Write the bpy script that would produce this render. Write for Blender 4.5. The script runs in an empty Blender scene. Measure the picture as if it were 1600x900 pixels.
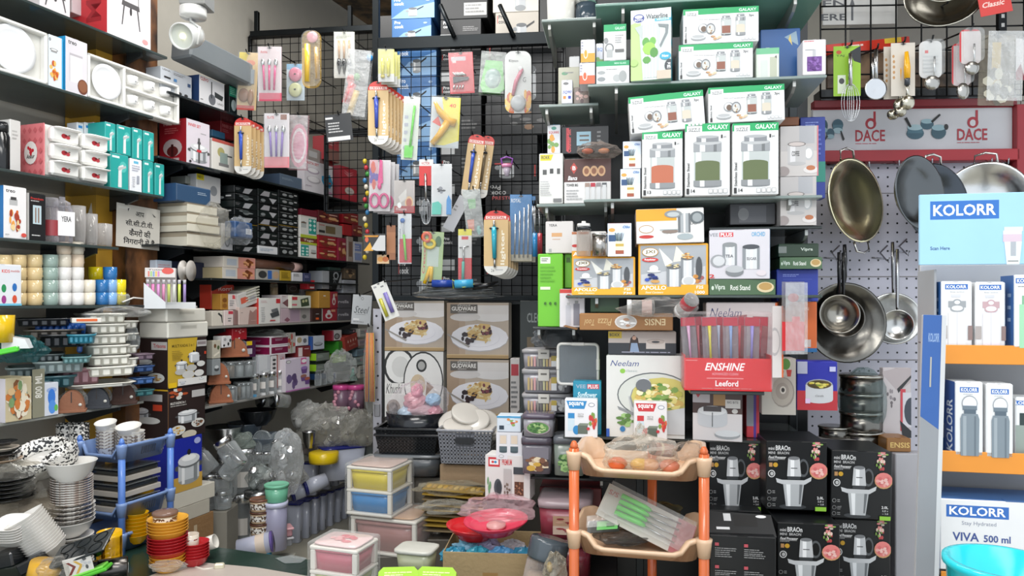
import bpy,math,random
from math import sin,cos,pi,radians,atan2,sqrt
from mathutils import Vector,Matrix
SC = bpy.context.scene; COL = SC.collection
RND = random.Random(7)
F,HZ,H = 1150.0,470.0,1.45      # focal length in pixels, horizon row, eye height
# ---------------------------------------------------------------- camera
cd = bpy.data.cameras.new('camera'); cam = bpy.data.objects.new('camera',cd); COL.objects.link(cam)
cam.location = (0,0,H); cam.rotation_euler = (pi/2,0,0)
cd.sensor_width = 36; cd.lens = 36*F/1600; cd.shift_y = 20/1600; cd.clip_start = .05
SC.camera = cam
# ---------------------------------------------------------------- world, lamps, exposure
w = bpy.data.worlds.new('world'); SC.world = w; w.use_nodes = True
w.node_tree.nodes['Background'].inputs[0].default_value = (.86,.93,1,1)
w.node_tree.nodes['Background'].inputs[1].default_value = 1.45
def area(x,y,z,sx,sy,e,col=(1,.98,.95),rx=0,rz=0):
    l = bpy.data.lights.new('ceiling_panel_light','AREA'); l.shape = 'RECTANGLE'; l.size = sx; l.size_y = sy
    l.energy = e*.74; l.color = col
    o = bpy.data.objects.new('ceiling_panel_light',l); o.location = (x,y,z); o.rotation_euler = (rx,0,rz); COL.objects.link(o)
area(-.9,1.5,3.55,1.2,.5,52); area(.7,.9,3.55,1.2,.5,14); area(-.2,-.9,3.5,2.4,.6,80,rx=radians(20))
area(-.3,2.9,3.55,1.4,.4,36); area(1.9,1.9,3.4,.5,.9,9); area(-.9,3.7,3.6,1.0,.3,34)
SC.view_settings.view_transform = 'Standard'; SC.view_settings.look = 'None'
SC.view_settings.gamma = 1; SC.view_settings.use_curve_mapping = False
SC.view_settings.exposure = .02
# ---------------------------------------------------------------- materials
MATS = {}
def lin(h):
    if len(h) == 3: h = ''.join(c*2 for c in h)
    r = [int(h[i:i+2],16)/255 for i in (0,2,4)]
    return tuple((c/12.92 if c <= .04045 else ((c+.055)/1.055)**2.4) for c in r) + (1,)
def mat(key):
    if key in MATS: return MATS[key]
    h,_,k = key.partition('.')
    m = bpy.data.materials.new('m_'+key); m.use_nodes = True; nt = m.node_tree; N = nt.nodes; b = N['Principled BSDF']; out = N['Material Output']
    c = lin(h); b.inputs['Base Color'].default_value = c; L = nt.links.new
    def noise(scale,det=3):
        t = N.new('ShaderNodeTexCoord'); n = N.new('ShaderNodeTexNoise'); n.inputs['Scale'].default_value = scale; n.inputs['Detail'].default_value = det
        L(t.outputs['Object'],n.inputs['Vector']); return n
    def bump(n,st,dist=.01,to=None):
        bp = N.new('ShaderNodeBump'); bp.inputs['Strength'].default_value = st; bp.inputs['Distance'].default_value = dist
        L(n.outputs['Fac'],bp.inputs['Height']); L(bp.outputs['Normal'],(to or b).inputs['Normal']); return bp
    def vary(n,amt):
        mx = N.new('ShaderNodeMix'); mx.data_type = 'RGBA'; mx.blend_type = 'MULTIPLY'; mx.inputs[0].default_value = 1
        rp = N.new('ShaderNodeMapRange'); rp.inputs['To Min'].default_value = 1-amt; rp.inputs['To Max'].default_value = 1+amt*.6
        L(n.outputs['Fac'],rp.inputs['Value']); mx.inputs[6].default_value = c; L(rp.outputs[0],mx.inputs[7]); L(mx.outputs[2],b.inputs['Base Color'])
    b.inputs['Roughness'].default_value = .42
    if k == '': vary(noise(14),.07); b.inputs['Roughness'].default_value = .38
    elif k == 'r': vary(noise(6,5),.22); b.inputs['Roughness'].default_value = .8; bump(noise(60),.3)
    elif k == 'g': b.inputs['Roughness'].default_value = .16; bump(noise(9),.12)
    elif k == 'm': b.inputs['Metallic'].default_value = 1; b.inputs['Roughness'].default_value = .24; bump(noise(22),.08)
    elif k == 'b': b.inputs['Metallic'].default_value = .75; b.inputs['Roughness'].default_value = .38; vary(noise(8),.15)
    elif k == 'e':
        b.inputs['Emission Color'].default_value = c; b.inputs['Emission Strength'].default_value = 6
    elif k == 'w':      # burnt patchy timber; dark stop also paints in the shadow on the pillar
        n = noise(11,8); mp = N.new('ShaderNodeMapping'); mp.inputs['Scale'].default_value = (1,1,.5)
        t = [x for x in N if x.bl_idname == 'ShaderNodeTexCoord'][0]; L(t.outputs['Object'],mp.inputs[0]); L(mp.outputs[0],n.inputs['Vector'])
        r = N.new('ShaderNodeValToRGB'); r.color_ramp.elements[0].position = .38; r.color_ramp.elements[1].position = .66
        r.color_ramp.elements[0].color = tuple(v*.07 for v in c[:3])+(1,); r.color_ramp.elements[1].color = c
        L(n.outputs['Fac'],r.inputs[0]); L(r.outputs[0],b.inputs['Base Color'])
    elif k == 'p':      # printed pattern of small dark blotches on pale ware
        n = noise(95,2); r = N.new('ShaderNodeValToRGB'); r.color_ramp.interpolation = 'CONSTANT'
        r.color_ramp.elements[0].color = (.78,.76,.72,1); r.color_ramp.elements[1].position = .52; r.color_ramp.elements[1].color = c
        L(n.outputs['Fac'],r.inputs[0]); L(r.outputs[0],b.inputs['Base Color']); b.inputs['Roughness'].default_value = .2
    elif k in ('c','f','s','x'):
        tr = N.new('ShaderNodeBsdfTransparent'); mx = N.new('ShaderNodeMixShader'); lw = N.new('ShaderNodeLayerWeight')
        mr = N.new('ShaderNodeMapRange'); L(lw.outputs['Facing'],mr.inputs['Value'])
        lo,hi,sc,st,ro = {'c': (.16,.75,12,.15,.06),'f': (.05,.36,28,.4,.10),'s': (.70,.92,10,.1,.25),'x': (.17,.62,26,.9,.14)}[k]
        mr.inputs['To Min'].default_value = lo; mr.inputs['To Max'].default_value = hi
        tr.inputs[0].default_value = tuple(.62+.38*v for v in c[:3])+(1,)
        b.inputs['Roughness'].default_value = ro; b.inputs['Specular IOR Level'].default_value = .9
        bp = bump(noise(sc,3),st,.012)
        L(bp.outputs[0],lw.inputs['Normal']) if k != 'c' else None
        L(mr.outputs[0],mx.inputs[0]); L(tr.outputs[0],mx.inputs[1]); L(b.outputs[0],mx.inputs[2]); L(mx.outputs[0],out.inputs[0])
    MATS[key] = m; return m
# ---------------------------------------------------------------- mesh builder
class MB:
    def __init__(s): s.v = []; s.f = []; s.m = []; s.s = []; s.keys = []; s.x = Matrix()
    def mi(s,k):
        if k not in s.keys: s.keys.append(k)
        return s.keys.index(k)
    def add(s,vs,fs,k,smooth=False):
        o = len(s.v); X = s.x; s.v += [tuple(X @ Vector(p)) for p in vs]; i = s.mi(k)
        for q in fs: s.f.append([a+o for a in q]); s.m.append(i); s.s.append(smooth)
        return s
    def box(s,x0,x1,y0,y1,z0,z1,k,bv=.0015,kf=None,ks=None,kt=None):
        bv = min(bv,abs(x1-x0)*.3,abs(y1-y0)*.3,abs(z1-z0)*.3)
        vs = []; X = (x0,x1); Y = (y0,y1); Z = (z0,z1); idx = {}
        for a in (0,1):
            for b in (0,1):
                for c in (0,1):
                    sa,sb,sc = (1-2*a)*bv,(1-2*b)*bv,(1-2*c)*bv
                    for t in range(3):
                        idx[a,b,c,t] = len(vs)
                        vs.append((X[a]+(sa if t != 0 else 0),Y[b]+(sb if t != 1 else 0),Z[c]+(sc if t != 2 else 0)))
        def I(a,b,c,t): return idx[a,b,c,t]
        left = [I(0,0,0,0),I(0,0,1,0),I(0,1,1,0),I(0,1,0,0)]; right = [I(1,0,0,0),I(1,1,0,0),I(1,1,1,0),I(1,0,1,0)]
        front = [I(0,0,0,1),I(1,0,0,1),I(1,0,1,1),I(0,0,1,1)]; back = [I(0,1,0,1),I(0,1,1,1),I(1,1,1,1),I(1,1,0,1)]
        bot = [I(0,0,0,2),I(0,1,0,2),I(1,1,0,2),I(1,0,0,2)]; top = [I(0,0,1,2),I(1,0,1,2),I(1,1,1,2),I(0,1,1,2)]
        E = []
        for a in (0,1):
            for b in (0,1): E.append([I(a,b,0,0),I(a,b,1,0),I(a,b,1,1),I(a,b,0,1)])
            for c in (0,1): E.append([I(a,0,c,0),I(a,1,c,0),I(a,1,c,2),I(a,0,c,2)])
        for b in (0,1):
            for c in (0,1): E.append([I(0,b,c,1),I(1,b,c,1),I(1,b,c,2),I(0,b,c,2)])
        C = [[I(a,b,c,0),I(a,b,c,1),I(a,b,c,2)] for a in (0,1) for b in (0,1) for c in (0,1)]
        o = len(s.v); Xm = s.x; s.v += [tuple(Xm @ Vector(p)) for p in vs]
        for q,kk in [(left,ks or k),(right,ks or k),(front,kf or k),(back,k),(bot,k),(top,kt or k)]+[(e,k) for e in E+C]:
            s.f.append([i+o for i in q]); s.m.append(s.mi(kk)); s.s.append(False)
        return s
    def lathe(s,prof,k,n=20,c=(0,0,0),sx=1,sy=1,cap=True,sq=0):
        # sq>0 makes a rounded square plan
        vs = []; fs = []
        def rad(t):
            if not sq: return 1
            return 1/((abs(cos(t))**sq+abs(sin(t))**sq)**(1/sq))
        for r,z in prof:
            for i in range(n):
                t = 2*pi*i/n+(pi/n); q = rad(t)*r; vs.append((c[0]+cos(t)*q*sx,c[1]+sin(t)*q*sy,c[2]+z))
        for j in range(len(prof)-1):
            for i in range(n): a = j*n+i; b = j*n+(i+1) % n; fs.append([a,b,b+n,a+n])
        if cap:
            if prof[0][0] > 1e-4: fs.append(list(range(n))[::-1])
            if prof[-1][0] > 1e-4: fs.append([(len(prof)-1)*n+i for i in range(n)])
        return s.add(vs,fs,k,True)
    def tube(s,pts,r,k,n=6,closed=False,flat=1.0):
        P = [Vector(p) for p in pts]; vs = []; fs = []; L = len(P)
        for i,p in enumerate(P):
            d = (P[(i+1) % L]-P[i-1]) if closed else (P[min(i+1,L-1)]-P[max(i-1,0)])
            d = d.normalized() if d.length > 1e-9 else Vector((0,0,1))
            a = d.cross(Vector((0,1,0)));
            if a.length < .15: a = d.cross(Vector((1,0,0)))
            a.normalize(); b = d.cross(a); rr = r[i] if isinstance(r,(list,tuple)) else r
            for j in range(n): t = 2*pi*j/n; vs.append(tuple(p+a*cos(t)*rr+b*sin(t)*rr*flat))
        for i in range(L if closed else L-1):
            for j in range(n): a = i*n+j; b = i*n+(j+1) % n; c2 = ((i+1) % L)*n; fs.append([a,b,c2+(j+1) % n,c2+j])
        if not closed: fs += [list(range(n))[::-1],[(L-1)*n+j for j in range(n)]]
        return s.add(vs,fs,k,True)
    def ball(s,c,rx,ry,rz,k,n=10,m=7):
        return s.lathe([(sin(pi*i/m)*1.0+1e-5,-cos(pi*i/m)) for i in range(m+1)],k,n,cap=False) if 0 else s._ball(c,rx,ry,rz,k,n,m)
    def _ball(s,c,rx,ry,rz,k,n,m):
        vs = []; fs = []
        for i in range(m+1):
            for j in range(n):
                a = pi*i/m; t = 2*pi*j/n; vs.append((c[0]+rx*sin(a)*cos(t),c[1]+ry*sin(a)*sin(t),c[2]-rz*cos(a)))
        for i in range(m):
            for j in range(n): fs.append([i*n+j,i*n+(j+1) % n,(i+1)*n+(j+1) % n,(i+1)*n+j])
        return s.add(vs,fs,k,True)
    def plate(s,poly,y0,y1,k):   # polygon in x,z extruded along y
        n = len(poly); vs = [(x,y0,z) for x,z in poly]+[(x,y1,z) for x,z in poly]
        fs = [list(range(n)),[n+i for i in range(n)][::-1]]+[[i,i+n,(i+1) % n+n,(i+1) % n] for i in range(n)]
        return s.add(vs,fs,k)
    def slab(s,poly,z0,z1,k):    # polygon in x,y extruded along z
        n = len(poly); vs = [(x,y,z0) for x,y in poly]+[(x,y,z1) for x,y in poly]
        fs = [list(range(n))[::-1],[n+i for i in range(n)]]+[[i,(i+1) % n,(i+1) % n+n,i+n] for i in range(n)]
        return s.add(vs,fs,k)
    def crumple(s,c,rx,ry,rz,k,seed=1,n=22,m=14,amp=.22,flat=True):
        rr = random.Random(seed); vs = []; fs = []
        ph = [(rr.uniform(2,7),rr.uniform(2,7),rr.uniform(0,6.3)) for _ in range(5)]
        for i in range(m+1):
            for j in range(n):
                a = pi*i/m; t = 2*pi*j/n
                q = 1+amp*(sum(sin(p[0]*a+p[2])*sin(round(p[1])*t+p[2]*2) for p in ph)/2.2+rr.uniform(-.35,.35))
                z = -cos(a)*rz*q
                if flat: z = max(z,-rz*.82)
                vs.append((c[0]+rx*sin(a)*cos(t)*q,c[1]+ry*sin(a)*sin(t)*q,c[2]+z))
        for i in range(m):
            for j in range(n): fs.append([i*n+j,i*n+(j+1) % n,(i+1)*n+(j+1) % n,(i+1)*n+j])
        return s.add(vs,fs,k,False)
    def mesh(s,name):
        me = bpy.data.meshes.new(name); me.from_pydata(s.v,[],s.f)
        for k in s.keys: me.materials.append(mat(k))
        me.polygons.foreach_set('material_index',s.m); me.polygons.foreach_set('use_smooth',s.s); me.update(); return me
    def build(s,name,parent=None,loc=(0,0,0),rz=0,rot=None):
        o = bpy.data.objects.new(name,s.mesh(name)); COL.objects.link(o)
        if parent: o.parent = parent
        o.location = loc; o.rotation_euler = rot or (0,0,rz); return o
def tag(o,label,cat,group=None,kind=None):
    if label: o['label'] = label
    if cat: o['category'] = cat
    if group: o['group'] = group
    if kind: o['kind'] = kind
    return o
def thing(name,label,cat,loc=(0,0,0),rz=0,group=None,rot=None):
    o = bpy.data.objects.new(name,None); COL.objects.link(o); o.empty_display_size = .05
    o.location = loc; o.rotation_euler = rot or (0,0,rz); return tag(o,label,cat,group)
def dup(root,loc,rz=None,label=None,group=None,rot=None):
    r = root.copy(); COL.objects.link(r); r.location = loc
    if rz is not None: r.rotation_euler = (0,0,rz)
    if rot is not None: r.rotation_euler = rot
    if label: r['label'] = label
    if group: r['group'] = group
    for ch in KIDS(root):
        c = ch.copy(); COL.objects.link(c); c.parent = r
        for g in KIDS(ch): d = g.copy(); COL.objects.link(d); d.parent = c
    return r
def KIDS(o): return list(o.children)
def struct(name,mb,parent=None,**k):
    o = mb.build(name,parent,**k)
    if not parent: o['kind'] = 'structure'
    return o
ORD = ['topmost','second from the top','third from the top','fourth from the top','fifth from the top','sixth from the top','seventh from the top','eighth from the top','ninth from the top','tenth from the top','eleventh from the top','twelfth from the top','13th from the top','14th from the top','15th from the top','16th from the top']
def ordn(i,n): return 'bottom one' if i == n-1 and n > 1 else ORD[min(i,15)]
NTH = ['first','second','third','fourth','fifth','sixth','seventh','eighth','ninth','tenth','eleventh','twelfth','13th','14th']
# ---------------------------------------------------------------- placing: pixels to points on real planes
def at(px,py,Y): return Vector(((px-800)/F*Y,Y,H+(HZ-py)/F*Y))
class PL:
    def __init__(s,px,Y,a): s.a = radians(a); s.o = Vector(((px-800)/F*Y,Y)); s.u = Vector((cos(s.a),sin(s.a))); s.n = Vector((sin(s.a),-cos(s.a))); s.sup = []
    def hit(s,px,py,off=0):
        o = s.o+s.n*off; r = Vector(((px-800)/F,1)); Y = o.dot(s.n)/r.dot(s.n); p = r*Y
        return (p-s.o).dot(s.u),H+(HZ-py)/F*Y,Y
    def loc(s,t,off,z): p = s.o+s.u*t+s.n*off; return Vector((p.x,p.y,z))
    def z(s,px,py,off=0): return s.hit(px,py,off)[1]
A = PL(0,2.75,70.8); G = PL(700,4.0,-6); R = PL(1050,2.5,-8); Lf = PL(880,2.85,-8); Pg = PL(1350,3.0,-3); K = PL(1520,1.5,-12)
# ---------------------------------------------------------------- flat print (text, pictures) laid on real faces
TX = {}
def glyph(t,bold,shear):
    key = (t,bold,shear)
    if key in TX: return TX[key]
    c = bpy.data.curves.new('t','FONT'); c.body = t; c.resolution_u = 2; c.offset = .02 if bold else 0; c.shear = shear
    o = bpy.data.objects.new('t',c); COL.objects.link(o); dg = bpy.context.evaluated_depsgraph_get()
    me = o.evaluated_get(dg).to_mesh(); vs = [tuple(v.co) for v in me.vertices]; fs = [list(p.vertices) for p in me.polygons]
    o.evaluated_get(dg).to_mesh_clear(); bpy.data.objects.remove(o); bpy.data.curves.remove(c)
    if not vs: TX[key] = ([],[]); return TX[key]
    x0 = min(v[0] for v in vs); x1 = max(v[0] for v in vs); y0 = min(v[1] for v in vs); y1 = max(v[1] for v in vs)
    TX[key] = ([((v[0]-x0)/max(x1-x0,1e-6),1-(v[1]-y0)/max(y1-y0,1e-6)) for v in vs],fs); return TX[key]
def Rc(u0,v0,u1,v1,c): return [([(u0,v0),(u0,v1),(u1,v1),(u1,v0)],c)]
def El(u,v,ru,rv,c,n=16): return [([(u+ru*cos(2*pi*i/n),v-rv*sin(2*pi*i/n)) for i in range(n)],c)]
def Po(pts,c): return [(pts,c)]
def Tx(u0,v0,u1,v1,t,c,b=1,sh=0): return [('T',u0,v0,u1,v1,t,c,b,sh)]
def Ln(u0,v0,u1,v1,n,c,seed=3):
    r = random.Random(seed+int(u0*99)+n); o = []; h = (v1-v0)/n
    for i in range(n):
        x = u0; e = u0+(u1-u0)*r.uniform(.6,1)
        while x < e-.01:
            q = min(e,x+(u1-u0)*r.uniform(.08,.25)); o += Rc(x,v0+i*h,q-(u1-u0)*.02,v0+i*h+h*.45,c); x = q
    return o
def Fo(u0,v0,u1,v1,cols,n,seed=1,s=.1):
    r = random.Random(seed); o = []; cu,cv,a,b = (u0+u1)/2,(v0+v1)/2,(u1-u0)/2,(v1-v0)/2
    for i in range(n):
        t = r.uniform(0,6.28); q = sqrt(r.random())*.85
        o += El(cu+a*q*cos(t),cv+b*q*sin(t),a*s*r.uniform(1,2.2),b*s*r.uniform(1,2.2),r.choice(cols),7)
    return o
def S(art,u0,v0,u1,v1,rot=0):
    def q(p):
        x,y = p
        if rot: x,y = .5+(x-.5)*cos(rot)-(y-.5)*sin(rot),.5+(x-.5)*sin(rot)+(y-.5)*cos(rot)
        return (u0+x*(u1-u0),v0+y*(v1-v0))
    o = []
    for e in art:
        if e[0] == 'T': a = q((e[1],e[2])); b = q((e[3],e[4])); o.append(('T',a[0],a[1],b[0],b[1])+e[5:])
        else: o.append(([q(p) for p in e[0]],e[1]))
    return o
def flip(art,ud=False):
    return [(('T',e[3],e[4],e[1],e[2])+e[5:]) if e[0] == 'T' else ([(1-x,1-y) for x,y in e[0]],e[1]) for e in art]
def clip01(P):
    for ax in (0,1):
        for lim,sg in ((0,1),(1,-1)):
            if not P: return P
            o = []
            for i,a in enumerate(P):
                b = P[(i+1) % len(P)]; da = (a[ax]-lim)*sg; db = (b[ax]-lim)*sg
                if da >= 0: o.append(a)
                if (da >= 0) != (db >= 0): t = da/(da-db); o.append((a[0]+(b[0]-a[0])*t,a[1]+(b[1]-a[1])*t))
            P = o
    return P
def clipc(P,cv):
    n = len(cv)
    for i in range(n):
        if not P: return P
        a,b = cv[i],cv[(i+1) % n]; d = lambda p: (b[0]-a[0])*(p[1]-a[1])-(b[1]-a[1])*(p[0]-a[0]); o = []
        for j,p in enumerate(P):
            q = P[(j+1) % len(P)]; dp,dq = d(p),d(q)
            if dp <= 0: o.append(p)
            if (dp <= 0) != (dq <= 0): t = dp/(dp-dq); o.append((p[0]+(q[0]-p[0])*t,p[1]+(q[1]-p[1])*t))
        P = o
    return P
def draw(mb,art,o,ux,nz,w,h,eps=.00012,cv=None):
    """o: top-left corner; ux: right direction; nz: outward normal; v runs down (-z) unless dv given"""
    o = Vector(o); ux = Vector(ux); nz = Vector(nz); dv = -(nz.cross(ux)) if True else None
    if abs(nz.z) < .5: dv = Vector((0,0,-1))
    k = 1
    for e in art:
        if e[0] == 'T':
            vs,fs = glyph(e[5],e[7],e[8] if not isinstance(e[8],str) else 0)
            if vs:
                sh = e[8]
                if sh in ('r','d'): vs,fs = glyph(e[5],e[7],0); vs = [(y,1-x) if sh == 'r' else (1-y,x) for x,y in vs]
                P = [o+ux*((e[1]+(e[3]-e[1])*x)*w)+dv*((e[2]+(e[4]-e[2])*y)*h)+nz*(eps*k) for x,y in vs]; mb.add(P,fs,e[6])
        else:
            P = [o+ux*(x*w)+dv*(y*h)+nz*(eps*k) for x,y in (clipc(clip01(e[0]),cv) if cv else clip01(e[0]))]
            if len(P) > 2: mb.add(P,[list(range(len(P)))],e[1])
        k += 1
        if k > 40: k = 14
    return mb
# ---------------------------------------------------------------- boxes standing on shelves
def carton(mb,w,h,d,col,art=None,left=None,right=None,top=None,ks=None,kt=None,seam=True,bv=.002,r=None):
    mb.box(-w/2,w/2,0,d,0,h,col,bv,ks=ks,kt=kt)
    if art: draw(mb,art,(-w/2,0,h),(1,0,0),(0,-1,0),w,h)
    if left: draw(mb,left,(-w/2,d,h),(0,-1,0),(-1,0,0),d,h)
    if right: draw(mb,right,(w/2,0,h),(0,1,0),(1,0,0),d,h)
    if top: draw(mb,top,(-w/2,d,h),(1,0,0),(0,0,1),w,d)
    if seam: mb.box(-w/2+.003,w/2-.003,.004,.0045,h-.0005,h+.0012,kt or col,.0002); mb.box(-w*.08,w*.08,.0,.02,h,h+.0008,kt or col,.0002)
    return mb
def bx(pl,x0,x1,yt,yb,d,col,art=None,label='',name='product_box',cat='box',off=0,yaw=0,roll=0,group=None,snap=.045,reg=True,**k):
    s0,_,Y0 = pl.hit(x0,yt,off); s1,_,Y1 = pl.hit(x1,yt,off); xm = (x0+x1)/2; sm,z1,_ = pl.hit(xm,yt,off); _,z0,_ = pl.hit(xm,yb,off)
    if snap:
        best = [q for q in pl.sup if q[0] < s1-.008 and q[1] > s0+.008 and abs(q[2]-z0) < snap and q[3] <= -off+d and q[4] >= -off]
        if best: z0 = min(best,key=lambda q: abs(q[2]-z0))[2]; z0 = max([q[2] for q in best if abs(q[2]-z0) < .02])+.0008
    w_ = s1-s0-.002; h_ = z1-z0
    if h_ < .008: h_ = .02
    mb = MB(); carton(mb,w_,h_,d,col,art,**k)
    o = mb.build(name,loc=pl.loc((s0+s1)/2,off,z0),rot=(0,radians(roll),pl.a+radians(yaw)))
    tag(o,label,cat,group)
    if reg: pl.sup.append((s0,s1,z0+h_+.001,-off,-off+d))
    return o
def shelf(pl,x0,x1,px,py,d,k='2c3231.g',t=.012,name='shelf',off=0,lip=None,reg=True):
    s0 = pl.hit(x0,0,off)[0]; s1 = pl.hit(x1,0,off)[0]; z = pl.z(px,py,off)
    if reg: pl.sup.append((s0,s1,z,-off,-off+d))
    return s0,s1,z
# ---------------------------------------------------------------- round things standing somewhere
JAR = [(0,0),(.88,0),(.97,.03),(1,.07),(1,.72),(.84,.79),(.84,.8)]; LID = [(0,.78),(.93,.78),(.93,.98),(.88,1),(0,1)]
FILL = [(0,.03),(.9,.03),(.93,.08),(.93,.5),(0,.54)]
BOWL = [(0,.06),(.42,.06),(.42,0),(.5,0),(.52,.06),(.8,.4),(.97,.96),(1,1),(.94,1),(.76,.46),(.44,.14),(0,.12)]
PLATE = [(0,.2),(.5,.2),(.5,0),(.56,0),(.6,.2),(.8,.5),(1,.9),(1,1),(.78,.64),(.58,.36),(0,.34)]
CUP = [(0,0),(.86,0),(.93,.05),(1,.3),(1,1),(.92,1),(.9,.1),(0,.08)]
DISC = [(0,0),(1,0),(1,1),(0,1)]
def sc(prof,r,h): return [(a*r,b*h) for a,b in prof]
def vess(px,yb,Y,w,h,parts,label,name,cat,group=None,rz=0,rot=None,z=None,n=18,loc=None,extra=None):
    k = Y/F; r = w*k/2; hh = h*k
    p = loc if loc is not None else at(px,yb,Y)
    if z is not None: p = Vector((p.x,p.y,z))
    if len(parts) == 1 and not extra:
        _,prof,key,op = (tuple(parts[0])+({},))[:4]
        o = MB().lathe(sc(prof,r,hh),key,**{**dict(n=n),**op}).build(name,loc=p,rz=rz,rot=rot); return tag(o,label,cat,group)
    t = thing(name,label,cat,p,rz,group,rot)
    for q in parts:
        pn,prof,key,op = (tuple(q)+({},))[:4]
        MB().lathe(sc(prof,r,hh),key,**{**dict(n=n),**op}).build(pn,t)
    if extra: extra(t,r,hh)
    return t
def jar(px,yb,Y,w,h,label,lid='e4e4e4.m',fill=None,body='dfe5e6.c',lab=None,name='glass_jar',cat='jar',sq=0,**k):
    ps = [('body',JAR,body,dict(sq=sq)),('lid',LID,lid,dict(sq=sq))]
    if fill: ps.append(('contents',FILL,fill,dict(sq=sq)))
    if lab:
        def ex(t,r,hh):
            mb = MB(); a0,a1 = -2.5,-.9; n = 6
            for z0,z1,kk in lab:
                vs = [(cos(a0+(a1-a0)*i/n)*r*1.01,sin(a0+(a1-a0)*i/n)*r*1.01,z*hh) for z in (z0,z1) for i in range(n+1)]
                mb.add(vs,[[i,i+1,i+n+2,i+n+1] for i in range(n)],kk)
            mb.build('paper_label',t)
        k['extra'] = ex
    return vess(px,yb,Y,w,h,ps,label,name,cat,**k)
def stack(px,yb,Y,w,h,n,dz,prof,keys,lab,name,cat,group,wob=.0,z=None,lean=0,op=None,where='',rot=None,taper=0):
    """n nested pieces, each a thing of its own"""
    k = Y/F; p = at(px,yb,Y)
    if z is not None: p.z = z
    for i in range(n):
        key = keys[i*len(keys)//n] if isinstance(keys,(list,tuple)) else keys
        dx = lean*i*dz*k+RND.uniform(-wob,wob)
        o = MB().lathe(sc(prof,w*k/2*(1-taper*i/max(n-1,1)),h*k),key,**{**dict(n=20),**(op or {})}).build(name,loc=(p.x+dx,p.y+RND.uniform(-wob,wob),p.z+i*dz*k),rot=rot or (0,0,0))
        tag(o,f'{lab}, {ordn(n-1-i, n)} {where}'.strip(),cat,group)
    return p.z+(n-1)*dz*k+h*k
def bag(px,py,Y,w,h,label,key='e9ebea.f',seed=1,name='plastic_bag',cat='bag',dep=None,inside=None,amp=.2,group=None,flat=True):
    k = Y/F; p = at(px,py,Y)
    t = MB().crumple((0,0,0),w*k/2,(dep or .08),h*k/2,key,seed,amp=amp,flat=flat)
    if inside:
        r = random.Random(seed)
        e = thing(name,label,cat,p,0,group); t.build('film',e); m = MB()
        for c in (inside if len(inside) < 4 else inside*3):
            if len(inside) > 3:
                m.x = Matrix.Translation((r.uniform(-.75,.75)*w*k*.5,r.uniform(-.5,.5)*(dep or .08),r.uniform(-.7,.45)*h*k*.5)) @ Matrix.Rotation(r.uniform(-1.3,1.3),4,'Y') @ Matrix.Rotation(r.uniform(-1,1),4,'X')
                m.lathe(sc(JAR,.022,.05),c+'.s',12).lathe(sc(LID,.023,.05),'e2e2e2.m',12); m.x = Matrix(); continue
            m.ball((r.uniform(-.5,.5)*w*k*.6,r.uniform(-.3,.3)*(dep or .08),r.uniform(-.4,.1)*h*k*.7),w*k*.14,(dep or .08)*.4,h*k*.16,c)
        m.build('contents',e); return e
    return tag(t.build(name,loc=p),label,cat,group)
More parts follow.
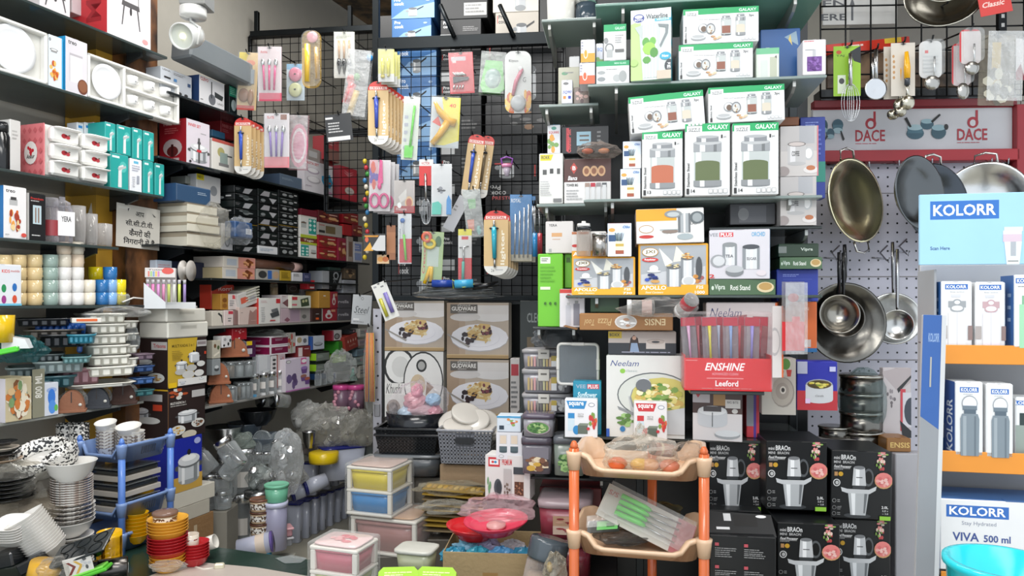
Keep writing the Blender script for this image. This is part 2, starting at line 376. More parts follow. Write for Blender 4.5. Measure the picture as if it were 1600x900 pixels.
# ---------------------------------------------------------------- things hanging on hooks
HOOKS = []
def card(x0,x1,yt,yb,Y,col,art,label,prod=(),name='hanging_pack',cat='packet',a=0,roll=0,rad=.0,dep=.012,n=1,film='f',dx=7,dY=.03,group=None,hook=True,hx=None,hy=None,plab=None,th=.0018,back=None,pitch=0,notch=True):
    """a card with print, the real product on it and a clear cover; n cards one behind another on the same hook"""
    k = Y/F; w = (x1-x0)*k; h = (yb-yt)*k; p = at((x0+x1)/2,(yt+yb)/2,Y)
    def outline(q):
        if rad <= 0: return [(-w/2,-h/2),(w/2,-h/2),(w/2,h/2),(-w/2,h/2)]
        r = min(rad*w,h/2*.99); pts = []
        for cx,cz,a0 in ((w/2-r,-h/2+r,-pi/2),(w/2-r,h/2-r,0),(-w/2+r,h/2-r,pi/2),(-w/2+r,-h/2+r,pi)):
            for i in range(6): t = a0+pi/2*i/5; pts.append((cx+r*cos(t),cz+r*sin(t)))
        return pts
    def U(u,v,y=0): return ((u-.5)*w,y,(.5-v)*h)
    first = thing(name,label,cat,p,group=group,rot=(radians(pitch),radians(roll),radians(a)))
    mb = MB(); mb.plate(outline(0),0,th,col)
    if art: draw(mb,art,(-w/2,0,h/2),(1,0,0),(0,-1,0),w,h,eps=.0001,cv=[(x/w+.5,.5-z/h) for x,z in outline(0)] if rad > 0 else None)
    if notch: draw(mb,Rc(.4,.02,.6,.032,'222')+El(.5,.026,.05,.05*w/h,'222',8),(-w/2,-.0035,h/2),(1,0,0),(0,-1,0),w,h)
    mb.build('backing_card',first)
    for pn,items in prod:
        m = MB()
        for it in items:
            t = it[0]
            if t == 't': m.tube([U(u,v,-dep*.6) for u,v in it[1]],[q*w for q in it[2]] if isinstance(it[2],(list,tuple)) else it[2]*w,it[3],n=8)
            elif t == 'b': m.ball(U(it[1],it[2],-dep*.6),it[3]*w,dep*.55,it[4]*h,it[5])
            elif t == 'x': m.plate([(U(u,v)[0],U(u,v)[2]) for u,v in it[1]],-dep*(it[4] if len(it) > 4 else .8),-.001-dep*(it[5] if len(it) > 5 else 0),it[2])
            elif t == 'o': m.tube([(U(it[1],it[2])[0]+cos(2*pi*i/16)*it[3]*w,-dep*.6,U(it[1],it[2])[2]+sin(2*pi*i/16)*it[4]*h) for i in range(16)],it[5]*w,it[6],n=6,closed=True)
        m.build(pn,first)
    if film:
        m = MB(); m.plate([(x*.97,z*.97) for x,z in outline(0)],-dep*1.35,-dep*1.3,'f4f6f6.'+film); m.build('clear_cover',first)
    for i in range(1,n):
        o = dup(first,(p.x+dx*k*i,p.y+dY*i,p.z-1.2*k*i),label=(plab or label.split(',')[0])+f', {NTH[i]} card from the front on that hook',group=group)
    if hook: HOOKS.append((at(hx if hx else (x0+x1)/2,hy if hy else yt+3,Y),n*dY))
    return first
# ---------------------------------------------------------------- pictures used on several packs
def lathe_pic(c1='d8dadb',c2='8b9094',c3='f4f5f5'): return Rc(0,0,.2,1,c2)+Rc(.2,0,.45,1,c1)+Rc(.45,0,.6,1,c3)+Rc(.6,0,.85,1,c1)+Rc(.85,0,1,1,c2)
POT = El(.02,.5,.1,.07,'555')+El(.98,.5,.1,.07,'555')+El(.5,.85,.44,.14,'9a9da0')+Rc(.06,.4,.94,.86,'c9cccf')+Rc(.2,.4,.32,.95,'f1f2f3')+Rc(.7,.4,.85,.93,'85898c')+El(.5,.4,.46,.14,'6b6e70')+El(.5,.33,.46,.16,'d6d8da')+El(.5,.28,.3,.08,'f3f4f4')+El(.5,.12,.08,.08,'222')
JARP = lambda fill='b5704a': Rc(.06,.2,.94,.95,'b9bfbd')+Rc(.12,.3,.3,.52,'d9dddb')+Rc(.1,.52,.9,.9,fill)+El(.5,.52,.4,.05,fill)+El(.5,.97,.46,.03,'7c7f81')+Rc(.04,.86,.96,.97,'8a8d8f')+Rc(.25,.86,.4,.98,'dddddd')+Rc(.04,.12,.96,.3,'94979a')+Rc(.25,.12,.42,.3,'e2e2e2')+Rc(.7,.12,.8,.3,'6f7274')+El(.5,.12,.46,.05,'b5b7b8')+Rc(.14,.0,.86,.11,'83868a')+Rc(.3,0,.45,.11,'d5d5d5')+El(.5,.01,.36,.03,'a9abad')
MUG = El(.85,.5,.2,.28,'b9b9b9')+El(.85,.5,.13,.2,'ece9e7')+Rc(.05,.12,.75,.9,'c0bdbc')+Rc(.15,.12,.35,.9,'dddada')+El(.4,.9,.35,.08,'b5b3b2')+El(.4,.12,.35,.1,'77706d')+El(.4,.12,.3,.08,'c9bdb8')
CAKE = Rc(0,0,1,1,'b9aa9a')+Rc(0,.25,.3,1,'b09a84')+Rc(.0,.0,.2,1,'a48d76')+El(.75,.22,.4,.15,'dedad8')+Rc(.35,.05,1,.22,'d9d4d1')+El(.3,.28,.25,.08,'cfcac7')+El(.53,.68,.47,.27,'b5b1b3')+El(.53,.67,.465,.26,'e9e7ec')+El(.53,.68,.33,.18,'d8d6de')+El(.53,.675,.325,.175,'ebe9ee')+Po([(.27,.62),(.55,.4),(.7,.42),(.74,.6),(.66,.75),(.45,.72)],'d9b878')+Fo(.3,.42,.72,.7,['e6cf98','c79e58','e9d9ac','b98d4b'],34,3,.08)+Fo(.22,.55,.5,.82,['2f2226','3d2a2c','241a1e'],13,5,.16)+Fo(.52,.44,.74,.66,['5b2a33','3d2229','7a3a44'],11,9,.16)+Fo(.55,.6,.72,.78,['e9d9ac','d9b878'],12,4,.14)+Po([(.0,.62),(.02,.6),(.38,.84),(.36,.87)],'9a948d')
GUD = S(CAKE,0,0,1,.93)+Rc(0,.93,1,1,'a88a5c')+Rc(0,.93,1,.945,'cbb184')+Rc(.06,.03,.5,.19,'5c5650')+Tx(.08,.07,.48,.145,'GUDWARE','e8e5e0')+Tx(.18,.035,.38,.062,'Fluted','d8d5d0',0)+Ln(.18,.16,.4,.18,1,'cfcac5')
CHOPV = El(.48,.95,.36,.05,'3c3f42')+Po([(.22,.5),(.78,.5),(.7,.94),(.3,.94)],'b5b8ba')+Po([(.3,.5),(.42,.5),(.42,.94),(.35,.94)],'e9ebec')+Po([(.66,.52),(.74,.52),(.68,.9),(.64,.9)],'6f7376')+Po([(.03,.42),(.2,.45),(.78,.45),(.98,.38),(.96,.46),(.8,.53),(.2,.53),(.06,.5)],'c6c8ca')+Rc(.34,.34,.68,.44,'3a3d40')+El(.76,.22,.14,.17,'55585b')+El(.76,.22,.1,.125,'0b0c0d')+Po([(.36,.04),(.66,.04),(.7,.38),(.33,.38)],'c2c4c6')+Po([(.42,.04),(.52,.04),(.52,.38),(.42,.38)],'f0f1f2')+El(.51,.04,.15,.035,'77797c')+Rc(.43,.22,.6,.235,'444')
BRA = Tx(.04,.085,.14,.13,'mini','c9c9c9')+Tx(.16,.06,.4,.135,'BRAUN'.replace('U','A').replace('BRAAN','BRAOn'),'e2e2e2')+Tx(.04,.15,.38,.19,'MINI  BRAON','b9b9b9')+Tx(.04,.215,.33,.255,'Food Processor','e8e8e8',1,.4)+Rc(.04,.262,.31,.266,'ccc')+Ln(.04,.275,.26,.295,1,'9a9a9a')+Rc(.05,.315,.105,.375,'b78a5a')+El(.155,.345,.04,.034,'c79a2e')+El(.09,.475,.06,.055,'d8d8d8')+El(.09,.475,.045,.042,'222')+El(.095,.475,.028,.028,'bbb')+Fo(.76,.0,.93,.07,['5f8f3c','88b35a','c9b9b0','e08a8a'],10,3,.25)+Fo(.72,.07,.9,.3,['d98a86','efb6ae','b5484a','e9d2c2','222','7a9a4c'],24,6,.13)+El(.86,.42,.15,.12,'c99a6a')+El(.86,.41,.14,.11,'e2837f')+Fo(.74,.33,.98,.5,['ecaaa2','d66f6f','f3c5bd'],16,8,.16)+S(CHOPV,.14,.21,.76,.99)+El(.05,.74,.035,.03,'8a8a8a')+El(.05,.74,.026,.022,'111')+Ln(.1,.72,.17,.77,2,'999')+El(.05,.84,.035,.03,'777')+El(.05,.84,.026,.022,'111')+Ln(.1,.82,.18,.88,3,'888')+El(.05,.93,.035,.03,'777')+El(.05,.93,.026,.022,'111')+Ln(.1,.91,.18,.96,2,'888')+Tx(.83,.79,.94,.83,'2.0L','e8e8e8')+Tx(.84,.845,.94,.875,'2.8 v','bbb')+Tx(.84,.89,.94,.915,'~ 3.8','bbb')+Rc(.8,.94,.98,1,'8fc63f')
SIZ3 = Rc(0,0,1,.17,'12a05c')+Tx(.74,.045,.97,.13,'GALAXY','dff3e8')+Rc(.03,.06,.2,.26,'f4f6f5')+Tx(.05,.12,.18,.2,'SIZZLE','4a4d4f')+Tx(.87,.22,.94,.31,'3pc','444')+Tx(.02,.5,.045,.92,'Stainless Steel','555',1,'r')+Rc(.02,.86,.05,.97,'333')+S(El(.5,.5,.5,.46,'8f9294')+El(.45,.45,.38,.36,'d4d6d7')+El(.52,.55,.26,.28,'6b5647'),.2,.42,.34,.72)+S(El(.5,.5,.5,.48,'7f8285')+El(.5,.5,.38,.36,'c5c6c6')+Fo(.15,.3,.85,.9,['d9c6a4','8f7050','e6dccb'],12,3,.16),.3,.42,.43,.76)+El(.2,.84,.1,.07,'a2a4a5')+El(.2,.81,.1,.06,'d0d2d3')+El(.2,.8,.08,.045,'b2b4b5')+Fo(.35,.78,.52,.92,['c69a6c','dbc4a4','9c6b45'],10,5,.16)+S(JARP('8a5340'),.5,.24,.64,.8)+S(JARP('cfc6b4'),.69,.22,.83,.82)+Ln(.2,.32,.5,.35,1,'9c9c9c')+sum([Rc(.77+i*.05,.87,.81+i*.05,.95,'b9bbbc')+Rc(.775+i*.05,.885,.805+i*.05,.935,'f3f3f3') for i in range(4)],[])
def SIZ1(fill,num='14'): return Rc(0,0,1,.11,'14a45e')+Tx(.5,.02,.96,.085,'GALAXY','e9f7ef')+Rc(.04,.03,.38,.15,'f4f6f5')+Tx(.08,.06,.34,.11,'SIZZLE','4a4d4f')+Tx(.8,.16,.84,.21,'1','333')+Tx(.86,.18,.92,.21,'pc','777')+S(JARP(fill),.16,.18,.84,.89)+Tx(.04,.55,.1,.88,'Stainless Steel','444',1,'r')+Rc(.03,.9,.09,.98,'333')+Tx(.13,.91,.22,.96,num,'333')+sum([Rc(.52+i*.11,.91,.61+i*.11,.97,'9fa1a2')+Rc(.53+i*.11,.917,.6+i*.11,.963,'f6f6f6') for i in range(4)],[])
CANS = Rc(0,0,1,1,'a9adb1')+Po([(0,1),(0,.7),(1,.5),(1,1)],'c5c7ca')+Po([(.28,.05),(.5,.4),(.38,.5)],'efeee6')+Po([(.55,.0),(.75,.35),(.5,.4)],'e6e3d4')+S(lathe_pic(),.62,.3,.82,.85)+El(.72,.3,.1,.06,'6d6f70')+Fo(.62,.18,.82,.32,['d9a45a','b97b35','e9c586'],16,3,.16)+El(.9,.55,.05,.28,'4c4f52')+S(lathe_pic(),.4,.52,.62,1)+El(.51,.52,.11,.06,'66686a')+Fo(.4,.42,.62,.54,['e2cf9a','cdb67a','f0e4bd'],16,8,.16)+El(.74,.86,.11,.13,'e4e6e7')+El(.74,.86,.08,.1,'c9cccd')+El(.2,.56,.07,.09,'f3f3f3')+El(.2,.62,.11,.03,'dcdcdc')+Fo(.02,.68,.26,.88,['2b3f8c','3a56b5','1d2a63'],9,2,.2)+El(.22,.87,.07,.04,'cf9f5b')+Fo(.8,.7,.97,.92,['c98a3f','a35f5f','e0a75d'],9,5,.22)
def APO(size='1000'): return Rc(.03,.03,.97,.8,'a9adb1')+S(CANS,.04,.04,.96,.84)+El(.17,.16,.12,.09,'b58a3c')+El(.17,.16,.108,.078,'f6f3ea')+Tx(.1,.12,.24,.2,'JXI','7a6a3a')+El(.17,.31,.12,.045,'c93a34')+Tx(.09,.285,.25,.335,'Royalstar','fff')+Rc(0,.8,1,1,'f2b02c')+Tx(.04,.82,.4,.9,'APOLLO','fff')+Tx(.1,.93,.36,.97,'Steel Canisters','fff3d0',1,.3)+Tx(.83,.82,.93,.88,'F2S','fff')+Tx(.81,.92,.95,.98,size,'fff')
UTEN = Rc(0,0,1,1,'d8e2f0')+Rc(0,.5,1,1,'f2f3f6')+Rc(.05,.35,.35,.55,'33527c')+El(.18,.2,.14,.06,'e8a24a')+sum([Po([(.36+i*.04,.55),(.3+i*.07,.3+.03*(i % 2)),(.34+i*.07,.28),(.4+i*.04,.55)],['3d5a5c','2f3f44','5a6e70'][i % 3]) for i in range(6)],[])+Rc(.33,.54,.68,.92,'e9e4c9')+Rc(.33,.62,.68,.7,'c7a951')+Rc(.33,.82,.68,.93,'a5563c')+Tx(.64,.07,.94,.15,'Olio','3c78b8',1,.3)
# ---------------------------------------------------------------- the room
def quadwall(name,p0,p1,z0,z1,th,k):
    p0 = Vector(p0); p1 = Vector(p1); d = (p1-p0).normalized(); nrm = Vector((-d.y,d.x))*th
    return struct(name,MB().slab([tuple(p0),tuple(p1),tuple(p1+nrm),tuple(p0+nrm)],z0,z1,k))
struct('floor',MB().box(-4.5,4.2,-1.2,7.2,-.06,0,'aaa595',.001))
wa0 = A.loc(-2.4,-.40,0); wa1 = A.loc(3.7,-.40,0)
quadwall('wall_left',wa0.xy,wa1.xy,0,3.72,.1,'aeaaa0')
wb0 = A.loc(3.7,-.5,0); bu = Vector((cos(radians(-19.2)),sin(radians(-19.2)))); wb1 = wb0.xy+bu*3.75
quadwall('wall_back',wb0.xy,wb1,0,3.72,.1,'b3aea2')
quadwall('wall_right',wb1,(wb1.x+1.5,3.28),0,3.72,.1,'aba8a2')
struct('ceiling',MB().box(-4.5,4.2,.9,7.2,3.72,3.8,'8c6f4e.w',.001))
# yellow ceiling trim and dark pillar beside the left shelves
def pil(x0,x1,o0,o1,z0,z1,k,name):
    s0 = A.hit(x0,0,o0)[0]; s1 = A.hit(x1,0,o0)[0]; a,b = A.loc(s0,o0,0),A.loc(s1,o0,0); c,d = A.loc(s1,o1,0),A.loc(s0,o1,0)
    return struct(name,MB().slab([a.xy,b.xy,c.xy,d.xy],z0,z1,k))
pil(196,246,-.12,-.39,0,3.7,'7d5230.w','trim_1')
pil(150,200,-.20,-.39,0,3.7,'c99a36','trim_2')
cr = MB(); a_ = at(236,0,3.9); cr.box(-.6,1.1,0,.12,0,.05,'c9a437'); struct('trim_3',cr,loc=(a_.x,4.05,3.60))
# ---------------------------------------------------------------- shelves on the left wall
def wshelf(x0,x1,px,py,label,d=.36,k='3a4443.g',t=.012,off=0,d2=None):
    s0 = A.hit(x0,0,off)[0]; s1 = A.hit(x1,0,off)[0]; z = A.z(px,py,off)
    A.sup.append((s0,s1,z,-off,-off+d))
    t_ = thing('wall_shelf',label,'shelf',A.loc((s0+s1)/2,off,z-t),A.a); w_ = (s1-s0)/2
    MB().box(-w_,w_,0,d,0,t,k,.002).build('board',t_)
    if d > .2:
        for q in (-.8,.75):
            MB().plate([(0,0),(0,-.07),(.05,-.1),(d*.9,-.02),(d*.9,0)],-.006,.006,'25292b').build('bracket',t_,loc=(w_*q,d,0),rz=-pi/2)
    return t_
wshelf(-60,262,260,88,'dark glass shelf at the top of the left wall, under the red and white cartons')
wshelf(-60,240,0,110,'dark glass shelf holding the two white dinnerware trays at the upper left')
wshelf(-60,255,0,262,'dark glass shelf under the rose-print bowl tray and teal boxes')
wshelf(-60,186,0,371,'short dark glass shelf holding the clear glass jars beside the Hindi notice')
wshelf(-60,195,0,478,'thin dark shelf under the stacked coloured mugs')
wshelf(195,249,0,478,'narrow end piece of the mug shelf crossing the dark timber pillar',d=.11,k='1c1f20.g')
wshelf(-60,225,0,662,'pale edged shelf under the disposable trays and brown trivets',k='8e8f88.g')
wshelf(262,430,350,172,'uppermost dark shelf of the far left unit, under the blender cartons',k='22282a.g')
wshelf(248,566,400,279,'dark shelf under the red and white appliance boxes on the far left unit',k='22282a.g')
wshelf(248,578,400,395,'dark shelf under the black steelware boxes',k='1d2224.g')
wshelf(330,560,400,437,'thin dark shelf right below the black steelware boxes shelf',k='1d2224.g',d=.3)
wshelf(326,578,400,507,'shelf with pale front edge under the folding-rack and blush boxes',k='8f8c86.g')
wshelf(318,586,400,621,'shelf with pale edge under the spice jar rows and pink storage boxes',k='8a8985.g')
# grey duct and ceiling spotlight
e = MB(); e.box(-.07,.07,0,.55,0,.12,'6c7275',.01); tag(e.build('air_duct',loc=at(281,90,3.6),rot=(radians(-5),0,radians(-24))),'grey metal duct running behind the ceiling spotlight','duct')
Y = 2.9; sp = at(290,55,Y); t = thing('ceiling_spotlight','white round spotlight hanging from the ceiling at the upper left','lamp',sp)
k_ = Y/F; MB().lathe([(0,0),(19*k_,0),(20*k_,3*k_),(20*k_,15*k_),(0,16*k_)],'d9d9d6.g',24).build('base',t,loc=(12*k_,0,27*k_))
MB().tube([(8*k_,0,28*k_),(8*k_,0,22*k_),(22*k_,0,12*k_),(20*k_,-.01,-16*k_)],2.2*k_,'d0d0cc.g',8).build('bracket',t)
hd = MB().lathe([(0,0),(17*k_,0),(19*k_,8*k_),(20.5*k_,40*k_),(18.5*k_,41*k_),(17.5*k_,37*k_)],'cfd0cd.g',26,cap=False).build('lamp_head',t,loc=(5*k_,22*k_,8*k_),rot=(radians(112),0,radians(-8)))
MB().lathe([(0,35*k_),(17.6*k_,37*k_)],'b9bdb4.g',24,cap=False).build('reflector',hd)
MB().lathe([(0,37.5*k_),(4*k_,37.6*k_),(3*k_,39*k_),(0,39.5*k_)],'fff6c8.e',12).build('led',hd)
MB().box(-.04,.06,-.04,.06,0,3.70-sp.z-43*k_,'8b8b88',.003).build('drop_rod',t,loc=(12*k_,0,43*k_))
# ---------------------------------------------------------------- black wire grids with their frame and hooks
def grid(pl,x0,x1,yt,yb,step,label,r=.0022,frame=.012,off=0,name='wire_grid',k='15181a.b',stepz=None):
    s0,z1,_ = pl.hit(x0,yt,off); s1,z0,_ = pl.hit(x1,yb,off); zt = pl.hit((x0+x1)/2,yt,off)[1]; zb = pl.hit((x0+x1)/2,yb,off)[1]
    t = thing(name,label,'grid',pl.loc((s0+s1)/2,off,zb),pl.a); w = s1-s0; h = zt-zb
    nx = max(2,round(w/step)); nz = max(2,round(h/(stepz or step)))
    for i in range(nx+1): MB().tube([(-w/2+w*i/nx,0,0),(-w/2+w*i/nx,0,h)],r,k,4).build('upright_wire',t)
    for i in range(nz+1): MB().tube([(-w/2,.004,h*i/nz),(w/2,.004,h*i/nz)],r,k,4).build('cross_wire',t)
    if frame:
        for x in (-w/2,w/2): MB().box(x-frame,x+frame,.006,.03,0,h,'1b1e20',.002).build('frame_bar',t)
        for z in (0,h): MB().box(-w/2,w/2,.006,.03,z-frame,z+frame,'1b1e20',.002).build('frame_bar',t)
    return t
g_left = grid(PL(480,4.6,-8),388,588,52,205,.055,'black wire grid hung with cutlery packs, left of the tall black post')
grid(PL(480,4.6,-8),508,584,210,330,.055,'small lower black wire grid left of the tall black post, above the crimson carton')
g_main = grid(G,596,880,70,462,.055,'large black wire grid covered with lighters, peelers and whisks')
fr = thing('metal_frame','black metal frame with posts and beams in front of the dark cookware cartons','frame',G.loc(0,.02,0),G.a)
def fb(x0,x1,y0,y1,t=.03,nm='bar',d=.03):
    s0,z1,_ = G.hit(x0,y0,.02); s1,z0,_ = G.hit(x1,y1,.02); o = MB().box(s0,s1,-d,0,z0,z1,'1d2123.b',.002).build(nm,fr); return o
fb(584,594,-40,470,nm='post'); fb(592,884,62,70,nm='beam'); fb(592,884,462,470,nm='beam')
for xx in (690,782):
    s0,z0,_ = G.hit(xx,12,.03); s1,z1,_ = G.hit(xx+22,62,.03); MB().tube([(s0,-.05,z0),(s1,-.05,z1)],.012,'1d2123.b',4).build('brace',fr)
fr2 = thing('metal_frame','black rail with upright brackets above the cutlery packs, below the beige wall','frame',at(490,52,4.55),radians(-8))
MB().box(-.42,.40,0,.03,.0,.035,'1d2123.b').build('beam',fr2)
for x in (-.38,.23): MB().box(x-.012,x+.012,0,.03,.03,.16,'1d2123.b').build('bracket',fr2)
# silver perforated upright
Y = 4.05; p0 = at(592,745,Y); t = thing('perforated_upright','silver perforated upright standing between the left unit and the dinner set cartons','post',(p0.x,p0.y-.05,0))
ht = at(592,482,Y).z; MB().box(-.024,.024,0,.03,0,ht,'a9a6ab.b',.002).build('post',t)
for i in range(15):
    z = ht-.04-i*.065; MB().lathe([(0,0),(.006,0),(.006,.002),(0,.002)],'17181a',8).build('slot',t,loc=(.004 if i % 2 else -.004,-.0005,z),rot=(radians(90),0,0))
MB().box(-.014,.016,-.01,0,0,.07,'8c8a8c.b',.006).build('latch_plate',t,loc=(.0,0,at(592,640,Y).z-.03))
# ---------------------------------------------------------------- right hand wall: pegboard, red framed banner, upper grid
def onp(pl,x0,x1,yt,yb,off=0):
    s0 = pl.hit(x0,0,off)[0]; s1 = pl.hit(x1,0,off)[0]; m = (x0+x1)/2; return s0,s1,pl.z(m,yb,off),pl.z(m,yt,off)
s0,s1,z0,z1 = onp(Pg,1262,1600,236,900)
pb = thing('pegboard','pale lilac perforated panel wall behind the hanging woks and pans','panel',Pg.loc((s0+s1)/2,0,0),Pg.a); w_ = (s1-s0)/2
zs = [z1,Pg.z(1360,303),Pg.z(1360,433),Pg.z(1360,563),Pg.z(1360,826),0]
for i in range(5): MB().box(-w_,w_,0,.015,zs[i+1]+.0025,zs[i],'bdbcc8',.002).build('panel',pb)
hm = MB(); st = 14.4/F*3.0; nx = int(2*w_/st)
for iz in range(int(z1/st)):
    z = z1-.03-iz*st
    if z < .2: break
    for ix in range(nx):
        x = -w_+st*(ix+.5); r = .0045; hm.add([(x+r*cos(q*1.047),-.0006,z+r*sin(q*1.047)) for q in range(6)],[[0,1,2,3,4,5]],'101216')
o = hm.build('peg_hole',pb); o['kind'] = 'stuff'
s0,s1,z0,z1 = onp(Pg,1270,1582,168,236,.03); W_ = s1-s0
bn = thing('shop_banner','red framed white banner with twice-repeated red lettering above the pegboard','sign',Pg.loc((s0+s1)/2,.03,z0),Pg.a)
m = MB(); hh = z1-z0; m.box(-W_/2,W_/2,0,.025,0,hh,'b9b9bd',.002)
PANS = El(.25,.7,.2,.2,'3c5a68')+Rc(.08,.5,.42,.7,'4c6e7c')+El(.25,.5,.18,.1,'9db6bd')+Po([(.0,.2),(.12,.5),(.17,.48),(.06,.15)],'222')+El(.52,.4,.15,.18,'3c5a68')+El(.52,.3,.14,.08,'8ca9b2')+Po([(.6,.3),(.8,.05),(.83,.1),(.64,.36)],'222')+El(.78,.68,.17,.22,'35525f')+El(.78,.52,.16,.1,'8ca9b2')+El(.95,.5,.05,.1,'222')
a_ = Rc(0,0,1,.03,'8c1f28')
for q in (.29,.80): a_ += El(q+.003,.36,.028,.13,'9c2430')+El(q+.003,.37,.015,.075,'c3c3c7')+Rc(q+.016,.08,q+.028,.42,'9c2430')+Tx(q-.075,.5,q+.075,.77,'DACE','9c2430')+Ln(q-.075,.81,q+.07,.85,1,'a8535a')
a_ += S(PANS,.46,.12,.68,.8)+S(flip(PANS),.02,.18,.16,.85)
draw(m,a_,(-W_/2,0,hh),(1,0,0),(0,-1,0),W_,hh); m.build('banner_board',bn)
MB().box(-W_/2,W_/2+.01,-.03,.025,-.045,0,'9c2029',.002).build('frame_bar',bn); MB().box(-W_/2,W_/2+.01,-.015,.025,hh,hh+.03,'6e171f',.002).build('frame_bar',bn)
MB().box(W_/2,W_/2+.03,-.03,.025,-.7,hh,'8f2029',.002).build('frame_bar',bn)
g_right = grid(Pg,1282,1640,-30,150,.095,'black square-mesh grid carrying whisks and ladles at the upper right',off=.06,r=.0035,frame=0)
s0,s1,z0,z1 = onp(Pg,1282,1560,138,168,.02); tag(MB().box(0,s1-s0,0,.08,0,z1-z0,'1a1d1f.g').build('black_rail',loc=Pg.loc(s0,.02,z0),rz=Pg.a),'thick black rail running above the red framed banner','rail')
s0,s1,z0,z1 = onp(Pg,1290,1570,48,138,.0); m = MB().box(0,s1-s0,0,.02,0,(z1-z0)*.6,'7b6148.w'); tag(m.build('wooden_board',loc=Pg.loc(s0,.02,z0),rz=Pg.a),'brown wooden board behind the hanging whisks','board')
s0,s1,z0,z1 = onp(Pg,1290,1420,62,90,.03); m = MB().box(0,s1-s0,0,.02,0,.04,'c23a2c.g'); draw(m,Rc(.7,0,.9,.5,'d9b53a')+Ln(.1,.3,.6,.7,1,'e6c9c0'),(0,0,.04),(1,0,0),(0,-1,0),s1-s0,.04); tag(m.build('red_sticker_strip',loc=Pg.loc(s0,.045,z0+.01),rot=(0,radians(-5),Pg.a)),'red and yellow strip slanting behind the green whisk card','strip')
s0,s1,z0,z1 = onp(Pg,1284,1400,-14,40,0); m = MB().box(0,s1-s0,0,.01,0,z1-z0,'b9b8b4'); draw(m,Tx(.0,.28,.32,.47,'EN','4a4c50')+Tx(-.02,.68,.32,.87,'ERE','4a4c50')+Rc(.29+.09,.4,.41,.88,'4a4c50')+Po([(.36,.45),(.395,.2),(.43,.45)],'4a4c50'),(0,0,z1-z0),(1,0,0),(0,-1,0),s1-s0,z1-z0); tag(m.build('wall_notice',loc=Pg.loc(s0,.012,z0),rz=Pg.a),'pale notice with dark capital letters and an up arrow behind the grid','sign')
grid(PL(1590,2.95,-3),1577,1640,70,330,.022,'dense black wire mesh at the right edge beside the banner',r=.0014,frame=.006,name='mesh_panel')
s0,z0,_ = Pg.hit(1572,60,.12); m = thing('slotted_upright','short black slotted upright at the upper right corner','post',Pg.loc(s0,.10,Pg.z(1572,50,.1)),Pg.a)
MB().box(-.016,.016,0,.02,0,.5,'1a1c1e.b').build('post',m)
for i in range(6): MB().box(-.006,.006,-.001,.001,.02+i*.035,.035+i*.035,'a9a9a7',.0003).build('slot',m)
# pegboard hooks
hk = [(1345,250,1),(1390,248,1),(1305,250,0),(1440,245,0),(1530,245,0),(1555,245,0),(1375,395,0),(1300,395,0),(1405,385,0)]
for i,(x,y,v) in enumerate(hk):
    s0,z0,_ = Pg.hit(x,y); m = MB().tube([(.03,0,.03),(0,0,0),(-.01,-.08,-.035),(-.01,-.1,-.045),(-.01,-.105,-.025)],.003,'9a9ba0.m',6)
    m.tube([(-.035,-.004,-.02),(.02,-.004,-.025)],.003,'9a9ba0.m',5); m.build('peg_hook',pb,loc=(pb.matrix_basis.inverted() @ Pg.loc(s0,.001,z0)))
# ================================================================ unit A, left wall
def pxs(pl,x0,x1,off): return pl.hit(x0,0,off)[0],pl.hit(x1,0,off)[0]
STANDP = Rc(.2,.0,.24,.72,'777')+Rc(.8,.0,.84,.72,'777')+Rc(.24,.0,.8,.66,'dcd8da')+Rc(.46,0,.54,.5,'8f8a8c')+Po([(.15,.66),(.85,.66),(.88,.72),(.12,.72)],'4c4a4b')+Po([(.2,.7),(.26,.7),(.16,.95),(.12,.95)],'4c4a4b')+Po([(.74,.7),(.8,.7),(.9,.95),(.86,.95)],'4c4a4b')+El(.5,.76,.05,.05,'3c3a3b')
bx(A,62,110,-70,8,.22,'e6dfe2',S(STANDP,.05,.1,.95,.95),'white carton with a grey stand picture, leftmost on the top shelf',off=-.03,seam=0)
bx(A,112,166,-70,30,.15,'e6dfe2',S(STANDP,.5,.1,1,.9),'plain pale carton squeezed behind the red sided one on the top shelf',off=-.16,seam=0)
bx(A,167,236,-70,56,.22,'e9e5e8',S(STANDP,.25,-.1,.8,.88)+El(.86,.93,.07,.03,'d99'),'large white carton with red end panel at the right of the top shelf',left=Rc(0,0,1,1,'d9363f')+Tx(.45,.3,.85,.85,'MIL','b01f2c',1,'r'),off=-.01)
e = MB(); e.box(-.05,.05,0,.2,0,.03,'2a2a2b.g',.008); tag(e.build('black_tray',loc=A.loc(A.hit(10,0,-.1)[0],-.1,A.z(260,88)+.001),rz=A.a),'black tray at the far left of the top shelf','tray')
def cup(mb,c,r,h,key='f1f1f0.g',tilt=0):
    mb.x = Matrix.Translation(c) @ Matrix.Rotation(tilt,4,'X'); mb.lathe([(0,-h/2),(r*.62,-h/2),(r*.8,-h*.3),(r,h/2),(r*.93,h/2),(r*.7,-h*.25),(0,-h*.35)],key,16)
    mb.tube([(r*.85,0,h*.3),(r*1.35,0,h*.2),(r*1.3,0,-h*.15),(r*.75,0,-h*.25)],r*.1,key,6); mb.x = Matrix()
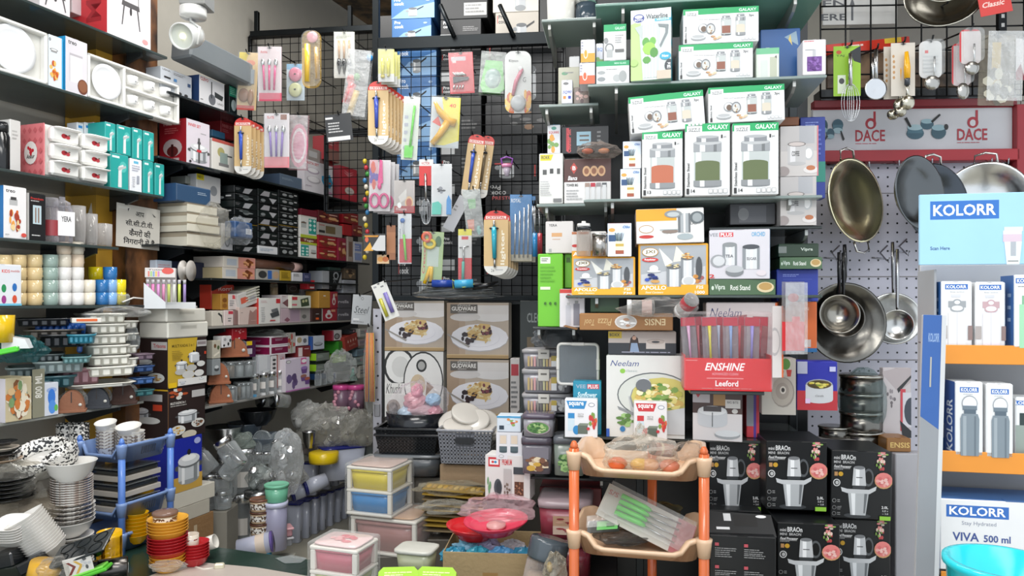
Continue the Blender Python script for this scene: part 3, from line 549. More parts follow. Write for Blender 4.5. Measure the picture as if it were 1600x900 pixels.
def dinner_tray(x0,x1,yt,yb,label,plate_u,cups,pr,off=-.01,roll=0,z0=None):
    s0,s1 = pxs(A,x0,x1,off); xm = (x0+x1)/2; z = z0 if z0 is not None else A.z(xm,yb,off); h = A.z(xm,yt,off)-z; w = s1-s0
    t = thing('dinner_set_tray',label,'tray',A.loc((s0+s1)/2,off,z),rot=(0,radians(roll),A.a))
    m = MB().box(-w/2,w/2,.03,.075,0,h,'e3e2dc',.01); m.box(-w/2,w/2,0,.03,0,h*.07,'e9e8e3',.006); m.box(-w/2,w/2,0,.03,h*.93,h,'e9e8e3',.006)
    m.box(-w/2,-w/2+h*.07,0,.03,0,h,'e9e8e3',.006); m.box(w/2-h*.07,w/2,0,.03,0,h,'e9e8e3',.006)
    us = sorted(set(c[0] for c in cups)); 
    if us: 
        xa = -w/2+(us[0]-(us[1]-us[0] if len(us) > 1 else .18)*.55)*w; m.box(xa,w/2,.0,.03,h*.47,h*.53,'e9e8e3',.006); m.box(xa-.006,xa+.008,0,.03,0,h,'e9e8e3',.004)
    m.build('foam_tray',t)
    pm = MB(); pm.x = Matrix.Rotation(radians(90),4,'X'); pm.lathe(sc(PLATE,pr*h,.02),'eef0f2.g',30)
    pm.build('dinner_plate',t,loc=(-w/2+plate_u*w,.03,h*.5))
    for u,v,r in cups:
        c = MB(); cup(c,(0,0,0),r*h,r*h*1.35); c.add([(-r*h*.2,-r*h*.83,r*h*.1),(0,-r*h*.86,-r*h*.2),(r*h*.25,-r*h*.85,-r*h*.25),(r*h*.1,-r*h*.86,0)],[[0,1,2,3]],'6d7478')
        c.build('cup',t,loc=(-w/2+u*w,.02,h*(1-v)))
    return t
zA2 = A.z(0,110)+.001
dinner_tray(-45,76,30,118,'white foam dinner set tray with a large plate, cut by the left edge',.55,[],.44,z0=zA2)
s0,s1 = pxs(A,47,70,.0); 
dinner_tray(138,281,108,172,'white foam tray holding one plate and six teacups, hanging past the shelf end',.2,[(.47,.27,.15),(.66,.27,.15),(.85,.27,.15),(.47,.74,.15),(.66,.74,.15),(.85,.74,.15)],.4,z0=zA2)
BOWLP = El(.5,.3,.4,.1,'777')+Rc(.2,.3,.8,.5,'9a9a9a')+El(.5,.3,.3,.06,'eee')
bx(A,76,99,57,140,.2,'dfe6ec',Rc(0,0,.06,1,'dfe6ec')+Rc(.9,0,1,1,'2f9fd6')+Tx(0,.06,.14,.12,'o','333')+S(BOWLP,.0,.2,.7,.45)+Fo(.0,.5,.7,.85,['e0892e','c95d28','efc06a'],16,3,.16),'white food storage carton with blue edge standing beside the foam tray',off=-.012)
bx(A,102,137,62,153,.2,'dcd8de',Tx(.12,.05,.5,.12,'treo','3c3c3c')+Rc(.2,.3,.75,.8,'e9e6ea')+Rc(.18,.28,.77,.32,'b9b4ba')+Rc(.18,.3,.2,.8,'b9b4ba')+El(.78,.84,.24,.14,'6e3f2e')+El(.78,.83,.2,.11,'8c5a40'),'pale carton with a glass jar picture, left of the six teacups tray',left=Rc(0,0,1,1,'2f9fd6'),off=-.012)
# shelf 3
zA3 = A.z(0,262)+.001
def on(pl,x,off,z): return pl.loc(pl.hit(x,0,off)[0],off,z)
k = 2.75/F
vess(0,0,2.8,26,78,[('body',[(0,0),(.9,0),(1,.05),(1,.7),(.7,.78),(.7,.85)],'17181a.g'),('cap',[(0,.8),(.8,.8),(.8,.93),(.6,1),(0,1)],'232427.g')],'black flask with dark cap at the left edge of the rose tray shelf','flask','flask',loc=on(A,3,-.08,zA3))
bx(A,15,33,188,270,.2,'d5d3d0',Ln(.2,.2,.8,.4,3,'b3b1ae'),'plain white carton between the black flask and the pink patterned box',off=-.05)
bx(A,68,71,192,268,.15,'e5888c',None,'pink patterned carton with a white oval beside the rose bowl tray',left=Rc(0,0,1,1,'dd7c80')+sum([El(.1+.2*i,.12+.2*j,.07,.06,'c96469',4) for i in range(5) for j in range(5)],[])+El(.55,.55,.24,.22,'ecebe6')+Fo(.42,.4,.68,.62,['c23'],5,3,.2)+Tx(.4,.58,.7,.66,'Ankur','222',1,.3),off=-.012)
s0,s1 = pxs(A,73,171,-.01); z1 = A.z(120,203,-.01); w = s1-s0; h = z1-zA3
t = thing('bowl_set_tray','white foam tray with six square bowls printed with red roses','tray',A.loc((s0+s1)/2,-.01,zA3),A.a)
MB().box(-w/2,w/2,.02,.075,0,h,'e8e7e2',.01).build('foam_tray',t)
for ix in range(2):
    for iz in range(3):
        m = MB(); bw,bh = w*.43,h*.28; m.box(-bw/2,bw/2,0,.03,0,bh,'efeeea.g',.012); m.lathe([(0,0),(bw*.42,.0),(bw*.47,.006),(bw*.40,.006),(0,.003)],'f6f5f2.g',20,c=(0,-.001,bh*.85),sy=.5,sq=4)
        draw(m,El(.42,.55,.1,.16,'b8323a')+El(.55,.6,.08,.13,'c94850')+El(.48,.5,.05,.08,'7d1f28')+El(.6,.45,.04,.05,'8a7f6a'),(-bw/2,-.001,bh),(1,0,0),(0,-1,0),bw,bh)
        m.build('bowl',t,loc=(-w/2+w*(.26+.48*ix),-.012,h*(.04+.32*iz)))
TEAL = Rc(.1,.06,.5,.12,'dff0ef')+El(.7,.35,.2,.16,'56bdb6')+Po([(.45,.35),(.7,.28),(.75,.36),(.62,.45),(.62,.95),(.42,.95)],'dfe3e2')+Po([(.4,.4),(.85,.3),(.86,.36),(.45,.48)],'b9c0c0')
WTL = Rc(.3,.06,.7,.14,'69b6d6')+Ln(.15,.2,.85,.4,3,'aab')+Rc(.55,.5,.75,.75,'a0a4b0')+Ln(.15,.55,.4,.9,5,'b5b5bd')
tl = [(172,201,241,284,0),(203,222,249,290,1),(224,240,252,294,0),(242,257,256,297,0),(164,181,192,241,0),(183,205,197,245,0),(207,223,201,251,0),(224,241,206,253,0)]
for i,(x0,x1,a,b,wv) in enumerate(tl):
    where = ('bottom row' if i < 4 else 'top row')
    bx(A,x0,x1,a,b,.12,'e9ecf0' if wv else '2aa39d',WTL if wv else TEAL,('white small carton in the teal stack, bottom row' if wv else f'small teal peeler carton, {["first", "", "third", "last", "first", "second", "third", "last"][i]} in the {where} beside the rose bowl tray'),off=-.02,group=None,snap=.06,kt='e9ecf0')
for i,x in enumerate((120,132,145)): bx(A,x,x+11,192,275,.06,'e9ecf0',Rc(.2,.05,.8,.1,'3c8fd6'),f'white carton with a blue mark peeking over the rose tray, {NTH[i]} from the left',off=-.12,snap=0,kt='e9ecf0')
# shelf 4
SAND = Tx(.1,.06,.5,.12,'treo','333')+Rc(.25,.24,.6,.36,'b9b9b9')+Rc(.3,.2,.55,.26,'444')+Fo(.2,.4,.75,.85,['e9a04a','d4682f','efd29a','a8402c'],26,5,.16)+El(.85,.92,.12,.04,'d5544a')+Ln(.05,.92,.3,.95,1,'888')
bx(A,5,42,292,366,.10,'eceaea',SAND,'white sandwich toaster style carton with food picture on the short shelf',left=Rc(0,0,1,1,'2c78b8')+Tx(.3,.2,.7,.8,'CLASSIC','9cc6e6',1,'r'),off=-.012)
bx(A,45,72,303,368,.09,'1b1c1f',Tx(.1,.08,.85,.13,'Premium','c93a34')+Ln(.1,.15,.8,.19,1,'bbb')+Rc(.22,.25,.72,.65,'bcd0d8')+Rc(.35,.3,.42,.62,'8a6a5a')+Rc(.52,.3,.59,.62,'8a6a5a')+Ln(.15,.88,.9,.93,1,'ccc'),'black carton with pale window picture of two bottles on the short shelf',left=Rc(0,0,1,1,'d8d6d2'),off=-.012)
zA4 = A.z(0,371)+.001
vess(0,0,3.0,22,70,[('body',JAR,'d8d2d6.c'),('lid',LID,'e3e0e6.c'),('paper_label',[(1.01,.15),(1.01,.5)],'9c4046',dict(cap=False))],'small clear jar with a red label, left of the white labelled glass jar','glass_jar','jar',loc=on(A,80,-.06,zA4))
t = vess(0,0,3.0,30,74,[('body',JAR,'d5d2da.c'),('lid',[(0,.78),(.8,.78),(.8,.88),(.3,.94),(.3,1),(0,1)],'e3e0e6.c')],'clear glass jar with a white label and stopper lid','glass_jar','jar',loc=on(A,97,-.06,zA4))
m = MB(); r = 15.3*3.0/F; m.x = Matrix.Rotation(0,4,'Z'); wl = 1.7*r; draw(m,Rc(0,0,1,1,'eceaea')+Tx(.25,.2,.8,.42,'YERA','333'),(-wl/2,-r*.98,.13),(1,0,0),(0,-1,0),wl,.1); m.build('paper_label',t,rz=.9)
for i,(x,wd,hh) in enumerate(((121,24,62),(142,20,52),(160,26,38),(128,22,50))):
    vess(0,0,3.05,wd,hh,[('body',CUP,'dcd9d6.c',dict(sq=(4 if i == 2 else 0)))],['tall ribbed clear glass tumbler next to the white labelled jar','clear glass tumbler behind the shelf front, second from the white labelled jar','short square clear glass tumbler at the end of the short shelf','clear tumbler at the back between its neighbours on the short shelf'][i],'glass_tumbler','glass',loc=on(A,x,-.06 if i < 3 else -.16,zA4))
tag(MB().box(-.09,.09,0,.003,0,.2,'c5c1b8').build('white_sheet',loc=on(A,150,-.2,zA4),rot=(radians(-8),radians(25),A.a)),'white sheet leaning behind the glass tumblers','sheet')
# mugs
zA5 = A.z(0,478)+.001
def mugs(x,keys,off=-.06,wd=21,where=''):
    Y = A.hit(x,0,off)[2]; k = Y/F; z = zA5; n = len(keys); hs = 19.5*k
    for i,(c,cn) in enumerate(keys):
        m = MB().lathe(sc(CUP,wd*k/2,hs),c,20); l = f'{cn} mug, {ordn(n-1-i, n)} of the stack {where}'
        p = on(A,x,off,z); t = thing('mug',l,'mug',p,0,'stacked mugs'); m.build('body',t)
        rz = RND.uniform(1.2,2.8); r = wd*k/2
        MB().tube([(r*.9,0,hs*.8),(r*1.4,0,hs*.75),(r*1.5,0,hs*.4),(r*.95,0,hs*.2)],r*.13,c,6).build('handle',t,rz=rz); z += hs+.0006
T_,SG,WH,PE,CR,YL,BL,LB = ('d2bb8c.g','tan'),('93a8a0.g','sage green'),('e2e0dd.g','white'),('e0cdb6.g','peach'),('ddd5c4.g','cream'),('e3cf1e.g','yellow'),('2e6da8.g','deep blue'),('7fa9d6.g','light blue')
for x,kk,wh in ((5,[T_]*4,'nearest the left edge'),(28,[T_]*4,'above the colourful toy carton'),(53,[T_]*4,'left of the sage green ones'),(78,[SG]*4,'between tan and white ones'),(100,[WH,WH,WH,CR,PE],'right of the sage green ones'),(120,[WH,WH,WH,PE,CR],'with a peach one near the top'),(138,[CR,CR],'of two next to the yellow ones'),(149,[CR,YL,YL],'with yellow on top'),(159,[BL,BL],'of two deep blue ones'),(172,[LB,LB,BL],'with light blue at the bottom'),(186,[YL,YL],'of two yellow ones at the right end')):
    mugs(x,kk,wd=23 if x < 90 else 20,where=wh,off=-.06 if x not in (149,) else -.17)
bx(A,-30,34,413,475,.05,'dfe3ea',Rc(.3,0,.42,1,'6f8fd0')+Tx(.5,.12,.7,.2,'KIDS','d55')+Tx(.72,.12,.95,.18,'molds','c77')+El(.55,.58,.06,.1,'2d8f5a')+El(.82,.55,.06,.1,'2f6fb8')+El(.55,.85,.06,.1,'9c3f8a')+El(.82,.84,.06,.1,'d5553a')+Rc(.42,.95,1,1,'6fc0e0')+El(.1,.35,.12,.18,'7d5bb8')+El(.1,.75,.12,.15,'c95a9a'),'white carton with coloured toy pictures in front of the mugs at the left edge',off=.0,snap=.06)
tag(MB().box(-.035,.035,0,.05,0,.05,'b9bdbd.c',.01).build('clear_box',loc=on(A,196,-.025,zA5),rz=A.a),'small clear plastic box at the end of the mug shelf','box')
tag(MB().tube([(-.08,0,0),(-.02,0,.02),(.05,.0,.015),(.11,.02,0)],.004,'d5d2cc.g').build('white_cable',loc=on(A,214,-.02,zA5+.012),rz=A.a),'white cable end lying on the narrow shelf piece by the timber pillar','cable')
# hindi notice
s0,s1 = pxs(A,181,249,-.105); z0 = A.z(215,388,-.105); z1 = A.z(215,322,-.105); w = s1-s0; h = z1-z0
m = MB().box(-w/2,w/2,0,.0015,0,h,'cfcbc2',.0005)
draw(m,Tx(.42,.14,.62,.25,'आप','2b2b2d')+Tx(.2,.34,.84,.49,'सी.सी.टी.वी.','2b2b2d')+Tx(.28,.55,.78,.73,'कैमरों की','2b2b2d')+Tx(.16,.76,.88,.94,'िनगरानी में हैं','2b2b2d')+Rc(.03,.06,.3,.12,'d9d6cf')+Po([(.24,.1),(.28,.08),(.25,.17)],'444')+Po([(.8,.12),(.85,.2),(.9,.2)],'444'),(-w/2,0,h),(1,0,0),(0,-1,0),w,h)
tag(m.build('paper_notice',loc=A.loc((s0+s1)/2,-.105,z0),rot=(0,radians(1.5),A.a)),'white paper notice in Hindi lettering taped on the dark timber pillar','notice')
# shelf 6 : trays and trivets
zA6 = A.z(0,662)+.001
bx(A,8,50,590,655,.12,'cbbd9a',Fo(.05,.1,.95,.9,['7c9a6a','d9b98a','c97a3f','8a5a3a','e6dcc6','5a7a72'],40,3,.18),'picture carton with torn top and plants and jars on it, marked 800 ML',left=Rc(0,0,1,1,'d5d0d8')+El(.5,.3,.15,.06,'335')+El(.5,.5,.15,.06,'335'),right=Rc(0,0,1,1,'8c8a78'),off=.01,snap=.06)
m = MB(); draw(m,Rc(.0,0,1,1,'8d8b77')+Tx(.2,.1,.8,.6,'800 ML','e3e0d6',1,'r'),(0,0,.19),(1,0,0),(0,-1,0),.05,.19)
tag(m.box(0,.05,.001,.003,0,.19,'8d8b77',.0005).build('side_flap',loc=on(A,51,.005,zA6),rz=A.a),'grey green flap reading 800 ML beside the picture carton','flap')
bx(A,68,92,598,650,.08,'d9dde6',S(El(.5,.15,.4,.1,'9db4e0')+El(.5,.4,.3,.3,'3f7fd9')+El(.55,.75,.3,.25,'5a98e6')+El(.85,.8,.15,.12,'6cc05a'),.1,.1,.95,.95),'white carton with blue glass pictures between the torn carton and brown trivet',left=Rc(0,0,1,1,'cdd3e0')+El(.5,.45,.4,.18,'3f6fc0')+El(.4,.75,.25,.1,'9a7a5a'),off=.005,snap=.06)
def trivet(px,yb,Y,w,h,c,label,z=None,a=0):
    k = Y/F; r = w*k/2; hh = h*k; p = at(px,yb,Y)
    if z is not None: p.z = z
    t = thing('napkin_holder',label,'holder',p,a)
    arc = [(r*.9*cos(pi*i/14),hh*.12+hh*.88*sin(pi*i/14)) for i in range(15)]
    MB().plate(arc,-.012,-.006,c+'.r').build('front_panel',t); MB().plate(arc,.03,.036,c+'.r').build('back_panel',t)
    m = MB().box(-r,r,-.02,.045,0,hh*.12,c+'.r'); m.build('base',t)
    MB().box(-.002,.002,-.0125,-.012,hh*.45,hh*.95,'2a2220').build('groove',t)
    MB().lathe([(0,0),(r*.12,0),(r*.12,.002),(0,.002)],'c9c6bd.g',14).build('sticker',t,loc=(r*.6,-.013,hh*.35),rot=(radians(90),0,0))
    MB().crumple((0,.06,hh*.5),r*1.0,.035,hh*.5,'eceeee.f',5,amp=.08).build('film',t)
    return t
for px,yb,w,h,c,l in ((112,644,40,34,'8f5f46','brown half-round napkin holder in film, left of the slate grey one'),(151,637,40,32,'3b3e44','slate grey half-round napkin holder between the two brown ones'),(192,628,40,32,'4a332b','dark brown half-round napkin holder nearest the cookware carton')):
    trivet(px,yb,A.hit(px,0,.0)[2]-.01,w,h,c,l,z=zA6,a=radians(25))
def tray_px(px,yb,Y,w,h,c,label,cells=4,a=0.45,dep=.12,name='food_tray',cat='tray',kk='',z=None,group=None,tilt=0):
    k = Y/F; W = w*k/2; hh = h*k; p = at(px,yb,Y)
    if z is not None: p.z = z
    t = MB(); n = 24
    t.x = Matrix.Rotation(tilt,4,'Y')
    t.lathe([(0,.0),(W*.86,0),(W*.93,hh*.82),(W,hh*.82),(W,hh),(W*.88,hh),(W*.82,hh*.1),(0,hh*.08)],c,n,sy=dep/W,sq=7)
    for i in range(cells):
        x = -W*.8+1.6*W*(i+.5)/cells; t.box(x-W*.55/cells,x+W*.55/cells,-dep*.94,-dep*.8,hh*.12,hh*.75,c,.003)
    return tag(t.build(name,loc=p,rz=a),label,cat,group)
Yt = 3.24
for i in range(6):
    tray_px(164-i*1.5,602-i*16.5+16,Yt-.02*0,62-(i == 0)*-14,15,'e6e4da.g',f'white compartment tray, {ordn(5-i, 6)} of the tall white tray stack',group='white tray stack',z=zA6+.02+i*.0455+.115,a=.75)
for i in range(4): tray_px(190,590,3.3,42,12,'dcdad2.g',f'small white tray, {ordn(3-i, 4)} of the stack behind the tall white tray stack',z=zA6+.17+i*.055,a=.75,dep=.06,group='small white trays')
tray_px(118,622,3.18,62,26,'b98a93.s','dusky pink clear food tray lying under the tall white tray stack',z=zA6+.105,a=.7)
tray_px(150,622,3.2,100,6,'e6e4da.g','white tray lid sticking out below the pink clear tray',z=zA6+.09,a=.75,cells=1)
for i,(px,yb,w,h,c,l,dz) in enumerate(((75,600,80,18,'3f6f78.s','teal shallow tray above the white carton with blue glasses',.06),(45,583,60,16,'8b9a9a.s','grey clear tray among the crowd of trays, below the dark one',.10),(92,588,70,18,'9fb0b0.s','pale clear tray in the middle of the tray crowd',.12),(70,570,55,12,'6f7a7c.s','smoky tray with ribs right of the green one',.165),(22,572,62,14,'2c8a5e.g','green tray below the teal film pack at the left',.20),(100,564,70,20,'1f2226.g','black tray pile wrapped in film in the tray crowd',.225),(120,575,40,10,'7fb0b3.s','aqua tray touching the pink clear tray',.16),(85,548,80,14,'5b5650.g','brown grey flat tray with white marks under the blue ice tray',.26),(68,532,76,12,'34363a.g','dark flat tray at the back below the blue ice tray',.31),(128,565,40,14,'3f9ab5.s','sky blue tray beside the white tray stack',.24))):
    tray_px(px,yb,3.06,w,h,c,l,z=zA6+dz+.045,a=.5+.05*(i % 3),cells=5,dep=.10)
m = MB(); k = 2.92/F
for i in range(8): m.ball((i*8.6*k,0,0),5.2*k,.03,9*k,'24539c.g',10,6)
m.box(-5*k,66*k,.0,.02,-11*k,10*k,'2c5fae.g',.004); m.box(56*k,64*k,-.02,.0,-38*k,-8*k,'2c5fae.g',.006); m.ball((60*k,-.01,-20*k),9*k,.03,8*k,'3b74c6.g')
tag(m.build('ice_tray',loc=at(60,512,3.02),rot=(0,radians(4),.5)),'deep blue ice tray with round cups on top of the tray crowd','tray')
m = MB().box(0,42*k,0,.1,0,8*k,'d8d5cd.g',.003); m.box(6*k,36*k,-.001,.05,2*k,7*k,'d8642a.g',.002); tag(m.build('orange_pack',loc=at(112,505,2.95),rz=.6),'white tray with orange slices lying on top of the white tray stack','tray')
bag(30,548,2.8,76,44,'teal film wrapped pack at the far left of the tray crowd','2b6f74.x',3,dep=.05,name='wrapped_pack',cat='pack')
tag(MB().box(-.09,.03,0,.03,0,.02,'52c936.g',.004).build('green_utensil',loc=at(14,552,2.62),rot=(0,radians(-12),.4)),'bright green utensil sticking out at the left edge above the green tray','utensil')
bag(185,488,3.2,90,18,'thin clear bag lying on the white tray stack under the mug shelf','dfe0de.f',8,dep=.1); bag(206,528,3.3,20,44,'grey film bag hanging between the tray stack and foam cartons','aab0b3.x',4,dep=.03)
for i,(c,l) in enumerate((('7c6a78.g','mauve'),('3f5a8c.g','blue'),('4a6ea6.g','lighter blue'),('44777a.g','teal'))):
    tray_px(220,0,3.38,34,9,c,f'{l} small tray, {ordn(i, 4)} of the pile by the cookware carton',z=zA6+.19-.055*i,a=.9,cells=2,dep=.045,group='small coloured trays')
tag(MB().lathe([(0,0),(.05,0),(.055,.1),(0,.1)],'d9b21e.g',16).build('yellow_tub',loc=at(-4,535,2.7)),'yellow tub cut by the left edge of the picture','tub')
tag(MB().plate([(0,0),(.09,0),(.075,.035),(0,.05)],0,.05,'e3e6e8.g').build('white_dish',loc=at(2,545,2.7),rz=.3),'white curved dish next to the yellow tub at the left edge','dish')
# ================================================================ cookware cartons in front of the pillar
DPOT = S(POT,0,0,1,1)
BRN = '2c201f'
yel = Rc(0,0,.62,.96,'c7a634')+Po([(.6,0),(.75,.0),(.66,.5),(.66,.96),(.55,.96)],'c7a634')+Tx(.1,.12,.66,.18,'MULTI KADAI 3 in 1','5a4a1a')+Ln(.1,.25,.4,.45,6,'9a8030')+S(POT,.5,.25,.8,.52)+S(POT,.18,.42,.48,.66)+El(.83,.55,.11,.06,'d5d5d2')+El(.3,.68,.14,.06,'b9b8b4')+El(.58,.62,.14,.07,'b9b8b4')+El(.5,.75,.16,.08,'c9c8c4')+El(.78,.74,.13,.07,'d9d8d4')+Rc(.72,.06,.98,.19,'b9b6b4')+Rc(.74,.09,.96,.15,'8a7f80')+Rc(.23,.82,.98,.96,'dddcd8')+S(POT,.28,.83,.42,.94)+S(POT,.52,.83,.66,.94)+S(POT,.77,.83,.92,.94)+Rc(0,.88,.2,.98,'e9c01f')+Rc(.93,.3,.98,.36,'c8442a')
sd = Rc(.55,.06,.98,.22,'b9b6b4')+Tx(.6,.1,.94,.18,'Trisons','a33')+S(POT,.0,.35,.62,.72,-.1)+El(.68,.78,.24,.1,'cfcfca')+Fo(.52,.72,.84,.84,['7a8a4a','c9b07a','9a6a3a'],14,3,.15)+Tx(.05,.24,.26,.28,'3 IN 1','ccc')
bot = Rc(.0,.02,.02,1,'6a4a30')+Fo(.02,.0,.5,.2,['c9a430','d8d8d0','b0502a'],10,3,.2)+Rc(.62,.08,.98,.22,'b9b6b4')+Tx(.06,.26,.45,.31,'MULTI KADAI 3 in 1','e0dcd6')+Ln(.06,.33,.6,.37,1,'a9a5a0')+S(POT,.22,.4,.78,.72)+El(.24,.83,.2,.1,'d9d8d2')+Fo(.08,.76,.4,.9,['c9a04a','b98a3a','e6c06a'],20,3,.13)+El(.78,.75,.18,.09,'d9d8d2')+Fo(.64,.68,.92,.82,['8a5a3a','a9905a','5a4a3a'],16,4,.14)+El(.55,.95,.2,.08,'cfc6b4')
offc = .05
zz = 0.0
s0_,s1_ = pxs(A,262,322,offc)
def cook(yt,yb,col,art,left,label,kt=None,yaw=0,x0=262,x1=322,d=.22): return bx(A,x0,x1,yt,yb,d,col,art,label,left=left,kt=kt,off=offc,snap=.06,yaw=yaw,name='cookware_carton',cat='carton')
for (a_,b_,c_,l_) in ((850,900,'7a5a3a.r','brown cardboard carton on the floor under the others beside the blue rack'),(812,852,'8c6a45.r','brown cardboard carton second from the floor beside the blue rack')):
    cook(a_,b_,c_,Rc(.55,.3,.62,.7,'b9a68a'),None,l_,x1=334)
cook(790,812,'b9b3a6',None,None,'thin white carton lying on the brown cardboard ones',x1=328)
cook(764,790,'cfcabd',None,None,'white foam lid carton with torn edge under the blue cooker carton',x1=336)
cook(684,763,'1f2b9c',Rc(0,.72,1,1,'c9a04a')+S(POT,.25,.2,.95,.9)+El(.85,.1,.1,.06,'a9b0e0')+Rc(0,.03,.1,.2,'b9bccf')+Tx(.02,.5,.12,.62,'C','ddd'),None,'deep blue carton with a pressure cooker picture, below the brown kadai cartons',x1=316)
cook(605,684,BRN,bot,Rc(0,0,1,.03,'c9a02a')+Rc(.1,.1,.85,.24,'b9b6b4')+S(El(.5,.5,.4,.1,'ccc')+POT,.0,.3,.5,.7)+El(.5,.62,.3,.07,'d0cfca')+Rc(.6,.3,.85,.42,'c8442a'),'dark brown kadai carton, lower of two beside the timber pillar',x1=321)
cook(528,604,BRN,yel,sd,'dark brown and yellow kadai carton, upper of two beside the timber pillar',x1=323)
for i,(x0,x1,a,b,c) in enumerate(((262,326,503,528,'dedbd0'),(260,322,482,503,'d6d3c8'))):
    bx(A,x0,x1,a,b,.26,c,Rc(.3,.2,.7,.45,'c9c6ba')+Rc(.32,.25,.68,.4,'b9b6ab'),['thick white foam case, lower of two on the kadai cartons','chipped white foam case, upper of two below the pen display'][i],name='foam_case',cat='case',off=offc,snap=.06,bv=.006,seam=0)
# ================================================================ unit B, far left shelves
s0,s1 = pxs(A,250,560,-.375)
tag(MB().box(0,s1-s0,0,.01,A.z(400,621),2.46,'23262a',.001).build('shelf_shade_board',loc=A.loc(s0,-.378,0),rz=A.a),'added dark board imitating the deep shade in the far left shelving unit','board')  # added board, its near-black colour stands in for shade between the boxes
def bb(*a,**k): k.setdefault('off',-.012); k.setdefault('snap',.06); return bx(A,*a,**k)
# top shelf
BLEN = El(.5,.75,.14,.2,'6b6e74')+Rc(.46,.1,.5,.7,'333')+Po([(.6,.42),(.95,.5),(.9,.68),(.6,.62)],'33383a')+Tx(.05,.05,.35,.17,'CLEVO','b8443c')+Tx(.7,.78,.95,.86,'UNO','777')+Ln(.05,.84,.2,.9,1,'555')
bb(251,300,112,153,.16,'b5bac0',Tx(.05,.05,.3,.13,'USHA','555')+Ln(.4,.08,.9,.2,2,'777')+Rc(.1,.35,.3,.42,'222')+Rc(.4,.33,.5,.45,'4a7fb0')+Rc(.85,.33,.95,.47,'3a4f70')+El(.6,.88,.06,.06,'333')+El(.8,.88,.06,.06,'333'),'grey carton with small tool pictures at the left of the blender carton',off=-.03)
bb(311,351,124,168,.19,'dcdcde',BLEN,'white hand blender carton with dark blue end panel on the uppermost far-left shelf',left=Rc(0,0,1,1,'27406b'))
bb(358,371,134,176,.2,'14201f',Rc(.0,.05,1,.4,'27896a')+Ln(.1,.1,.9,.36,4,'8fd0b8')+El(.5,.7,.3,.2,'9aa6a6'),'black and green carton right of the white hand blender carton',left=Rc(0,0,1,1,'171b1e'))
# second shelf
CK = S(POT,.1,.45,.95,1)+Po([(.48,.4),(.56,.4),(.56,1),(.48,1)],'555')+Rc(.42,.68,.62,.74,'c8333a')
bb(291,328,190,254,.17,'d9d2da',Tx(.08,.08,.6,.15,'INNER SET','c33')+Ln(.6,.25,.9,.29,1,'999')+S(CK,.02,.0,.98,.95)+El(.15,.95,.05,.03,'333'),'red and white pressure cooker carton on the second far-left shelf',left=Rc(0,0,1,1,'a11f2a')+Tx(.15,.06,.8,.14,'INNER SET','d99')+Ln(.2,.2,.8,.35,3,'c66')+S(El(.5,.5,.5,.5,'b9a9a8')+El(.5,.7,.3,.3,'5b2020')+Rc(.42,.3,.55,1,'3b1515'),.15,.45,.85,.85)+Tx(.25,.88,.75,.94,'SUTRA 32880','ddd'))
bb(331,366,220,262,.2,'d8d6cf',El(.4,.4,.16,.16,'a9a36b')+Rc(.35,.4,.7,.8,'8a9a94')+Rc(.3,.75,.75,.85,'777')+Rc(.68,.45,.9,.5,'555')+Rc(0,0,1,.1,'b4534a'),'white carton showing a vegetable mill, right of the cooker carton')
bb(331,352,205,215,.1,'2f5a78',None,'small blue carton lying on the vegetable mill carton',off=-.1,snap=0)
bb(345,366,190,217,.15,'8f2027',Tx(.1,.2,.9,.4,'INNER SET','c77')+Ln(.1,.5,.8,.7,2,'b66'),'dark red carton standing behind the vegetable mill carton',off=-.14,snap=0)
bb(372,396,248,272,.2,'cfcac2',Rc(.1,.1,.9,.3,'b8b0a8'),'pale carton partly hidden behind the blue lighter cards',left=Rc(0,0,1,1,'c9c4bb'))
bb(437,472,275,297,.15,'5a6a7c',Ln(.1,.3,.8,.5,2,'8a9aa8'),'slate blue carton under the cutlery packs on the second far-left shelf',left=Rc(0,0,1,1,'46566c'))
bb(475,520,254,300,.05,'dfdbe0',Tx(.05,.05,.5,.13,'PASTA SET','c44')+El(.3,.32,.22,.1,'b5a8b8')+El(.3,.3,.18,.07,'efecef')+El(.32,.6,.24,.12,'bbb6bd')+El(.32,.58,.2,.09,'e9e6e9')+Po([(.6,.4),(.9,.3),(1,.55),(.9,.75),(.68,.7),(.6,.55)],'3a9cc6')+Fo(.65,.42,.92,.68,['d0e6ef','8fd0e0','b5504a'],9,3,.2)+Tx(.7,.85,.95,.93,'ICON','c7a')+Ln(.05,.8,.35,.84,1,'a9a'),'white casserole carton with blue picture on the second far-left shelf',left=Rc(0,0,1,1,'d3cdd2'),roll=0)
bb(500,522,240,262,.12,'8a6a6a',Fo(0,0,1,1,['b03a3a','d0c0c0','6a4a3a'],12,4,.2),'small brownish carton leaning behind the white casserole carton',off=-.15,snap=0)
REDB = Rc(.04,.03,.96,.97,'c93646')+Po([(.2,.1),(.5,.22),(.8,.1),(.5,.16)],'e48a92')+Po([(.2,.16),(.5,.3),(.8,.16),(.5,.22)],'e48a92')+El(.55,.7,.28,.12,'c9b59a')+El(.55,.7,.25,.1,'eee4e0')+Tx(.4,.67,.72,.72,'Classic','8a7a6a',0,.3)
bb(531,558,262,313,.09,'b92a3c',REDB,'crimson carton with oval label on the second far-left shelf',left=Rc(0,0,1,1,'8e3a44'))
bb(508,530,215,252,.1,'b5474e',Rc(0,.5,1,1,'8e6a62')+Ln(.2,.2,.8,.4,2,'d9a0a0'),'dull red carton stacked behind, above the crimson carton',off=-.12,snap=0)
bb(478,500,232,255,.1,'a8a19c',Rc(.2,.2,.8,.6,'ccc'),'grey carton stacked behind the white casserole carton',off=-.14,snap=0)
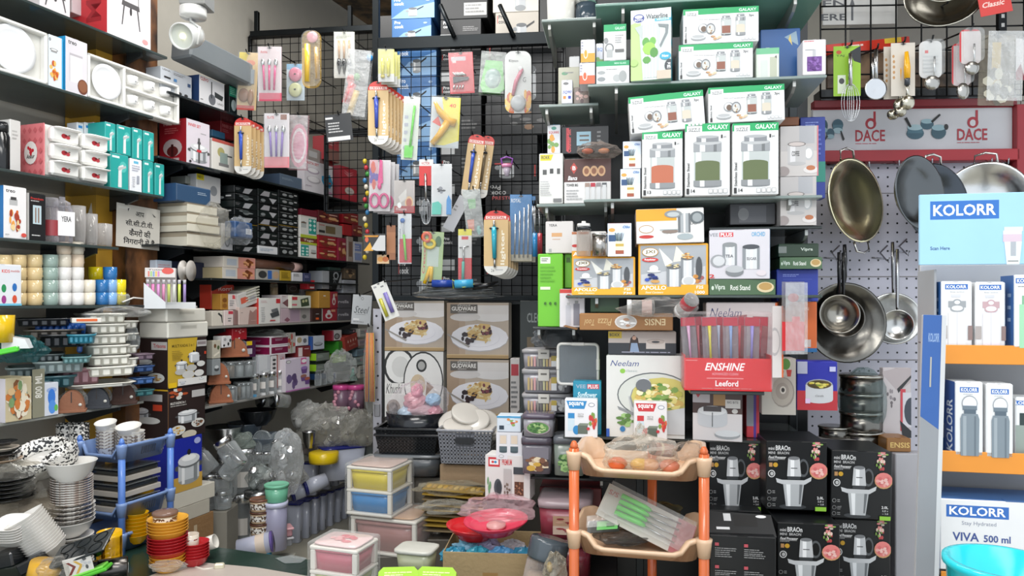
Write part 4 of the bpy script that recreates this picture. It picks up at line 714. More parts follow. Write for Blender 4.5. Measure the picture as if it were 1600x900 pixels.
# third shelf: foam cases, blue cases, black steelware boxes
for i,(yt,yb) in enumerate(((366,380),(351,365),(336,350),(321,335))):
    bb(292,346-i*2,yt-1,yb,.22,'d5d0c0',Rc(0,.0,1,.14,'8f826e'),f'cream foam case in film, {ordn(3-i, 4)} of the pile by the Hindi notice',left=Rc(0,0,1,1,'cfcaba')+Rc(0,0,1,.35,'9d927e'),name='foam_case',cat='case',group='cream foam cases',seam=0,off=.03+.01*(i == 1),bv=.004)
pp = A.hit(320,350,.06); 
tag(MB().crumple((0,0,0),.10,.06,.11,'e4e2da.f',9,amp=.12,flat=False).build('film_wrap',loc=A.loc(A.hit(336,0,.06)[0],.05,A.z(336,352,.06)),rz=A.a),'loose clear film bulging off the cream foam cases','film')
bb(275,330,291,312,.16,'35506f',Ln(.6,.3,.9,.5,2,'9ab'),'blue cloth covered case in film on the cream foam cases',left=Rc(0,0,1,1,'2f4a70'),off=.02,seam=0,name='gift_case',cat='case',bv=.005)
bb(290,306,276,288,.1,'8d8f86',None,'small grey carton behind the blue cloth covered case',off=-.12,snap=0)
bb(307,345,275,315,.06,'c9c8c6',Rc(0,.0,.3,.22,'d9c61c')+Tx(.04,.04,.26,.16,'NEO','333')+El(.7,.55,.15,.2,'8a8d90'),'white carton with a yellow corner flash behind the film wrapped cases',off=-.08,snap=0)
bb(346,364,350,384,.05,'cfced0',El(.5,.6,.25,.3,'8a8a8c')+El(.5,.6,.18,.22,'cfcfd0'),'white carton with a steel mug picture beside the cream foam cases',off=.0)
BL = [Rc(.08,.1,.3,.9,'1d2222')+Po([(.45,.2),(.8,.1),(.62,.9),(.35,.9)],'a9a9ab')+Ln(.05,.3,.3,.7,2,'777'),Po([(.1,.95),(.3,.2),(.6,.2),(.55,.95)],'a2a0a3')+Rc(.7,.3,.95,.5,'777'),Fo(.2,.2,.8,.8,['777c7c','4a5050'],7,3,.25)+Ln(.05,.1,.5,.2,1,'888'),Po([(.55,.1),(.95,.1),(.75,.9)],'b5b5b8')+El(.25,.55,.12,.22,'85898a')+Ln(.1,.85,.4,.95,1,'777')]
SM = Ln(.1,.15,.9,.3,1,'8a8d8d')+El(.3,.6,.12,.2,'9b9e9e')+El(.62,.62,.12,.2,'8b8f8f')+Rc(.78,.3,.92,.5,'b9b9b9')
cols_ = [(366,402,292,9),(403,434,297,9),(435,466,299,9)]
for ci,(x0,x1,ytop,n) in enumerate(cols_):
    sa = A.hit((x0+x1)/2,0,-.012)[2]; top_ = ytop; zb_ = A.z((x0+x1)/2,395); yb_ = HZ-(zb_-H)*F/sa; st_ = (yb_-top_)/n
    for j in range(n):
        yb2 = yb_-j*st_; lite = (ci == 1 and j == 0)
        bb(x0,x1,yb2-st_+.6,yb2,.26,'e2e3e4' if lite else ('101415' if (j+ci) % 3 else '141c1b'),(Ln(.1,.3,.8,.7,3,'9ab') if lite else (SM if ci == 2 else BL[(j*2+ci) % 4])+(Rc(0,0,1,.04,'c9a030') if j == 3 else [])),f'black steelware carton, {ordn(n-1-j, n)} in the {["left", "middle", "right"][ci]} column of the black stack' if not lite else 'black carton with white label patch, bottom of the middle column',group='black steelware cartons',snap=.03,seam=0,left=SM if j % 2 else None)
m = MB().box(-.07,.07,0,.07,0,.085,'33517c',.006); draw(m,Rc(.6,.4,.92,.75,'dfe0e2')+Ln(.63,.45,.88,.7,3,'99a'),(-.07,0,.085),(1,0,0),(0,-1,0),.14,.085)
t = thing('gift_case','blue cloth case bagged in film, pushed in front of the black cartons','case',A.loc(A.hit(379,0,.08)[0],.09,A.z(379,372,.08)),A.a); m.build('body',t)
MB().crumple((0,.03,.03),.085,.045,.08,'dfe3e6.f',5,amp=.12).build('film',t)
OV = lambda: Rc(.0,.0,1,.06,'d5d2c8')+El(.2,.38,.16,.12,'8a8f88')+Rc(.05,.36,.35,.55,'b9bdb9')+Rc(.05,.3,.36,.34,'6a4a3a')+Rc(.5,.1,.97,.8,'2f9c8f')+sum([El(.6+.25*a,.2+.2*b,.09,.08,'d9efe9',4) for a in range(2) for b in range(3)],[])+Rc(0,.86,1,1,'b5c33a')
bb(469,495,338,372,.2,'e3e2dc',OV(),'white casserole carton with teal diamond pattern, upper of the two',snap=0)
bb(469,495,373,401,.2,'e3e2dc',Rc(0,0,1,.2,'7a3222')+Tx(.2,.03,.8,.18,'Tago','e9e0d0')+S(flip(OV()),0,.2,1,1),'white casserole carton with a brown lettered band, lower of the two')
bb(470,496,328,337,.2,'6e1c2c',None,'maroon carton lying on the teal patterned casserole carton',snap=.06)
PR = Fo(.05,.15,.95,.9,['c98a5a','e2b07a','8a3a2a','d9c6a0'],16,4,.18)+Rc(.5,.2,.9,.3,'e0b0a0')
for x0,x1,yt,yb,c,a_,l in ((497,526,388,406,'a8222e',PR,'red gift carton with golden print, bottom row'),(497,526,369,387,'a8222e',PR,'red gift carton with golden print, second row'),(497,535,350,367,'b9b4ac',Rc(.3,.2,.7,.8,'7a6a4a')+Tx(.05,.1,.25,.25,'home','b33')+Rc(.03,.6,.27,.8,'333'),'white carton with a food tray picture on the red gift cartons'),(497,530,331,348,'5c1a20',PR,'dark maroon carton above the food tray picture carton'),(536,560,333,350,'9a2028',PR,'red carton with round golden picture at top right of its shelf'),(536,550,351,368,'c22a30',None,'small bright red carton right of the food tray carton'),(551,566,352,369,'8a3238',PR,'small maroon carton near the end of the shelf'),(528,541,372,409,'9c2a44',PR,'narrow magenta carton with pictures among the gift cartons'),(543,552,370,411,'b8a79c',Rc(.2,.2,.8,.8,'8c6c5c'),'narrow beige carton near the shelf end'),(553,566,378,412,'d9dae2',Rc(.1,.1,.9,.45,'8fa0d8')+Rc(.1,.55,.9,.9,'9fb0e0')+Ln(.1,.2,.9,.4,2,'eef'),'white carton with pale blue panels at the shelf end')):
    bb(x0,x1,yt,yb,.18,c,a_,l,seam=0,group='gift cartons on the third far-left shelf' if 'gift carton w' in l else None)
# fourth shelf thin
WR = Rc(0,0,.45,1,'d8d0c4')+Rc(.1,.2,.4,.8,'b9c0c8')+Rc(.45,0,1,1,'d08f80')+Po([(.6,.6),(.75,.1),(.95,.4),(.8,.9)],'8a4a26')+Fo(.6,.2,.95,.9,['b5683a','6e3a20','d9a070'],9,3,.2)
zB4 = 437
bb(347,398,419,436,.2,'d9cfc3',WR,'long pink wrap carton, lower of two on the thin shelf',left=Rc(0,0,1,1,'c9b890'))
bb(349,399,402,418,.2,'d9cfc3',WR,'long pink wrap carton, upper of two on the thin shelf',snap=.06)
bb(401,437,421,438,.12,'a9a49c',El(.25,.5,.18,.35,'3a3a3a')+Rc(.47,.1,.65,.9,'3a68b0')+El(.83,.5,.14,.35,'c0a080'),'carton with a chopper and a blue seal picture on the thin shelf')
bb(438,455,423,439,.12,'b5962c',Ln(.1,.2,.9,.8,4,'7a6418'),'golden carton on the thin shelf'); bb(457,473,426,440,.12,'cfcfd2',Ln(.1,.2,.9,.5,2,'666'),'small white carton right of the golden one'); bb(475,486,427,441,.12,'3a4060',Ln(.1,.3,.9,.6,2,'99b'),'small navy carton right of the golden one')
t = thing('wrap_roll','long brownish roll of wrap with a white end lying on the thin shelf','roll',A.loc(A.hit(440,0,-.03)[0],-.05,A.z(440,414,-.03)),A.a)
MB().tube([(-.28,0,0),(.12,0,-.004)],.028,'6a4a3c.g',10).build('wrap',t); MB().tube([(.12,0,-.004),(.2,0,-.005)],.029,'c9a8a0.g',10).build('white_end',t)
SS = Po([(.35,0),(1,0),(.72,1),(.35,1)],'131a1c')+El(.7,.22,.14,.2,'a9adb0')+El(.7,.24,.09,.14,'131a1c')+Rc(.55,.4,.78,.46,'9a9da0')+El(.62,.62,.06,.12,'8d9194')+El(.62,.62,.04,.09,'131a1c')+Tx(.38,.84,.5,.9,'Pinto','9a9da0')
bb(503,534,424,452,.1,'b0b3b8',SS,'black and silver carton printed with a big white curl',left=Rc(0,0,1,1,'9ca0a6'),off=-.03,snap=0)
bb(536,556,438,458,.1,'b5b8bf',Ln(.3,.1,.8,.9,5,'9a9da6'),'pale grey carton right of the black and silver curl carton',off=-.03,snap=0)
bb(514,533,418,423,.1,'39504a',None,'flat dark green carton lying on the black and silver carton',off=-.04,snap=0)
bb(538,556,420,436,.1,'7a6a58',Fo(.1,.1,.9,.9,['c9a880','4a3a30'],8,3,.2),'brown carton with faint pictures above the pale grey carton',off=-.06,snap=0)
# fifth shelf (pale edge)
bb(331,349,486,504,.1,'d0c9bc',Po([(.6,.1),(.9,.3),(.95,.8),(.88,.8),(.8,.4),(.5,.2)],'3a3a3a'),'cream carton with a black hook drawing, left end of the pale edged shelf')
bb(350,365,485,505,.1,'d9c9c4',Rc(.45,.05,.95,.25,'c03a4a')+Ln(.4,.5,.9,.8,2,'777'),'pink white carton with a red tag on the pale edged shelf'); bb(366,372,485,505,.1,'8a6a66',None,'narrow mauve carton on the pale edged shelf')
bb(373,402,480,506,.1,'ceb9b0',Po([(.5,1),(.55,.4),(.6,.15),(.75,.3),(.95,.1),(1,.2),(1,1)],'9a7a72')+Ln(.65,.75,.98,.8,1,'c9a9a0')+Rc(.12,.3,.2,.32,'333'),'blush carton with a mauve wave shape')
bb(330,366,445,483,.08,'cd4232',Tx(.3,.08,.9,.25,'Rorri','e9d0c8')+El(.78,.75,.09,.12,'333')+Rc(.3,.35,.85,.45,'a52a20'),'orange red carton with a yellow flash behind the pens',off=-.12,snap=0)
bb(345,357,459,484,.06,'ab7c35',El(.5,.4,.3,.15,'7a4a20')+El(.5,.75,.3,.15,'8a5a25'),'mustard carton beside the orange red one',off=-.03,snap=0); bb(357,372,460,484,.06,'d5c9c4',Rc(.4,.05,.95,.3,'c24048')+Ln(.1,.4,.6,.8,3,'999'),'pink white carton with red tag, above the narrow mauve one',off=-.03,snap=0)
bb(374,404,455,478,.12,'c9c5c0',Rc(.12,.3,.5,.7,'d0604a')+Ln(.6,.3,.95,.7,3,'99a'),'white film roll carton tilted upward with an orange mark',roll=-14,snap=0)
for i in range(5): tag(MB().box(-.06,.06,0,.2,0,.009,['b9b6a8','a3a295','c2bfb0','9c9b8c','b5b2a2'][i],.003).build('folded_mat',loc=A.loc(A.hit(392,0,-.01)[0]+.02,-.01,A.z(395,470-i*4.3)),rot=(0,radians(-14),A.a)),f'grey green folded mat, {ordn(4-i, 5)} above the white film roll carton','mat','folded mats')
RK = Rc(.8,.02,1,.2,'c4363a')+Ln(.1,.1,.5,.2,2,'caa')+Ln(.1,.35,.3,.95,7,'bbb')+Po([(.5,.6),(.9,.5),(.95,.68),(.6,.78)],'4a4e50')+Po([(.55,.45),(.85,.38),(.9,.5),(.6,.55)],'6a6e70')+Rc(.5,.85,.75,.9,'b9484a')
bb(404,438,466,505,.12,'dddbd6',RK,'white carton picturing a folding rack, front of the pale edged shelf',left=Rc(0,0,1,1,'c24038'),off=-.0)
bb(439,485,482,504,.14,'bca6ae',Rc(.3,.1,.62,.9,'ab93a4')+Rc(.65,.0,.98,.95,'a5a09c')+El(.78,.6,.08,.15,'6a6a66')+Po([(.1,.8),(.2,.6),(.3,.8),(.2,.95)],'8a5a68'),'mauve carton with small product pictures under the green picture carton')
bb(439,459,461,481,.14,'c9c0c0',Po([(.1,.6),(.5,.3),(.9,.6),(.5,.9)],'6a3a40')+Ln(.1,.1,.5,.2,1,'a88'),'pale carton with a maroon tray picture on the mauve carton')
bb(455,486,462,483,.12,'d3d5c6',Rc(.04,.1,.3,.35,'c23a44')+Rc(.04,.65,.28,.8,'d0707a')+Po([(.45,.3),(.85,.12),(.92,.8),(.5,.9)],'3c4a34')+El(.6,.45,.06,.12,'b9b98a')+El(.75,.4,.06,.12,'b9b98a'),'white and green picture carton with a red tag',off=.01,snap=.06)
bb(470,496,452,478,.1,'aeadb2',Ln(.2,.1,.9,.3,1,'777')+Rc(.6,.6,.8,.7,'c9684a'),'grey carton behind the green picture carton',off=-.13,snap=0)
bb(487,503,482,503,.1,'38221e',Rc(.4,.7,.7,.85,'e0602a')+Rc(.4,.4,.7,.44,'bbb'),'small dark brown carton with an orange mark',off=.0)
bb(498,516,455,478,.1,'b98a3c',Rc(.4,.25,.6,.3,'eee')+Rc(.2,.45,.8,.47,'8a6020'),'plain golden brown carton above the dark brown one',snap=.08,off=-.005)
RD = S(El(.4,.55,.3,.3,'d9d0cc')+El(.4,.2,.15,.18,'d9d0cc')+El(.4,.6,.15,.14,'9a2a34')+Rc(.6,.0,.95,.2,'d09a7a'),.1,.1,.9,.95)
bb(504,527,482,502,.1,'9a2836',RD,'dark red carton with a white flower mark, lower of two',left=Rc(0,0,1,1,'b9c9c0')); bb(517,528,456,480,.1,'9a2836',RD,'dark red carton with a white flower mark, upper of two',snap=.06)
for i,(a_,b_) in enumerate(((482,503),(461,481))): bb(528,549,a_,b_,.12,'55535a',Tx(.02,.38,.8,.62,'rvella','c3c1c8'),f'charcoal carton with pale grey lettering, {["lower", "upper"][i]} of two',snap=.05)
# carton hanging off the shelf end
p = PL(564,4.3,8)
bx(p,548,579,461,507,.1,'b9bcbe',El(.5,.12,.07,.05,'666')+El(.5,.12,.05,.035,'b9bcbe')+Tx(.12,.38,.88,.62,'Steel','3f4346',0,.35)+Ln(.2,.65,.75,.69,1,'888')+Rc(.1,.8,.4,.86,'ddd')+Ln(.1,.9,.9,.96,1,'888'),'silver grey carton with cursive lettering hanging tilted at the shelf end',roll=4,snap=0)
HOOKS_ = [(at(563,464,4.3),.03)]
# mid items: promo pen display in front of pillar
s0,z0,Yp = A.hit(262,482,.05)
t = thing('pen_display','white counter display holding a row of coloured tubes','display',A.loc(s0-.01,.05,A.z(270,482,.05)),A.a-.9)
MB().plate([(-.09,0),(.13,0),(.13,.03),(-.0,.03),(-.09,.12)],-.03,-.027,'dcdfe2').build('side_panel',t)
MB().box(-.09,.13,-.027,.07,0,.012,'e2e3e2').build('base',t); MB().box(-.0,.13,-.03,-.027,.0,.03,'e2e3e2').build('front_panel',t)
m = MB().box(-.09,.04,.05,.053,0,.19,'e3dedb'); m.box(-.09,.04,.0,.05,.145,.19,'dfd9d6'); draw(m,Tx(.1,.12,.55,.26,'Tutti','6a5a5a')+sum([Rc(.1+.08*i,.35,.16+.08*i,.9,['e08a7a','a9d08a','8aa9d0','e9c06a','d98ac0'][i]) for i in range(5)],[])+El(.75,.3,.2,.35,'dd5a50',14),(-.09,0,.19),(1,0,0),(0,-1,0),.13,.045); m.build('header',t)
for i in range(8):
    c = ['c98ab8','d97ab0','cf8fc4','d58ab0','b9c46a','cfd0c8','c3cf5a','9a86b8'][i]
    MB().lathe([(0,0),(.007,0),(.007,.085),(0,.085)],c+'.g',8).lathe([(0,.085),(.0075,.085),(.0075,.105),(0,.105)],'b9b6ba.g',8).build('tube',t,loc=(-.078+.0225*i,.0,.03))
bb(244,269,407,428,.1,'c9d3e0',Ln(.1,.3,.9,.8,3,'c9a0a8'),'small white and blue carton behind the pen display',kt='3f8fc0',off=-.08,snap=0)
t = MB().lathe([(.01,0),(.05,0),(.05,.006),(.02,.01),(.02,.035),(.05,.04),(.05,.045),(.01,.045)],'b5b0aa.g',20); tag(t.build('tape_reel',loc=A.loc(A.hit(285,0,.02)[0],.02,A.z(285,423,.02)),rot=(radians(90),0,A.a+.3)),'grey white reel standing behind the pen display','reel')
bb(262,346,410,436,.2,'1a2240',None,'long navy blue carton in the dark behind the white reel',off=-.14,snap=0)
# fifth level small things
vess(0,0,4.2,13,26,[('body',JAR,'c9b9a0.c'),('lid',LID,'8a4a30.g'),('contents',FILL,'a08a60')],'small jar with brown lid standing behind the rack carton','glass_jar','jar',loc=A.loc(A.hit(428,0,-.1)[0],-.1,A.z(428,462,-.1)))
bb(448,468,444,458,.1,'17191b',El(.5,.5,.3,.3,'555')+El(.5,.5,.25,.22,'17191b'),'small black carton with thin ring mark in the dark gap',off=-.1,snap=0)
bb(481,492,438,452,.06,'c42a34',Rc(.3,.7,.9,.9,'eee'),'small bright red carton in the dark gap left of the black and silver curl carton',off=-.03,snap=0)
# ---------------- sixth level (pale edge shelf 620)
zB6 = A.z(400,621)+.001
for px,yb,w,h,l,dz in ((345,627,36,30,'lower brown napkin holder with sticker, left end of the spice shelf',0),(342,606,34,34,'middle brown napkin holder stacked on the lowest one at the spice shelf end',.10),(366,570,44,30,'topmost brown napkin holder standing on the clear boxes',.235)):
    Yq = A.hit(px,0,-.03)[2]; trivet(px,yb,Yq,w,h,'9a5e40',l,z=zB6+dz,a=.5)
bb(332,345,532,560,.04,'bcb6a6',El(.3,.3,.15,.12,'6a4a30')+El(.7,.4,.15,.12,'4a5a3a')+Po([(.1,.8),(.8,.6),(.85,.7),(.15,.92)],'e0d9c8'),'beige spice picture carton, upper of two right of the kadai cartons',off=0,snap=0)
bb(332,345,561,586,.04,'8f9496',El(.5,.65,.3,.12,'4a4e50')+El(.5,.5,.25,.1,'c9cccd'),'grey tiffin picture carton under the beige spice picture carton',off=0,snap=0)
CLR = 'c9cfd0.c'
for i,(x,yb,w,h,l) in enumerate(((378,592,46,26,'clear box of spice bottles under the topmost brown napkin holder'),(360,622,22,24,'small clear box with cup stickers, left of its neighbour'),(384,622,24,26,'small clear box with cup stickers beside the blue sticker jar'))):
    Y_ = A.hit(x,0,-.0)[2]; k = Y_/F; t = thing('clear_box',l,'box',A.loc(A.hit(x,0,0)[0],.0,zB6+(.12 if i == 0 else 0)),A.a-.6)
    W = w*k/2; MB().box(-W,W,0,.1,0,h*k,CLR,.006).build('body',t); m = MB()
    for j in range(3): m.lathe(sc(DISC,W*.26,h*k*.7),['7a6a58','a3a8a8','8b8f90'][j]+'.g',10,c=(-W*.6+W*.6*j,.04,.004)).lathe(sc(DISC,W*.27,h*k*.18),'c5c8ca.m',10,c=(-W*.6+W*.6*j,.04,.004+h*k*.7))
    m.build('contents',t)
for i,(x,c) in enumerate(((398,'8aa3b8'),(412,'b9bdbd'),(425,'b9bdbd'),(437,'b9bdbd'))):
    jar(0,0,4.1,16,36,f'clear spice jar with metal lid, {NTH[i]} from the left on the spice shelf',loc=A.loc(A.hit(x,0,-.03)[0],-.03,zB6),lab=[(.3,.6,'d8d2cc'),(.0,.12,'4a8ab0' if i == 0 else 'ccc')],group='spice jar row')
bb(405,423,555,585,.05,'c6c8cd',Rc(0,0,.7,.8,'d5d7da')+El(.6,.85,.4,.12,'a9adb0')+El(.6,.82,.34,.08,'cfd2d4'),'white carton picturing an oval dish',off=-.02,snap=0)
bb(424,433,556,588,.05,'d3cfcf',El(.5,.2,.3,.06,'333')+El(.5,.4,.3,.06,'333')+El(.5,.6,.3,.06,'333'),'narrow white carton with three black icons',off=-.02,snap=0)
bb(434,446,553,605,.05,'c4b3b4',Rc(.3,.05,.95,.4,'b7a0a8')+Fo(.3,.1,.95,.38,['6a4a5a','a96a6a'],6,3,.2)+Fo(.3,.5,.95,.9,['7a6a8a','a96a4a'],8,4,.2),'pinkish carton with small bowl pictures behind the pink box',left=Rc(0,0,1,1,'a35a50'),off=-.02,snap=0)
m_ = Rc(0,0,.2,1,'e6dfe4')+Rc(.1,.15,1,.85,'7a1440')+Ln(.3,.3,.8,.55,2,'c79ab0')
for i,(a_,b_) in enumerate(((540,554),(525,539))): bb(421,450,a_,b_,.2,'e6dfe4',m_,f'white and magenta long carton, {["lower", "upper"][i]} of two',left=Rc(.1,.1,1,.9,'7a1440')+Ln(.3,.4,.8,.6,2,'b77a9a'),off=-.02,snap=0 if i == 0 else .06,seam=0)
bb(385,400,533,558,.1,'4a1f48',Rc(.0,.0,.6,.25,'e0c020')+Rc(.0,.45,.6,.8,'c9c6cc'),'dark purple carton with yellow flash, left of the magenta ones',off=-.02,snap=0); bb(364,376,533,556,.1,'3f2040',Rc(.1,.05,.6,.25,'e0c020'),'dark purple carton with yellow flash beside the steel set carton',off=-.05,snap=0)
bb(363,386,513,531,.12,'a3202a',Fo(.1,.1,.9,.5,['e0a0a0'],6,3,.1)+Rc(.4,.8,.5,.9,'eee'),'bright red carton at the top of the spice shelf',off=-.02,snap=0)
bb(347,362,525,543,.06,'d5d3d2',El(.3,.3,.14,.14,'999')+El(.65,.7,.1,.15,'333')+El(.85,.4,.1,.15,'444')+El(.2,.8,.1,.1,'333'),'white carton with dark cup drawings beside the bright red carton',off=.0,snap=0)
bag(418,522,4.35,62,14,'clear film pack lying on the white and magenta cartons','b9bdb8.f',4,dep=.06)
PK = El(.12,.08,.1,.05,'777')+El(.12,.08,.08,.035,'ddd')+Fo(.1,.3,.5,.85,['6a5a86','8a7aa6','5a4a72'],7,8,.3)+Rc(.62,.0,.85,.2,'cf5f96')+El(.75,.1,.1,.06,'eee')+Po([(.62,.32),(.9,.32),(.86,.5),(.66,.5)],'6f4f8a')+El(.76,.32,.14,.05,'9a7ab8')+Po([(.6,.58),(.85,.58),(.82,.74),(.64,.74)],'6f4f8a')+El(.73,.58,.13,.05,'9a6a5a')+Po([(.78,.68),(1,.68),(.97,.86),(.8,.86)],'6f4f8a')+El(.89,.68,.12,.05,'b0604a')+Rc(0,.96,1,1,'c07ab8')
bb(446,484,560,612,.14,'d3c8d8',PK,'large pale pink storage container carton with purple tubs',left=Rc(0,0,1,1,'cfc6cc'),off=.02,snap=.08)
bb(463,482,525,540,.1,'d8d6d5',El(.25,.4,.2,.3,'a99a7a')+Rc(.5,.1,.95,.9,'c5cad2')+El(.7,.5,.15,.25,'6a6a70'),'small white carton with a grey bowl picture above the maroon one',off=-.03,snap=0)
bb(465,486,541,558,.1,'7a2c30',Rc(.05,.1,.35,.9,'d9cfcc')+Ln(.5,.2,.9,.4,1,'caa'),'maroon and white carton below the small white bowl carton',off=-.03,snap=0)
bb(448,462,520,552,.1,'b9b3ae',Fo(.1,.1,.9,.9,['7a6a60','9aa08a','b5504a'],10,3,.2),'pale patterned carton end above the pink storage carton',off=-.03,snap=0)
bb(487,507,525,546,.14,'c3cad4',El(.5,.6,.35,.15,'5a5e66')+El(.5,.55,.3,.12,'aab0b8')+Rc(0,0,.1,1,'3a5aa0'),'white and blue carton with a steel dish picture',left=Rc(0,0,1,1,'2f5598')+Ln(.2,.3,.8,.6,2,'bcd'),off=-.02,snap=0)
GR = Rc(.0,.15,.98,.85,'7b857d')+Ln(.1,.35,.7,.6,2,'a5b0a5')
for i,(a_,b_) in enumerate(((566,582),(549,565))): bb(494,515,a_,b_,.12,'16221a',GR,f'green and black long carton, {["lower", "upper"][i]} of two',left=Rc(0,.15,1,.8,'8fc02a')+Rc(.2,.3,.5,.6,'55801a'),off=.0,snap=.0 if i == 0 else .06,seam=0)
bb(494,514,583,592,.1,'1f3a60',None,'flat navy carton under the green and black ones',off=.0,snap=0,seam=0)
bb(529,543,533,552,.12,'2c7a2c',Rc(.1,.6,.9,.85,'5aa05a')+Rc(.6,.1,.9,.4,'7ac07a'),'bright green carton on the spice shelf',left=Rc(0,0,1,1,'3a8a2c'),off=-.02,snap=0)
bb(524,541,554,566,.12,'9fc82a',None,'lime green carton below the bright green one',left=Rc(0,0,1,1,'7aa01f'),off=-.02,snap=0)
bb(519,534,516,532,.08,'d5d3d2',El(.5,.6,.3,.3,'444')+El(.5,.6,.2,.2,'999')+Rc(0,0,.15,1,'b03a5a'),'white carton with a dark cup picture on the bright green carton',left=Rc(0,0,1,1,'8a1f2a'),off=-.03,snap=0)
bb(540,560,523,546,.1,'9c3a32',sum([Po([(.2+.2*i,.4),(.25+.2*i,.25),(.3+.2*i,.4),(.25+.2*i,.5)],'e0c0b0') for i in range(4)],[])+Tx(.3,.6,.8,.75,'sofa','d0a090',0),'rust red tilted carton with four small drops',roll=-10,off=.0,snap=0)
for i,(x0,x1,a_,b_,c) in enumerate(((545,556,515,522,'222528'),(561,575,530,540,'a9999c'),(557,575,545,556,'7a93a0'),(562,575,513,526,'c0bfb8'),(556,568,558,570,'a9b8b4'),(562,574,571,592,'b8b5ac'))):
    bb(x0,x1,a_,b_,.08,c,Ln(.1,.3,.9,.7,2,'667')+Rc(.6,.2,.8,.5,'c9a'),['black small carton behind the rust red one','pinkish flat carton near the silver upright','bluish picture carton near the silver upright','pale carton top right of the spice shelf','grey green carton right of the film bag','cream carton at the right end of the spice shelf'][i],off=-.01,snap=0,seam=0)
bag(533,575,4.55,50,50,'clear bag of small white parts at the right of the spice shelf','c9ccc9.x',6,dep=.05)
t = MB().lathe([(0,0),(.03,0),(.012,.05),(.006,.075),(0,.08)],'2fa890.g',14); tag(t.build('teal_funnel',loc=at(552,594,4.6)),'teal green cone shaped funnel on the spice shelf','funnel')
for i,x in enumerate((497,506,515)): jar(0,0,4.5,12,25,f'small clear jar with glass lid, {NTH[i]} of three beside the pink storage carton',loc=A.loc(A.hit(x,0,-.0)[0],-.0,A.z(400,621)+.001),lid='b9bdbd.c',group='three small clear jars')
bb(519,526,582,602,.04,'d0d3dc',Rc(.3,.1,.7,.9,'4a5aa0'),'small white and blue carton after the three clear jars',off=.0,snap=.05)
# stirrer sticks in bag hanging on the upright
t = thing('straw_bundle','orange and yellow sticks in a long clear bag hanging beside the silver upright','bundle',at(578,520,3.95))
for i in range(9): MB().tube([(-.018+.0045*i,.0,0),(-.022+.0055*i,.004*(i % 2),-.18),(-.024+.006*i,0,-.37)],.0028,['e08a3a','d96a3a','e6a040','7a5aa0','d9c040','e07a5a','e9a850','cf5a3a','d8b030'][i]+'.g',5).build('stick',t)
MB().crumple((0,0,-.2),.035,.02,.24,'e4e4e0.f',3,amp=.06,flat=False).build('film',t)
HOOKS.append((at(577,512,3.95),.03))
# ================================================================ low table, blue rack, crockery
TZ = .45
d1 = Vector((.944,-.329)); d2 = Vector((.329,.944)); P0 = Vector((-1.32,3.03))
tb = [P0-d1*.55,P0+d1*1.62,P0+d1*1.62-d2*1.1,P0-d1*.55-d2*1.1]
t = thing('display_table','low table with a dark green glossy scratched top in the foreground','table',(0,0,0))
MB().slab([tuple(p) for p in tb][::-1],TZ-.03,TZ,'22372f.g').build('table_top',t)
for p in (tb[0]+d1*.1-d2*.1,tb[1]-d1*.1-d2*.1,tb[2]-d1*.1+d2*.1,tb[3]+d1*.1+d2*.1): MB().box(p.x-.03,p.x+.03,p.y-.03,p.y+.03,0,TZ-.031,'2b2f2d.b').build('leg',t)
pa = MB().slab([tuple(at(x,y,1.0*F/(y-HZ)).xy) for x,y in ((225,905),(290,878),(400,888),(560,915),(540,940),(240,940))][::-1],TZ+.001,TZ+.004,'b5aba2')
tag(pa.build('paper_sheet'),'greyish brown sheet of paper lying on the green table edge','sheet')
pw = MB().slab([tuple(at(x,y,1.0*F/(y-HZ)).xy) for x,y in ((430,873),(455,868),(480,873),(470,880),(445,881))][::-1],TZ+.001,TZ+.003,'c9cfcf.f')
tag(pw.build('film_scrap'),'small clear film scrap lying on the dark green table top','film')
def plinth(x0,x1,z,off0,off1,label):
    s0,s1 = pxs(A,x0,x1,off0); A.sup.append((s0,s1,z,-off0,-off1))
    return tag(MB().box(0,s1-s0,0,off0-off1,0,z,'b4b3a9',.003).build('low_platform',loc=A.loc(s0,off0,0),rz=A.a),label,'platform')
plinth(340,408,.13,.02,-.37,'low pale platform under the tall clear jars behind the green table')
plinth(412,585,.40,-.16,-.39,'pale bench against the left wall under the heap of bagged jars')
